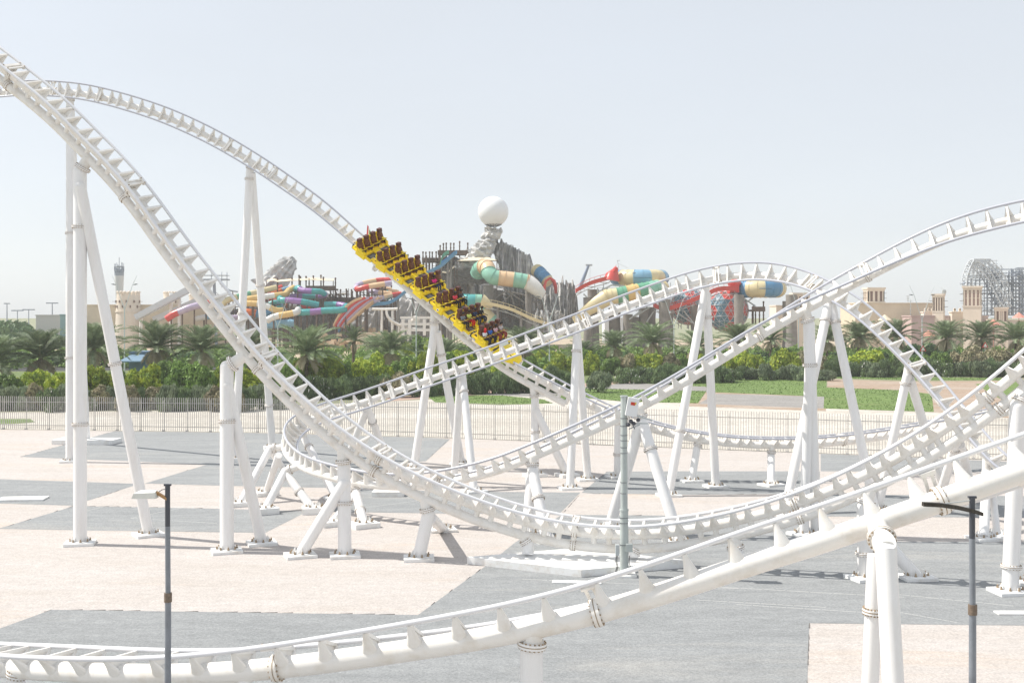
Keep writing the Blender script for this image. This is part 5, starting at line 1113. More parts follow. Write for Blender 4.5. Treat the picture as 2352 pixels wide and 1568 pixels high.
sheet_rock('basalt_rocks', 'cluster of tall grey basalt-like rock columns between the slides', cT, [(1640, 1240), (1690, 1190), (1788, 1180), (1800, 1050), (1860, 1060), (1930, 1035), (1990, 1060), (2003, 1180), (2035, 1340)], [(1600, 1600), (2050, 1600)], 440, 8, 9, nu=70, nv=24, ridge=2.0, jag=4.5, steps=.9)
sheet_rock('basalt_rocks', 'lower pale grey rock columns in front of the tall basalt cluster', cT, [(1520, 1470), (1560, 1410), (1640, 1430), (1700, 1400), (1800, 1385), (1880, 1450)], [(1500, 1640), (1900, 1640)], 425, 6, 12, nu=48, nv=14, ridge=1.6, jag=3.2, steps=.8)
sheet_rock('rocky_hill', 'craggy grey rock under the log tower', cT, [(330, 1150), (380, 960), (430, 860), (520, 800), (640, 790), (760, 860), (830, 960), (860, 1200)], [(300, 1500), (900, 1500)], 458, 10, 23, nu=60, nv=24, ridge=1.6, jag=2)
sheet_rock('rocky_hill', 'craggy dark rock among the teal slides', cL, [(1380, 900), (1500, 740), (1660, 620), (1800, 600), (1980, 600), (2080, 700), (2160, 860), (2260, 1000)], [(1300, 1150), (2300, 1150)], 462, 10, 29, nu=70, nv=22, ridge=1.6, jag=2, mt=rockd)
sheet_rock('rocky_hill', 'long dark rock face behind the braces right of the train', cT, [(620, 1180), (680, 1090), (800, 1070), (920, 1100), (1060, 1150), (1250, 1190), (1450, 1250), (1640, 1330)], [(600, 1620), (1700, 1620)], 463, 8, 33, nu=90, nv=20, ridge=1.8, jag=2.4, mt=rockd)
sheet_rock('rocky_hill', 'long dark rock face behind the blue flume', cM, [(60, 700), (150, 610), (320, 590), (520, 640), (700, 600), (900, 560), (1100, 600), (1250, 700)], [(60, 1060), (1260, 1060)], 472, 8, 37, nu=100, nv=20, ridge=1.8, jag=2.4, mt=rockd)
rock_tube('splintered_rock', 'splintered grey rock spike leaning right behind the tube slides', [(1330, 620, 6.2, 5), (1400, 530, 5.0, 4.5), (1480, 440, 3.9, 3.6), (1550, 350, 3.2, 3), (1610, 280, 2.5, 2.4), (1650, 240, 1.2, 1.2)], 8, cL, 470, amp=.16, stri=.42, n=26)
rock_tube('rocky_hill', 'dark rock mass behind the coloured tube slides', [(1650, 1200, 25, 8), (1700, 1000, 24, 8), (1750, 860, 20, 7), (1800, 760, 13, 6)], 11, cL, 492, mt=rockd, n=40, amp=.12)
rock_tube('rocky_hill', 'dark rock mass under the shelter right of the train', [(900, 1600, 34, 9), (930, 1300, 31, 9), (900, 1150, 23, 8), (860, 1090, 15, 7)], 13, cT, 485, mt=rockd, n=40, amp=.14)
rock_tube('rocky_hill', 'grey rock slope behind the slide supports in the middle', [(1300, 1620, 24, 7), (1330, 1350, 18, 7), (1380, 1230, 10, 6)], 15, cT, 478, mt=rockg, n=40, amp=.15)
rock_tube('leaning_rock', 'leaning grey striped rock behind the blue flume', [(560, 960, 5.5, 4), (640, 820, 5.2, 4), (700, 680, 4.0, 3.5)], 17, cM, 445, amp=.15, stri=.4, n=24)
rock_tube('leaning_rock', 'paler leaning rock under the middle of the train', [(1000, 940, 6.5, 4), (1090, 780, 5.6, 4), (1180, 600, 4.6, 3.5)], 19, cM, 455, amp=.15, stri=.35, n=24)
rock_tube('rocky_hill', 'dark rock hill left of the white loop track', [(760, 1000, 30, 8), (760, 820, 28, 8), (800, 690, 20, 7)], 21, cM, 500, mt=rockd, n=40, amp=.1)
for i, (x, y, w_, h_, lb) in enumerate([(200, 1010, 5, 3.2, 'heap of tan boulders below the orange slide'), (330, 1080, 7, 4, 'tan boulder wall left of the young palm'), (680, 915, 5, 1.8, 'tan boulders on top of the beige wall')]):
    r = random.Random(i); m = MB(); p = pt(cM, (x, y), 400 if i < 2 else 438)
    for k in range(26):
        cc = p + Vector((r.uniform(-w_, w_), r.uniform(-2, 2), r.uniform(-h_, h_ * .5))); s_ = r.uniform(.6, 1.4); X = Vector((1, r.uniform(-.3, .3), 0)).normalized(); m.box(cc, (s_ * 1.7, s_ * 1.4, s_), X=X, Y=Vector((-X.y, X.x, 0)), taper=.8)
    tag(m.build('boulders', rockb, None, org=(p.x, p.y, 0)), lb, 'rocks')
def bld(name, label, cat, c, x0, y0, x1, y1, Y, dep, mt, parent=None, cren=False):
    a, b_ = pt(c, (x0, y0), Y), pt(c, (x1, y1), Y); m = MB(); zt = a.z
    m.box(((a.x + b_.x) / 2, Y + dep / 2, zt / 2), (b_.x - a.x, dep, zt))
    m.box(((a.x + b_.x) / 2, Y + dep / 2 - .0, zt - .25), (b_.x - a.x + .5, dep + .5, .4))
    if cren:
        n = max(3, int((b_.x - a.x) / 1.5))
        for k in range(n):
            x = a.x + (k + .5) * (b_.x - a.x) / n; m.box((x, Y + .3, zt + .45), (.8, .5, .9)); m.cyl((x, Y + .05, zt + .9), (x, Y + .55, zt + .9), .4, n=10)
    if parent: return m.build(name, mt, parent)
    o = m.build(name, mt, None, org=((a.x + b_.x) / 2, Y, 0)); return tag(o, label, cat)
beige = mat('beige_render', (.70, .60, .46), .9, n=.10, ns=.2); beige2 = mat('pale_render', (.74, .65, .55), .9, n=.08, ns=.2); mauve = mat('mauve_render', (.50, .38, .36), .9, n=.08, ns=.2); shadew = mat('window_recess', (.22, .15, .13), .8)
bld('wall', 'long beige garden wall below the leaning rocks', 'wall', cM, 505, 940, 1000, 1060, 410, 2, beige)
# --- tube slides at the left
tube_slide('teal and purple tube slide, upper switchback', cL, [(1660, 600, 4), (1690, 575, 0), (1740, 605, -2), (1850, 612, -3), (1950, 620, -2), (1990, 655, 0), (1900, 665, 3), (1760, 668, 3), (1600, 678, 2), (1490, 700, 0)], 1.15, ['teal', 'purple'], 5.6, 440, posts=4)
tube_slide('teal and purple tube slide, middle switchback', cL, [(1480, 690, 0), (1500, 712, -3), (1600, 718, -4), (1750, 735, -4), (1920, 770, -2)], 1.2, ['teal', 'purple', 'teal'], 5.4, 436, posts=2)
tube_slide('teal and purple tube slide, lowest and longest switchback', cL, [(1990, 765, 4), (2120, 765, 4), (2220, 780, 2), (2245, 800, -1), (2180, 825, -4), (2000, 832, -4), (1850, 848, -4), (1740, 852, -4), (1690, 850, -2), (1700, 815, 1)], 1.25, ['teal', 'purple', 'teal', 'teal'], 4.6, 434, posts=4)
tube_slide('cream and green tube slide behind the white column', cL, [(820, 760, -6), (880, 715, -5), (970, 685, -3), (1080, 655, -1), (1230, 620, 2), (1330, 595, 4), (1440, 570, 6)], 1.15, ['cream', 'green', 'cream'], 6, 442, posts=3)
tube_slide('yellow and white tube slide, upper one', cL, [(1080, 705, -4), (1150, 695, -4), (1300, 675, -3), (1420, 660, -2), (1540, 645, 0), (1575, 610, 3), (1640, 570, 6)], 1.15, ['yellow', 'white', 'yellow'], 5.5, 438, posts=3)
tube_slide('yellow and white tube slide, middle one', cL, [(1060, 750, -3), (1180, 752, -3), (1290, 765, -3), (1370, 800, -3), (1440, 830, -2), (1540, 828, 0)], 1.15, ['yellow', 'white'], 5.2, 434, posts=2)
tube_slide('yellow and white tube slide, lowest one', cL, [(1330, 950, -3), (1390, 915, -3), (1480, 888, -3), (1580, 872, -3), (1670, 850, -2), (1690, 820, 1)], 1.25, ['white', 'yellow'], 5, 430, posts=2)
tube_slide('red and lilac tube slide running down to the left', cL, [(190, 930, -3), (260, 880, -3), (330, 850, -3), (430, 808, -3), (530, 778, -2), (620, 755, 0), (700, 745, 2)], 1.3, ['red', 'lilac', 'lilac', 'red', 'lilac'], 5, 432, posts=4)
tube_slide('blue and orange tube slide behind the leg pair', cL, [(1060, 850, 0), (1150, 855, 0), (1240, 870, 0), (1330, 868, 0), (1430, 862, 1)], 1.5, ['orange', 'blue', 'blue', 'orange', 'teal'], 5, 442, posts=1)
tube_slide('blue and orange tube slide just above the centre-left palm', cL, [(1340, 990, 0), (1430, 988, 0), (1530, 980, 0), (1650, 972, 0)], 1.55, ['skyblue', 'skyblue', 'orange', 'blue'], 5.5, 432, posts=2)
tube_slide('red tube slide behind the top of the cluster', cL, [(1310, 650, 6), (1380, 610, 7), (1440, 585, 8), (1510, 565, 9)], 1.1, ['red', 'red', 'lilac'], 5, 452, posts=1)
tube_slide('blue and orange tube slide at the top of the cluster', cL, [(1390, 640, 5), (1480, 610, 6), (1560, 585, 8), (1640, 565, 9)], 1.0, ['orange', 'skyblue', 'lilac'], 3.5, 450, posts=1)
tube_slide('pale blue tube slide tangle behind the plunging track', cL, [(520, 930, 0), (640, 905, 0), (760, 890, 0), (860, 900, 0), (960, 915, 0), (1080, 890, 2), (1170, 910, 2)], 1.1, ['white', 'skyblue', 'white', 'lilac'], 4, 440, posts=3)
tube_slide('cream and yellow tube slide low behind the plunging track', cL, [(640, 870, 2), (700, 800, 2), (760, 830, 3), (860, 810, 3), (960, 790, 4)], 1.0, ['cream', 'white', 'cream'], 4, 446, posts=2)
# upper red spiral left of the train
tube_slide('red, lilac and peach tube slide, topmost turn left of the train', cM, [(900, 340, 6), (760, 345, 6), (640, 365, 4), (560, 385, 2), (520, 400, 0), (500, 425, -2), (520, 445, -4), (600, 425, -5), (700, 405, -5), (800, 390, -5), (900, 375, -4)], 1.05, ['red', 'peach', 'lilac'], 6, 440, posts=6)
tube_slide('red and peach tube slide, lower turn left of the train', cM, [(900, 455, 4), (800, 440, 4), (730, 430, 3), (640, 450, 2), (700, 475, 0), (800, 490, -2), (900, 500, -2)], 1.0, ['peach', 'red', 'lilac'], 5, 446, posts=3)
tube_slide('peach and red open chute leading into the multi-lane slide', cM, [(1010, 500, 2), (900, 518, 0), (820, 535, -2), (740, 560, -4), (690, 585, -5)], 1.0, ['red', 'peach', 'lilac'], 4, 438, posts=2)
# --- multi-lane slide
ms = thing('multi_lane_slide', 'six-lane racing slide in red, lilac and orange stripes', 'water slide', pt(cM, (400, 700), 430))
tops = [(590 + 40 * k, 545 - 1 * k) for k in range(6)]
def lane(k):
    t = k / 6.0
    return [(560 + 40 * k, 548 - 1.5 * k), (500 + 41 * k, 568), (440 + 42 * k, 600 + 2 * k), (370 + 38 * k, 655 + 6 * k), (310 + 32 * k, 725 + 8 * k), (265 + 27 * k, 800 + 6 * k), (235 + 24 * k, 860 + 4 * k)]
for k, cn_ in enumerate(['peach', 'red', 'lilac', 'red', 'lilac', 'peach']):
    A1 = dens([pt(cM, (x, y), 430 + 2.5 * k * .2) for x, y in lane(k)], 1.0); B1 = dens([pt(cM, (x, y), 431.5 + 2.5 * k * .2) for x, y in lane(k + .92)], 1.0); n = min(len(A1), len(B1)); m = MB()
    vs = []
    for i in range(n):
        a = A1[int(i * (len(A1) - 1) / (n - 1))]; b_ = B1[int(i * (len(B1) - 1) / (n - 1))]; up = Vector((0, 0, .55)); dn = Vector((0, 0, -.5)); vs += [a + up, a.lerp(b_, .12), a.lerp(b_, .5) - Vector((0, 0, .25)), a.lerp(b_, .88), b_ + up, b_ + up + dn * 1.8, a + up + dn * 1.8]
    fs = [(i * 7 + j, i * 7 + (j + 1) % 7, (i + 1) * 7 + (j + 1) % 7, (i + 1) * 7 + j) for i in range(n - 1) for j in range(7)]; m.add(vs, fs, 0, False); m.build('lane', PM_[cn_], ms)
for k in range(4):
    p = pt(cM, (330 + 90 * k, 760 - 60 * k), 433); MB().cyl((p.x, p.y + 2, 0), p, .4, n=8).build('post', wood, ms)
def flume(label, c, pts, w_, col, Y, rails=False, posts=0, name='open_slide', group=None, depthv=.9):
    P = dens([pt(c, p, Y) for p in pts], .9); root = thing(name, label, 'water slide', (P[0].x, P[0].y, 0), group=group); vs = []; n = len(P)
    for i, p in enumerate(P):
        T = (P[min(i + 1, n - 1)] - P[max(0, i - 1)]).normalized(); Sd = Vector((T.y, -T.x, 0)); Sd = Sd.normalized() if Sd.length > .05 else Vector((1, 0, 0)); Sd = Vector((Sd.x * .5, Sd.y, 0)) + Vector((0, 0, 0)); h = w_ / 2
        if Sd.length < .4: Sd = Vector((0, 1, 0))
        vs += [p - Sd * h + Z * depthv, p - Sd * h * .8, p - Z * .15, p + Sd * h * .8, p + Sd * h + Z * depthv, p + Sd * h * 1.12 + Z * depthv, p + Sd * h * .9 - Z * .35, p - Sd * h * .9 - Z * .35, p - Sd * h * 1.12 + Z * depthv]
    m = MB(); m.add(vs, [(i * 9 + j, i * 9 + (j + 1) % 9, (i + 1) * 9 + (j + 1) % 9, (i + 1) * 9 + j) for i in range(n - 1) for j in range(9)]); m.build('chute', PM_[col], root)
    if rails:
        m = MB(); top = []
        for i, p in enumerate(P):
            q = p + Vector((0, -w_ / 2, depthv)); 
            if i % 2 == 0: m.cyl(q, q + Z * .9, .07, n=5)
            top.append(q + Z * .9)
        m.tube(top, .08, 5); m.build('guard_rail', PM_[col], root)
        m = MB()
        for i in range(0, n - 1, 5): m.cyl(P[i] - Z * .4, P[min(n - 1, i + 3)] - Z * 1.5, .12, n=5)
        m.tube([p - Z * 1.5 for p in P], .16, 6); m.build('under_truss', steel, root)
    for k in range(posts):
        p = P[int((k + .5) / posts * (n - 1))]; MB().cyl((p.x, p.y, 0), p - Z * .3, .5, .45, n=10).build('post', stone, root)
    return root
flume('blue open slide sweeping from the tower down past the leaning rocks', cM, [(300, 930), (370, 840), (440, 770), (520, 715), (600, 670), (680, 635), (760, 622), (860, 612), (950, 570), (1030, 510), (1120, 430), (1200, 360), (1290, 285), (1380, 235), (1450, 200), (1520, 150), (1580, 90), (1640, 45)], 3.2, 'blue', 436, posts=7, depthv=1.0)
flume('green open slide beside the blue slide at the log tower', cT, [(440, 960), (460, 880), (480, 810), (510, 770), (555, 750)], 2.6, 'green', 446, posts=1, depthv=1.1)
flume('short second blue slide at the log tower', cT, [(470, 870), (530, 830), (580, 790), (620, 755), (650, 745)], 2.6, 'blue', 440, posts=1)
# white curved track at the foot of the rocks
tr_ = thing('small_white_ride', 'small white curved ride track among the rocks', 'ride', pt(cM, (850, 780), 425)); 
for k, dy in enumerate((0, 14)):
    MB().tube(dens([pt(cM, (x, y + dy), 425 + k * 2) for x, y in [(845, 690), (850, 730), (880, 780), (950, 830), (1050, 870), (1160, 895), (1290, 895)]], .8), .42, 8).build('rail', white, tr_)
for x, y0_ in ((790, 680), (910, 690), (985, 840), (1090, 880)):
    p = pt(cM, (x, y0_), 426); MB().cyl((p.x, p.y, 0), p, .45, n=8).build('post', white, tr_)
MB().tube([pt(cM, (x, y), 426) for x, y in [(680, 672), (790, 675), (930, 672), (970, 668)]], .5, 8).build('beam', white, tr_)
m = MB(); p = pt(cM, (1200, 850), 424)
for dx in (-5.5, -3, 2.5, 5): m.box((p.x + dx, p.y, p.z - 1), (1.1, 1.2, 6))
for dz in (2.6, .2, -2): m.box((p.x, p.y, p.z + dz), (13, 1.0, .9))
m.sphere((p.x - 1, p.y + 2, p.z + 1.5), 1.8, 14, 8)
tag(m.build('white_pavilion', white, None, org=(p.x, p.y, 0)), 'white balustraded pavilion below the train', 'pavilion')
# --- log platform at left and posts
def deck(label, c, x0, x1, yd, Y, posts, ybase):
    a, b_ = pt(c, (x0, yd), Y), pt(c, (x1, yd), Y); root = thing('timber_tower', label, 'tower', ((a.x + b_.x) / 2, Y, 0)); m = MB()
    m.box(((a.x + b_.x) / 2, Y + 3, a.z - .4), (b_.x - a.x, 7, .7)); m.box(((a.x + b_.x) / 2, Y - .3, a.z + .5), (b_.x - a.x, .15, 1.1)); m.build('deck', wood, root)
    for (x, yt) in posts:
        p = pt(c, (x, yt), Y + random.uniform(-.4, 5)); pb = pt(c, (x, ybase), Y).z; m = MB(); m.cyl((p.x, p.y, max(0, pb)), p, .30, .24, n=7); m.cyl(p - Z * .7, p - Z * .1, .36, n=7); m.cyl(p - Z * 2.2, p - Z * 1.9, .36, n=7); m.build('log_post', wood, root)
    return root
deck('log platform with tall posts above the teal slides', cL, 1790, 2120, 580, 448, [(1455, 460), (1620, 455), (1700, 425), (1715, 440), (1780, 437), (1815, 465), (1863, 432), (1950, 424), (1978, 446), (2115, 456), (2060, 570), (1900, 570)], 900)
deck('log stockade right of the teal slides', cM, 130, 500, 570, 452, [(195, 500), (320, 445), (385, 440), (395, 460), (445, 445), (455, 465), (270, 480), (585, 350), (680, 400), (740, 320), (900, 400), (510, 470), (230, 500)], 900)
tw = deck('log tower with ring of posts left of the rock arm', cT, 430, 790, 745, 452, [(458, 655), (495, 632), (527, 628), (578, 630), (614, 630), (680, 610), (773, 628), (262, 728), (295, 732), (338, 728), (368, 730), (412, 726), (445, 728)], 1300)
deck('low log walkway leading to the log tower', cT, 250, 560, 830, 456, [(270, 800), (330, 800), (430, 800), (90, 760), (190, 790)], 1200)
deck('timber frame hut under the second blue bowl', c5, 960, 1130, 745, 425, [(970, 745), (1010, 745), (1060, 745), (1110, 745), (980, 700), (1110, 640)], 930)
m = MB(); p = pt(cT, (740, 1010), 447); r = random.Random(2)
for k in range(150):
    a, b_ = r.uniform(-10, 10), r.uniform(-3.2, 3.2); m.cyl((p.x + a, p.y + r.uniform(-2, 0), p.z + b_), (p.x + a + r.uniform(2, 4), p.y + r.uniform(-2, 0), p.z + b_ + r.uniform(-.8, .8)), .09, n=4)
m.box((p.x, p.y + 1.5, p.z), (20, 3, 6)); tag(m.build('twig_nest', mat('twigs', (.27, .25, .23), .95, n=.5, ns=1.5), None, org=(p.x, p.y, 0)), 'nest-like wall of woven twigs under the canvas shelter', 'wall')
def canopy(label, c, pts, Y, dep=6, apex=None):
    P = [pt(c, q, Y) for q in pts]; m = MB(); n = len(P); root = thing('canvas_canopy', label, 'canopy', (P[0].x, P[0].y, 0), group=None)
    cx_ = sum((p.x for p in P)) / n
    ap = pt(c, apex, Y) if apex else None
    if ap:
        a, b_ = P[0], P[-1]; q = [a, b_, b_ + Vector((0, dep * 1.6, .3)), a + Vector((0, dep * 1.6, .3))]; ap = ap + Vector((0, dep * .8, 0)); m.add(q + [ap], [(0, 1, 4), (1, 2, 4), (2, 3, 4), (3, 0, 4)])
        m.add([v - Z * .12 for v in q] + [ap - Z * .12], [(1, 0, 4), (2, 1, 4), (3, 2, 4), (0, 3, 4)])
    else:
        V = []
        for p in P: V += [p, p + Vector((0, dep, .9))]
        m.add(V + [v - Z * .1 for v in V], [(2 * i, 2 * i + 2, 2 * i + 3, 2 * i + 1) for i in range(n - 1)] + [(2 * n + 2 * i + 1, 2 * n + 2 * i + 3, 2 * n + 2 * i + 2, 2 * n + 2 * i) for i in range(n - 1)])
    m.build('canvas', canv, root)
    for p in (P[0], P[-1]): MB().cyl((p.x, p.y, 0), p, .16, n=6).build('post', wood, root)
    return root
canopy('wide beige canvas shelter in front of the rock arm', cT, [(650, 835), (1105, 828)], 444, 7, apex=(945, 765))
canopy('beige sail strip above the teal slides', cL, [(1330, 498), (1410, 492), (1450, 505), (1600, 492), (1700, 488), (1820, 480), (1940, 486), (2090, 492)], 449, 3)
canopy('pointed beige sail below the log tower', cT, [(480, 968), (540, 975), (620, 905)], 443, 4)
canopy('beige sail behind the log stockade', cM, [(140, 560), (220, 545), (300, 505)], 450, 4)
# --- big green and cream tube with its white mouth
tube_slide('wide mint and cream tube slide bending out below the rock arm', cT, [(890, 985, 7), (900, 940, 5), (950, 905, 3), (1000, 920, 0), (1015, 975, -2), (1060, 1020, -3), (1150, 1035, -3), (1250, 1045, -3), (1350, 1058, -3), (1470, 1080, -3)], 2.9, ['mint', 'peach', 'mint', 'peach'], 5.4, 436, posts=0, name='wide_tube_slide', group='wide bowl slides')
def mouth(label, c, rx, pa, pb, r0, r1, Y, col='white', parent=None):
    a, b_ = pt(c, pa, Y), pt(c, pb, Y); root = thing('slide_mouth', label, 'water slide', a); m = MB(); T = (b_ - a).normalized(); X = Vector((0, 1, 0)); Yv = T.cross(X).normalized()
    if Yv.z < 0: Yv = -Yv
    k = 10; vs = []; n = 15
    for i in range(k + 1):
        t = i / k; p = a.lerp(b_, t); r_ = r0 + (r1 - r0) * t; cut = math.pi * (1.0 - .48 * t)
        for j in range(n):
            th = -math.pi / 2 + (j / (n - 1) * 2 - 1) * cut * .98; vs.append(p + X * (r_ * math.cos(th)) + Yv * (r_ * math.sin(th)))
    fs = [(i * n + j, i * n + j + 1, (i + 1) * n + j + 1, (i + 1) * n + j) for i in range(k) for j in range(n - 1)]
    m.add(vs, fs, 0, True); o = len(vs); m.add([v + Vector((0, 0, -.12)) for v in vs], [tuple(reversed(f)) for f in fs], 0, True); m.build('mouth', PM_[col], root); return root
mouth('white flared mouth of the mint and cream tube', cT, 0, (1450, 1078), (1660, 1190), 2.95, 3.3, 433)
mouth('beige flared mouth of the smaller teal tube', cT, 0, (930, 1290), (1060, 1340), 2.6, 1.8, 428, 'cream')
tube_slide('smaller teal tube slide right of the train', cT, [(720, 1290, 2), (780, 1290, 0), (860, 1290, 0), (935, 1292, 0)], 2.5, ['teal', 'mint'], 5, 430, posts=1, name='wide_tube_slide', group='wide bowl slides')
tube_slide('mint and cream tube low behind the front row of the train', cT, [(900, 1400, 2), (960, 1430, 0), (1020, 1480, 0), (1080, 1540, 0)], 2.3, ['mint', 'cream'], 3, 428, posts=0, name='wide_tube_slide', group='wide bowl slides')
flume('cream flume with ladder rails winding right of the train', cT, [(980, 1330), (1080, 1345), (1180, 1370), (1280, 1400), (1380, 1445), (1500, 1500), (1640, 1550), (1760, 1590)], 2.6, 'cream', 424, rails=True, posts=3)
tube_slide('blue half tube ending in a red hood left of the basalt rocks', cT, [(1545, 935, 2), (1600, 975, 0), (1660, 1040, -2), (1700, 1085, -3)], 2.4, ['cream', 'blue', 'blue', 'blue'], 1.9, 448, posts=1, name='wide_tube_slide', group='wide bowl slides')
m = MB(); p = pt(cT, (1712, 1100), 443)
m.tube([p + Vector((x_ * .8, 0, z_ * .8)) for x_, z_ in ((-3.1, -4.6), (-2.9, -1.2), (-2, 1.6), (0, 2.9), (2, 1.6), (2.9, -1.2), (3.1, -4.6))], .55, 8)
m.tube([p + Vector((x_ * .8, 2.5, z_ * .8)) for x_, z_ in ((-2.7, -4.6), (-2.5, -1.2), (-1.7, 1.3), (0, 2.5), (1.7, 1.3), (2.5, -1.2), (2.7, -4.6))], .5, 8)
tag(m.build('arch', PM_['red'], None, org=(p.x, p.y, 0)), 'red arched hood at the end of the blue half tube', 'slide hood')
for i, (x, y0_, y1_, Y_, r_, lb) in enumerate([(1005, 1110, 1560, 440, 2.0, 'thick concrete trunk under the mint tube, left one'), (1465, 1170, 1560, 440, 1.3, 'concrete trunk below the white mouth'), (1090, 1170, 1500, 450, 2.2, 'dark concrete trunk behind the left one')]):
    p = pt(cT, (x, y0_), Y_); tag(MB().tube([Vector((p.x, p.y, 0)), Vector((p.x + .2, p.y, p.z * .3)), Vector((p.x, p.y, p.z * .7)), p], [r_ * 1.25, r_, r_ * .95, r_ * 1.05], 12).build('pillar', stone, None, org=(p.x, p.y, 0)), lb, 'pillar', group='concrete trunk pillars of the slides')
tf = thing('slide_framework', 'slanting grey braces under the mint tube', 'framework', pt(cT, (1300, 1500), 441))
for (x0, y0_, x1, y1_) in [(1030, 1300, 1200, 1180), (1180, 1150, 1450, 1330), (1110, 1360, 1260, 1230), (1270, 1190, 1680, 1290), (1510, 1430, 1640, 1310), (1100, 1160, 980, 1150), (1250, 1170, 1300, 1330), (1400, 1310, 1640, 1300)]: MB().cyl(pt(cT, (x0, y0_), 441), pt(cT, (x1, y1_), 441), .35, n=6).build('brace', stone, tf)
# --- bowls on the right
flume('red rising flume feeding the upper blue and cream bowl', c4, [(150, 478), (230, 430), (330, 385), (430, 355), (520, 330), (570, 290), (610, 235)], 3.6, 'red', 430, rails=True, posts=0, depthv=1.2)
def bowl(label, c, x0, x1, yt, yb, Y, cols, dep=9.0):
    a, b_ = pt(c, (x0, yt), Y), pt(c, (x1, yb), Y); cx_, cz = (a.x + b_.x) / 2, (a.z + b_.z) / 2; rx, rz = (b_.x - a.x) / 2, (a.z - b_.z) / 2; root = thing('bowl_slide', label, 'water slide', (cx_, Y + dep, 0), group='wide bowl slides'); m = MB(); n = 40
    # a fat ring seen edge-on: torus lying flat
    P = [Vector((cx_ + (rx - rz) * math.cos(2 * math.pi * k / n), Y + dep + (dep) * math.sin(2 * math.pi * k / n), cz)) for k in range(n + 1)]
    m.tube(P, rz, 18, caps=False, mif=lambda i: int(i / n * len(cols) * 2) % len(cols)); m.build('shell', [PM_[q] for q in cols], root)
    m = MB()
    for k in range(0, n, 2):
        T = (P[(k + 1) % n] - P[k - 1 if k else n - 1]).normalized(); m.cyl(P[k] - T * .12, P[k] + T * .12, rz * 1.04, n=18, mi=int(k / n * len(cols) * 2) % len(cols))
    m.build('ribs', [PM_[q] for q in cols], root)
    m = MB(); m.tube([p + Vector((0, -(rz + .1) * (1 if p.y < Y + dep else -1) * .98, -.2)) for p in P[n // 2 + 1:n - 1]], .16, 6); m.build('seam_line', mat('seam', (.10, .2, .3), .6), root)
    return root
bowl('large blue and cream striped bowl slide, upper one', c4, 565, 1252, 222, 400, 430, ['blue', 'cream', 'skyblue', 'cream', 'skyblue'])
bowl('blue and cream striped bowl slide seen under the rounded hill', c5, 785, 1450, 365, 590, 425, ['blue', 'cream', 'blue', 'cream'], 8)
m = MB(); m.sphere(pt(c4, (605, 222), 431), 1.1, 16, 10); m.tube([pt(c4, (560, 345), 430), pt(c4, (570, 290), 430), pt(c4, (600, 240), 431)], [3.2, 2.6, 1.4], 14); tag(m.build('arch', PM_['red'], None, org=pt(c4, (600, 232), 430)), 'red domed hood at the left end of the upper bowl', 'slide hood')
m = MB(); m.sphere(pt(c5, (745, 415), 428), 2.6, 16, 10, sz=.6); m.box(pt(c5, (735, 480), 428), (3.4, 4, 3.2)); tag(m.build('arch', PM_['red'], None, org=pt(c5, (745, 415), 428)), 'red hood where the lower red flume enters the second bowl', 'slide hood')
tube_slide('cream and green tube slide crossing behind the hill track', c4, [(480, 545, -3), (560, 530, -3), (650, 515, -3), (760, 490, -3), (880, 470, -2), (1000, 450, -1), (1080, 430, 1), (1140, 440, 4)], 3.0, ['cream', 'green', 'yellow', 'green', 'mint'], 4.2, 424, name='wide_tube_slide', group='wide bowl slides')
tube_slide('short mint and peach tube behind the cream and green tube', c4, [(760, 375, 3), (840, 380, 3), (930, 385, 3), (1060, 390, 4), (1120, 410, 4)], 1.9, ['cream', 'mint', 'mint', 'peach'], 3.2, 432, name='wide_tube_slide', group='wide bowl slides')
mouth('cream flared mouth reaching down left of the cream and green tube', c4, 0, (500, 545), (110, 770), 3.0, 2.2, 420, 'cream')
flume('red dipping flume left of the lattice globe', c4, [(1040, 640), (1090, 665), (1150, 680), (1220, 675), (1330, 640), (1440, 600), (1540, 560), (1640, 515), (1740, 470), (1830, 450), (1990, 458)], 3.6, 'red', 424, rails=True, posts=0, depthv=1.2)
pils = [(350, 450, 900, c4, 435, 2.2), (285, 540, 900, c4, 430, 1.6), (745, 730, 950, c4, 432, 1.9), (815, 760, 960, c4, 436, 2.2), (930, 660, 950, c4, 436, 2.0), (1010, 650, 930, c4, 440, 2.0), (1162, 560, 960, c4, 420, 2.1), (1225, 720, 960, c4, 430, 1.4), (595, 660, 930, c4, 436, 2.4), (1508, 640, 900, c4, 436, 1.7), (2012, 510, 800, c4, 418, 1.9), (1460, 560, 1070, c5, 415, 2.1), (1380, 640, 1070, c5, 430, 1.0), (245, 690, 900, c5, 432, 1.5)]
for i, (x, y0_, y1_, c, Y_, r_) in enumerate(sorted(pils, key=lambda q: q[3]((q[0], 0))[0])):
    p = pt(c, (x, y0_), Y_); tag(MB().tube([Vector((p.x, p.y, 0)), Vector((p.x + .15, p.y, p.z * .3)), Vector((p.x - .1, p.y, p.z * .7)), p], [r_ * 1.15, r_ * .95, r_ * .9, r_], 12).build('pillar', stone, None, org=(p.x, p.y, 0)), 'tree-like concrete trunk under the bowl slides, %s from the left' % ORD[i], 'pillar', group='concrete trunk pillars of the slides')
tf = thing('slide_framework', 'steel braces under the bowl slides', 'framework', pt(c4, (700, 900), 428))
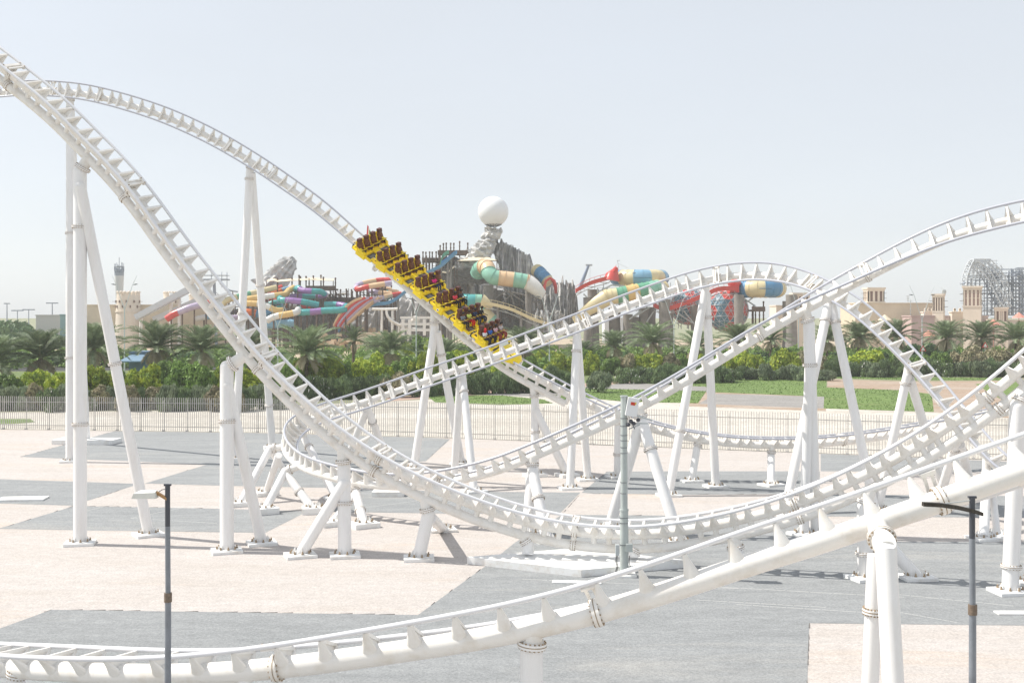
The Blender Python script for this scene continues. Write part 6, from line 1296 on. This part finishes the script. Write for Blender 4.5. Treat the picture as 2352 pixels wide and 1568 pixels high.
for (x0, y0_, x1, y1_) in [(400, 480, 560, 400), (390, 600, 520, 420), (450, 440, 640, 470), (240, 500, 280, 540), (760, 790, 900, 690), (820, 760, 1000, 650), (1040, 700, 960, 820), (1300, 710, 1480, 830), (1380, 690, 1500, 840), (1500, 560, 1700, 500), (1830, 480, 1990, 640), (1850, 480, 1960, 600), (2040, 640, 2200, 520), (2050, 540, 2200, 640), (400, 430, 400, 500), (560, 400, 700, 410)]: MB().cyl(pt(c4, (x0, y0_), 428), pt(c4, (x1, y1_), 428), .28, n=5).build('brace', steel, tf)
# lattice globe
def globe(label, c, x, y, r_, Y, sx=1.0, seed=1, inten=1.0):
    p = pt(c, (x, y), Y); root = thing('lattice_globe', label, 'lattice dome', (p.x, p.y, 0)); import bmesh as _b
    bm = _b.new(); _b.ops.create_icosphere(bm, subdivisions=3, radius=r_); rr = random.Random(seed); m = MB(); st = MB(); bm.faces.ensure_lookup_table()
    for f in bm.faces:
        cc = f.calc_center_median()
        if cc.y > r_ * .3: continue
        u = (cc.x * .8 + cc.z * .9) / r_; v = (cc.x * .9 - cc.z * .8) / r_; mi = 0 if (math.floor(u * 1.35 + .5) + math.floor(v * 1.35 + .5)) % 2 == 0 else 1
        vs = [p + Vector((q.co.x * sx * .97, q.co.y * .97, q.co.z * .97)) for q in f.verts]; m.add(vs, [(0, 1, 2)], mi)
    for e in bm.edges:
        a, b_ = e.verts[0].co, e.verts[1].co
        if (a.y + b_.y) / 2 > r_ * .35: continue
        A2, B2 = p + Vector((a.x * sx, a.y, a.z)), p + Vector((b_.x * sx, b_.y, b_.z)); st.cyl(A2, B2, .09, n=4, caps=False); st.cyl(A2, A2.lerp(p, .1), .07, n=3, caps=False)
    bm.free(); m.build('panels', [PM_['red'], mat('slate_panel', (.10, .22, .30), .5)], root); st.build('lattice', mat('lattice_white', (.62, .66, .68), .5), root); return root
globe('red and slate blue lattice globe behind the hill support', c5, 650, 760, 8.2, 432)
globe('paler red lattice globe behind the red flume', c4, 1440, 640, 7.4, 446, sx=1.0, seed=3)
# crane
cr_ = thing('crane', 'distant grey telescopic crane boom leaning right above the rocks', 'crane', at(1330, 725, 520)); MB().cyl(pt(cT, (2040, 1170), 520), pt(cT, (2150, 888), 520), 1.0, .6, n=8).build('boom', mat('crane_blue', (.22, .27, .36), .5), cr_); m = MB(); m.box(pt(cT, (2155, 884), 520), (3, .6, .8)); m.cyl(pt(cT, (2168, 884), 520), pt(cT, (2168, 1050), 520), .06, n=4); m.build('hook_line', steel, cr_)
for i, (x, y, h, Y_, lb) in enumerate([(627, 120, 55, 430, 'thin mast on the left end of the upper bowl'), (800, 255, 60, 428, 'thin mast in front of the upper bowl')]):
    a = pt(c4, (x, y), Y_); b_ = pt(c4, (x + 12, y + h + 30), Y_); m = MB(); m.cyl(b_, a, .10, n=5); m.box(a + Vector((.4, 0, 0)), (1.1, .2, .2)); m.cyl(a + Vector((0, 0, -1)), b_ + Vector((3.6, 0, 0)), .05, n=4); tag(m.build('mast', steel, None, org=b_), lb, 'mast')
def scaffold(label, c, x0, x1, y0, y1, Y, seed, levels=3, mt=None):
    r = random.Random(seed); A_, B_ = pt(c, (x0, y0), Y), pt(c, (x1, y1), Y); root = thing('timber_scaffold', label, 'scaffold', ((A_.x + B_.x) / 2, Y, 0), group='timber scaffolds of the water park'); W_ = B_.x - A_.x; H_ = A_.z - B_.z; n = max(3, int(W_ / 3.2)); m = MB()
    for i in range(n + 1):
        for dy in (0, 5):
            x = A_.x + W_ * i / n + r.uniform(-.4, .4); m.cyl((x, Y + dy, B_.z), (x + r.uniform(-.4, .4), Y + dy, A_.z - r.uniform(-1.2, H_ * .35)), r.uniform(.12, .22), n=5)
    m.build('posts', mt or wood, root); m = MB()
    for l in range(levels):
        z = B_.z + H_ * (l + .6) / levels; xa = A_.x + r.uniform(0, W_ * .25); xb = B_.x - r.uniform(0, W_ * .25); m.box(((xa + xb) / 2, Y + 2.5, z), (xb - xa, 5.4, .25)); m.cyl((xa, Y, z + 1), (xb, Y, z + 1), .07, n=4)
    m.build('decks', mt or wood, root); m = MB()
    for k in range(n * levels):
        x = r.uniform(A_.x, B_.x - 2); z = r.uniform(B_.z, A_.z - 2.5); m.cyl((x, Y - .2, z), (x + r.choice((-1, 1)) * r.uniform(2, 4), Y - .1, z + r.uniform(1.5, 3.5)), .09, n=4)
    m.build('braces', mt or wood, root); return root
for a_ in [('timber scaffold between the teal slides and the racing slide', cM, 150, 420, 470, 800, 446, 1, 4), ('timber scaffold under the topmost red and peach turn', cM, 520, 900, 420, 620, 448, 2, 3), ('timber scaffold below the log tower', cT, 300, 640, 800, 1150, 449, 3, 4),
           ('timber scaffold right of the small teal tube', cT, 1050, 1560, 1180, 1540, 446, 4, 3), ('timber scaffold under the low pale tube tangle', cL, 620, 1060, 640, 960, 448, 5, 3), ('timber scaffold behind the yellow and white tubes', cL, 1080, 1600, 700, 1000, 446, 6, 3)]: scaffold(*a_)
scaffold('steel scaffold under the upper blue and cream bowl', c4, 380, 1250, 400, 700, 440, 7, 2, steel); scaffold('steel scaffold left of the second bowl slide', c4, 1250, 1650, 560, 900, 446, 8, 3, steel)
tube_slide('small striped peach and teal tube loop above the log walkway', cM, [(880, 560, 3), (840, 500, 3), (900, 470, 3), (980, 480, 3)], .9, ['teal', 'peach'], 4, 444, posts=1)
tube_slide('thin red tube slide weaving under the teal slides', cL, [(1300, 700, 6), (1420, 720, 6), (1540, 770, 6), (1700, 780, 6), (1830, 800, 6)], .9, ['red', 'orange', 'white'], 5, 444, posts=2)
tube_slide('lilac and white tube slide crossing low at left', cL, [(560, 880, 4), (680, 860, 4), (800, 870, 4), (950, 850, 4), (1060, 820, 4)], .9, ['lilac', 'white'], 5, 448, posts=2)
tube_slide('green and white tube slide curling below the yellow tubes', cL, [(1330, 780, 3), (1400, 740, 3), (1500, 740, 3), (1520, 780, 3), (1450, 800, 3)], .9, ['teal', 'skyblue'], 4, 440, posts=1)
for i, (x, y, w2, lb) in enumerate([(300, 520, 60, 'small beige sail left of the stockade'), (700, 400, 90, 'beige sail over the red and peach turn'), (520, 720, 60, 'tiny beige sail by the racing slide')]): canopy(lb, cM, [(x, y), (x + w2 / 2, y - 10), (x + w2, y - 4)], 447, 4)
# --- buildings on the right
bld('long_building', 'long flat-roofed beige building under the two wind towers', 'building', c6, 345, 600, 1240, 820, 440, 20, beige)
bld('corner_block', 'beige block behind the second bowl slide', 'building', c5, 1270, 690, 1500, 900, 470, 12, beige2)
bld('mauve_block', 'mauve windowed block behind the forked street light', 'building', c6, 985, 745, 1245, 940, 425, 10, mauve)
bld('crenellated_wall', 'beige wall with rounded battlements left of the middle wind tower', 'wall', c6, 1125, 700, 1250, 740, 428, 3, beige2, cren=True)
bld('crenellated_wall', 'beige wall with rounded battlements between two wind towers', 'wall', c6, 1450, 700, 1630, 760, 428, 3, beige2, cren=True)
bld('pale_block', 'pale block with plain panels behind the palms right of centre', 'building', c6, 1330, 745, 1860, 900, 430, 8, mat('pale_mauve', (.60, .50, .47), .9, n=.06, ns=.2))
bld('low_building', 'low beige terrace at the right edge', 'building', c6, 1860, 790, 2300, 900, 428, 10, beige2)
def windtower(label, c, x0, x1, yt, yb, Y, bays, side=0.0, arch=False, depm=None):
    a, b_ = pt(c, (x0, yt), Y), pt(c, (x1, yb), Y); W = b_.x - a.x; cx_ = (a.x + b_.x) / 2; dep = depm or W; zt = a.z; zb = b_.z; H = zt - zb; root = thing('wind_tower', label, 'tower', (cx_, Y + dep / 2, 0), group='wind towers of the old-style buildings'); ang = side
    Rm = Matrix.Rotation(ang, 3, 'Z'); cc = Vector((cx_, Y + dep / 2, 0)); f_ = 1 / (abs(math.cos(ang)) + abs(math.sin(ang)) * .9)
    X, Yv = Rm @ Vector((1, 0, 0)), Rm @ Vector((0, 1, 0)); w_ = W * f_; d_ = w_
    m = MB(); m.box(cc + Z * (zb / 2), (w_ * 1.02, d_ * 1.02, zb), X=X, Y=Yv); m.box(cc + Z * (zb + .3), (w_ * 1.08, d_ * 1.08, .5), X=X, Y=Yv); m.box(cc + Z * (zt - .35), (w_ * 1.14, d_ * 1.14, .7), X=X, Y=Yv); m.box(cc + Z * (zt - 1.1), (w_ * 1.03, d_ * 1.03, .8), X=X, Y=Yv)
    m.box(cc + Z * (zb + H / 2), (w_ * .12, d_ * .85, H - 1), X=X, Y=Yv); m.box(cc + Z * (zb + H / 2), (w_ * .85, d_ * .12, H - 1), X=X, Y=Yv); m.build('walls', beige2, root)
    pw = w_ / (bays * 2.6); 
    for s_, (U1, V1) in enumerate(((X, Yv * -1), (X * -1, Yv), (Yv, X), (Yv * -1, X * -1))):
        m = MB()
        for k in range(bays + 1):
            o_ = (k / bays - .5) * (w_ - pw); m.box(cc + V1 * (d_ / 2 - .2) + U1 * o_ + Z * (zb + H / 2), (pw, .4, H - 1.2), X=U1, Y=V1)
        m.build('pillars', beige2, root)
        m = MB(); m.box(cc + V1 * (d_ / 2 - .45) + Z * (zb + (H - 1.2) / 2), (w_ * .92, .1, H - 1.4), X=U1, Y=V1); m.build('louvre', shadew if not arch else mat('recess_mauve', (.42, .30, .27), .9), root)
        if arch:
            m = MB()
            for k in range(bays):
                o_ = ((k + .5) / bays - .5) * (w_ - pw); c2 = cc + V1 * (d_ / 2 - .25) + U1 * o_
                m.box(c2 + Z * (zt - 1.9), (w_ / bays * .98, .3, .9), X=U1, Y=V1); m.cyl(c2 + Z * (zt - 1.9) + V1 * .16, c2 + Z * (zt - 1.9) + V1 * .2, .35, n=8, mi=1); m.box(c2 + Z * (zb + H * .42), (w_ / bays, .2, .2), X=U1, Y=V1)
            m.build('arches', [beige2, shadew], root)
    m = MB()
    for zq in (.3, .62):
        for sg in (-1, 1):
            for q in (-.3, .3): m.cyl(cc + X * (sg * w_ * .5) + Yv * (q * d_) + Z * (zb + H * zq), cc + X * (sg * (w_ * .5 + 1.3)) + Yv * (q * d_) + Z * (zb + H * zq), .07, n=5)
    m.build('timber_poles', wood, root); return root
windtower('square wind tower with three dark bays on the long beige roof', c6, 492, 678, 425, 600, 446, 3)
windtower('slim wind tower with narrow slots and a satellite dish', c6, 1245, 1400, 497, 710, 424, 4, side=-.5)
windtower('largest wind tower with arched bays in front of the steel frame', c6, 1608, 1852, 408, 650, 420, 4, side=-.45, arch=True)
windtower('small wind tower with two dark openings near the right edge', c6, 1958, 2130, 650, 830, 418, 3, side=-.35)
windtower('wind tower half hidden where the two tracks cross', c5, 1495, 1690, 535, 735, 455, 4)
m = MB(); p = pt(c6, (1355, 470), 427); m.sphere(p + Vector((0, 0, -.2)), .95, 14, 8, sy=.25); m.cyl(p, p - Z * 2.4, .12, n=6); m.cyl(p, p + Vector((-1.6, -1.2, 1.5)), .06, n=4); tag(m.build('satellite_dish', steel, None, org=p - Z * 2.4), 'satellite dish on the slim wind tower', 'dish')
for i, (x, yt, yb, Y_, lb) in enumerate([(945, 515, 600, 442, 'radio mast on the beige roof, left one'), (975, 560, 800, 438, 'lattice mast standing before the beige building')]):
    a, b_ = pt(c6, (x, yt), Y_), pt(c6, (x, yb), Y_); m = MB(); m.cyl(b_, a, .12, n=5)
    for k in range(4): m.box(a.lerp(b_, .1 + .2 * k), (1.6 - .2 * k, .1, .1))
    tag(m.build('mast', steel, None, org=b_), lb, 'mast')
for x, y, lb in [(1180, 940, 'small coral parasol roof beside the forked light at right'), (2210, 735, 'coral awning at the right edge'), (680, 760, 'beige pointed tent behind the falling track'), (1920, 815, 'dark red awning left of the small wind tower')]:
    p = pt(c6, (x, y), 412); m = MB(); m.cyl(p - Z * 1.2, p + Z * .8, 2.6, .1, n=8, smooth=False); m.cyl((p.x, p.y, 0), p, .12, n=6); tag(m.build('parasol', mat('coral_canvas', (.62, .26, .20), .8) if 'beige' not in lb else canv, None, org=(p.x, p.y, 0)), lb, 'parasol')
# steel coaster frame under construction, far right
sf = thing('steel_frame', 'arched grey steel framework wrapped in scaffolding at far right', 'steel structure', pt(c6, (1900, 740), 470)); Ys = 470; stl = mat('pale_steel', (.60, .63, .66), .5); stl2 = mat('mid_steel', (.32, .36, .42), .5)
def truss(pa, w_, dep, mt, rr_=.22, step=2.6):
    P = dens([pt(c6, p, Ys) for p in pa], step); m = MB(); n = len(P); Lr = []
    for k, (ox, oy) in enumerate(((0, 0), (0, dep), (w_, 0), (w_, dep))):
        pts = []
        for i, p in enumerate(P):
            T = (P[min(n - 1, i + 1)] - P[max(0, i - 1)]).normalized(); Nn = Vector((T.z, 0, -T.x)); pts.append(p + Nn * ox + Vector((0, oy, 0)))
        Lr.append(pts); m.tube(pts, rr_, 5, caps=False)
    for i in range(n - 1):
        for a, b_ in ((0, 2), (1, 3), (0, 1)):
            m.cyl(Lr[a][i], Lr[b_][i + 1], rr_ * .5, n=4, caps=False); m.cyl(Lr[b_][i], Lr[a][i + 1] if i % 2 else Lr[a][i], rr_ * .5, n=4, caps=False)
    return m.build('truss', mt, sf)
truss([(1615, 400), (1620, 310), (1655, 200), (1700, 115), (1780, 100)], 2.2, 5, stl)
truss([(1700, 105), (1800, 160), (1880, 240), (1950, 350), (2010, 470), (2060, 560), (2130, 640)], 2.6, 5, stl, .28)
truss([(1880, 105), (1960, 180), (2030, 270), (2080, 370), (2140, 560)], 2.0, 5, stl, .24)
truss([(1700, 102), (1890, 102)], 1.2, 4, stl)
r = random.Random(6)
for (x0, x1, y0_, y1_, gx_, gy_) in [(1580, 1900, 300, 740, 7, 11), (1850, 2300, 220, 740, 11, 13), (1640, 2000, 120, 320, 8, 5), (2130, 2330, 205, 740, 5, 13)]:
    m = MB(); 
    for dy in (3, 9):
        for i in range(gx_ + 1):
            x = x0 + (x1 - x0) * i / gx_ + r.uniform(-8, 8); yy = y0_ + r.uniform(0, 60); m.cyl(pt(c6, (x, y1_), Ys + dy), pt(c6, (x, yy), Ys + dy), r.choice([.10, .16, .3]), n=4)
        for j in range(gy_ + 1):
            y = y0_ + (y1_ - y0_) * j / gy_ + r.uniform(-5, 5); xa = x0 + r.uniform(0, 60); m.cyl(pt(c6, (xa, y), Ys + dy), pt(c6, (x1 - r.uniform(0, 60), y), Ys + dy), .12, n=4)
    for k in range(gx_ * gy_ // 2):
        x = r.uniform(x0, x1); y = r.uniform(y0_ + 20, y1_ - 30); m.cyl(pt(c6, (x, y), Ys + 2), pt(c6, (x + r.uniform(-60, 60), y + r.uniform(15, 50)), Ys + r.uniform(2, 9)), r.uniform(.07, .2), n=4)
        if r.random() < .35: m.box(pt(c6, (x, y), Ys + 5), (r.uniform(1, 4), 5, .2))
    m.build('scaffolding', stl2 if x0 != 1640 else stl, sf)
# --- left: fort towers, tower, ramp, blue hall
def fort(label, x0, x1, yt, yb, Y):
    a, b_ = pt(c0, (x0, yt), Y), pt(c0, (x1, yb), Y); cx_ = (a.x + b_.x) / 2; r0 = (b_.x - a.x) / 2; m = MB(); m.cyl((cx_, Y + r0, 0), (cx_, Y + r0, a.z), r0 * 1.12, r0 * .93, n=28); m.cyl((cx_, Y + r0, b_.z), (cx_, Y + r0, b_.z + .5), r0 * 1.06, n=28)
    for k in range(16):
        t = 2 * math.pi * k / 16; q = Vector((cx_ + r0 * .86 * math.cos(t), Y + r0 + r0 * .86 * math.sin(t), a.z)); X = Vector((-math.sin(t), math.cos(t), 0)); m.box(q + Z * .5, (1.2, .5, 1.1), X=X, Y=X.cross(Z)); m.sphere(q + Z * 1.1, .55, 8, 5)
    for k in range(10):
        t = math.pi + math.pi * (k + .5) / 10; q = Vector((cx_ + r0 * .99 * math.cos(t), Y + r0 + r0 * .99 * math.sin(t), a.z * .78 + (k % 2) * 2)); m.box(q, (.35, .5, 1.0), mi=1); m.cyl(q, q + Vector((math.cos(t) * 1.3, math.sin(t) * 1.3, 0)), .07, n=5, mi=1)
    o = m.build('fort_tower', [beige2, shadew], None, org=(cx_, Y + r0, 0)); return tag(o, label, 'tower', group='round fort towers')
fort('round crenellated beige fort tower at left', 938, 1142, 375, 520, 440); fort('round fort tower behind the steel slide ramp', 1345, 1485, 378, 500, 450); fort('round fort tower right of the ramp', 1560, 1700, 400, 520, 452)
bld('fort_wall', 'long low beige wall joining the round fort towers', 'wall', c0, 716, 455, 1900, 600, 446, 6, beige)
bld('low_building', 'pale low building at far left behind the columns', 'building', c0, 300, 540, 560, 640, 470, 12, mat('pale_wall', (.66, .64, .60), .9))
bld('sign_block', 'teal and orange topped block beside the left column', 'building', c0, 503, 536, 556, 660, 440, 5, mat('teal_board', (.28, .42, .42), .7))
ct = thing('control_tower', 'tapering pale tower crowned with antennas above the round fort', 'tower', pt(c0, (997, 400), 560)); p0, p1 = pt(c0, (997, 420), 560), pt(c0, (997, 215), 560)
MB().tube([Vector((p0.x, p0.y, 0)), p0, p1], [1.5, 1.7, 2.25], 20).build('shaft', mat('tower_white', (.62, .63, .63), .7), ct); m = MB(); m.cyl(p1 - Z * .5, p1 + Z * 1.5, 2.2, 2.3, n=16)
for k in range(14):
    t = 2 * math.pi * k / 14; q = p1 + Vector((2.1 * math.cos(t), 2.1 * math.sin(t), 0)); m.cyl(q, q + Z * r.uniform(4, 7), .14, n=5); m.box(q + Z * r.uniform(2, 4), (.5, .4, 2))
for zq in (2.5, 4.5): m.tube([p1 + Vector((2.2 * math.cos(t), 2.2 * math.sin(t), zq)) for t in [2 * math.pi * k / 16 for k in range(17)]], .2, 5)
m.cyl(p1, p1 + Z * 9, .16, n=5); m.build('antennas', stl2, ct)
rp_t = thing('slide_ramp', 'long straight grey steel slide ramp rising to the right behind the tracks', 'ramp', pt(c0, (1150, 560), 435)); 
for k, (a, b_) in enumerate([((1150, 580), (1640, 320)), ((1300, 600), (1760, 400))]):
    A1, B1 = pt(c0, a, 435 + 4 * k), pt(c0, b_, 435 + 4 * k); d = (B1 - A1).normalized(); m = MB(); N1 = Vector((-d.z, 0, d.x)); m.box((A1 + B1) / 2, ((B1 - A1).length, 3.5, .5), X=d, Z=N1)
    for sg in (-1, 1): m.box((A1 + B1) / 2 + Vector((0, sg * 1.8, 0)) + N1 * 1.0, ((B1 - A1).length, .15, 2.0), X=d, Z=N1)
    m.build('chute', stl, rp_t)
for x, y in ((1430, 355), (1500, 395), (1180, 560)):
    p = pt(c0, (x, y), 437); MB().cyl((p.x, p.y, 0), p, .7, n=10).build('post', white, rp_t)
m = MB(); p = pt(cL, (730, 480), 437); m.box(p, (11, 5, .5)); m.box(p + Z * 1.6, (11, 5, .15))
for dx in (-5, -1, 3, 5): m.cyl((p.x + dx, p.y, p.z - 3), (p.x + dx, p.y, p.z + 3), .12, n=5)
m.cyl((p.x + 1, p.y, 0), p, .6, n=8); m.build('top_platform', stl2, rp_t)
q = [pt(cL, a_, 440) for a_ in [(800, 520), (860, 580), (920, 605), (1000, 618)]]; MB().tube(q, .35, 6).build('chain_rail', stl2, rp_t)
bh = thing('blue_hall', 'low building with a blue awning between palms on the left', 'building', pt(c0, (1160, 1030), 235)); p = gx(317, 235); W_ = 50 / F * 235; zt = pt(c0, (1100, 850), 235).z; m = MB(); m.box((p.x, 240, zt / 2), (W_, 8, zt)); m.build('walls', mat('blue_panel', (.10, .17, .25), .5, n=.2, ns=.4), bh)
m = MB(); z1 = pt(c0, (1100, 935), 235).z; m.hexa([Vector((p.x - W_ / 2 - 1, 233, z1)), Vector((p.x + W_ / 2 - 1, 233, z1)), Vector((p.x + W_ / 2 - 1, 236, z1 + 1.3)), Vector((p.x - W_ / 2 + .5, 236, z1 + 1.3))], [Vector((p.x - W_ / 2 - 1, 233, z1 + .25)), Vector((p.x + W_ / 2 - 1, 233, z1 + .25)), Vector((p.x + W_ / 2 - 1, 236, z1 + 1.5)), Vector((p.x - W_ / 2 + .5, 236, z1 + 1.5))]); m.build('awning', mat('blue_awning', (.16, .26, .36), .6), bh)
m = MB(); m.box((p.x, 236.2, z1 / 2 - .2), (W_ * .8, .3, z1 - .6)); m.build('shopfront', dark, bh)
for x, yt, Y_, lb in [(28, 704, 620, 'thin distant pylon at far left'), (165, 736, 520, 'T-shaped distant light mast left of the columns')]:
    pass
for x, yt, lb in [(16, 697, 'thin distant pylon at far left'), (120, 696, 'T-shaped distant floodlight mast left of the columns'), (40, 713, 'small distant lamp mast, left of the T-shaped mast'), (66, 711, 'small distant lamp mast, nearest the T-shaped mast')]:
    a = at(x, yt, 560); m = MB(); m.cyl((a.x, a.y, 0), a, .45 if yt < 700 else .2, .2, n=5); m.box(a, (6 if 'T-' in lb else 3, .4, .5)); tag(m.build('mast', stl2, None, org=(a.x, a.y, 0)), lb, 'mast')
a = at(1300, 722, 900)
cbx = thing('crane', 'faint distant tower crane beyond the basalt rocks', 'crane', (gx(1300, 620).x, 620, 0)); p = at(1302, 655, 620); m = MB(); m.cyl((p.x, p.y, 0), p, .35, n=4); m.box(p - Z * 2, (20, .4, .5)); m.build('mast', stl, cbx)
bld('white_hall', 'distant white building behind the concrete trunks', 'building', c4, 480, 770, 900, 860, 520, 15, mat('far_white', (.7, .72, .74), .8))

# ---------------- haze ----------------
hz = MB(); hz.box((0, 500, 34), (1700, 1100, 70)); hm = bpy.data.materials.new('haze'); hm.use_nodes = True; t = hm.node_tree; t.nodes.clear(); vo = t.nodes.new('ShaderNodeVolumePrincipled'); vo.inputs['Color'].default_value = (.96, .98, 1, 1); vo.inputs['Density'].default_value = HAZE if 'HAZE' in globals() else .0002; vo.inputs['Anisotropy'].default_value = .0
oo = t.nodes.new('ShaderNodeOutputMaterial'); t.links.new(vo.outputs[0], oo.inputs['Volume'])
h = hz.build('haze', hm); tag(h, 'thin pale dusty air over the whole place', 'haze', kind='stuff')
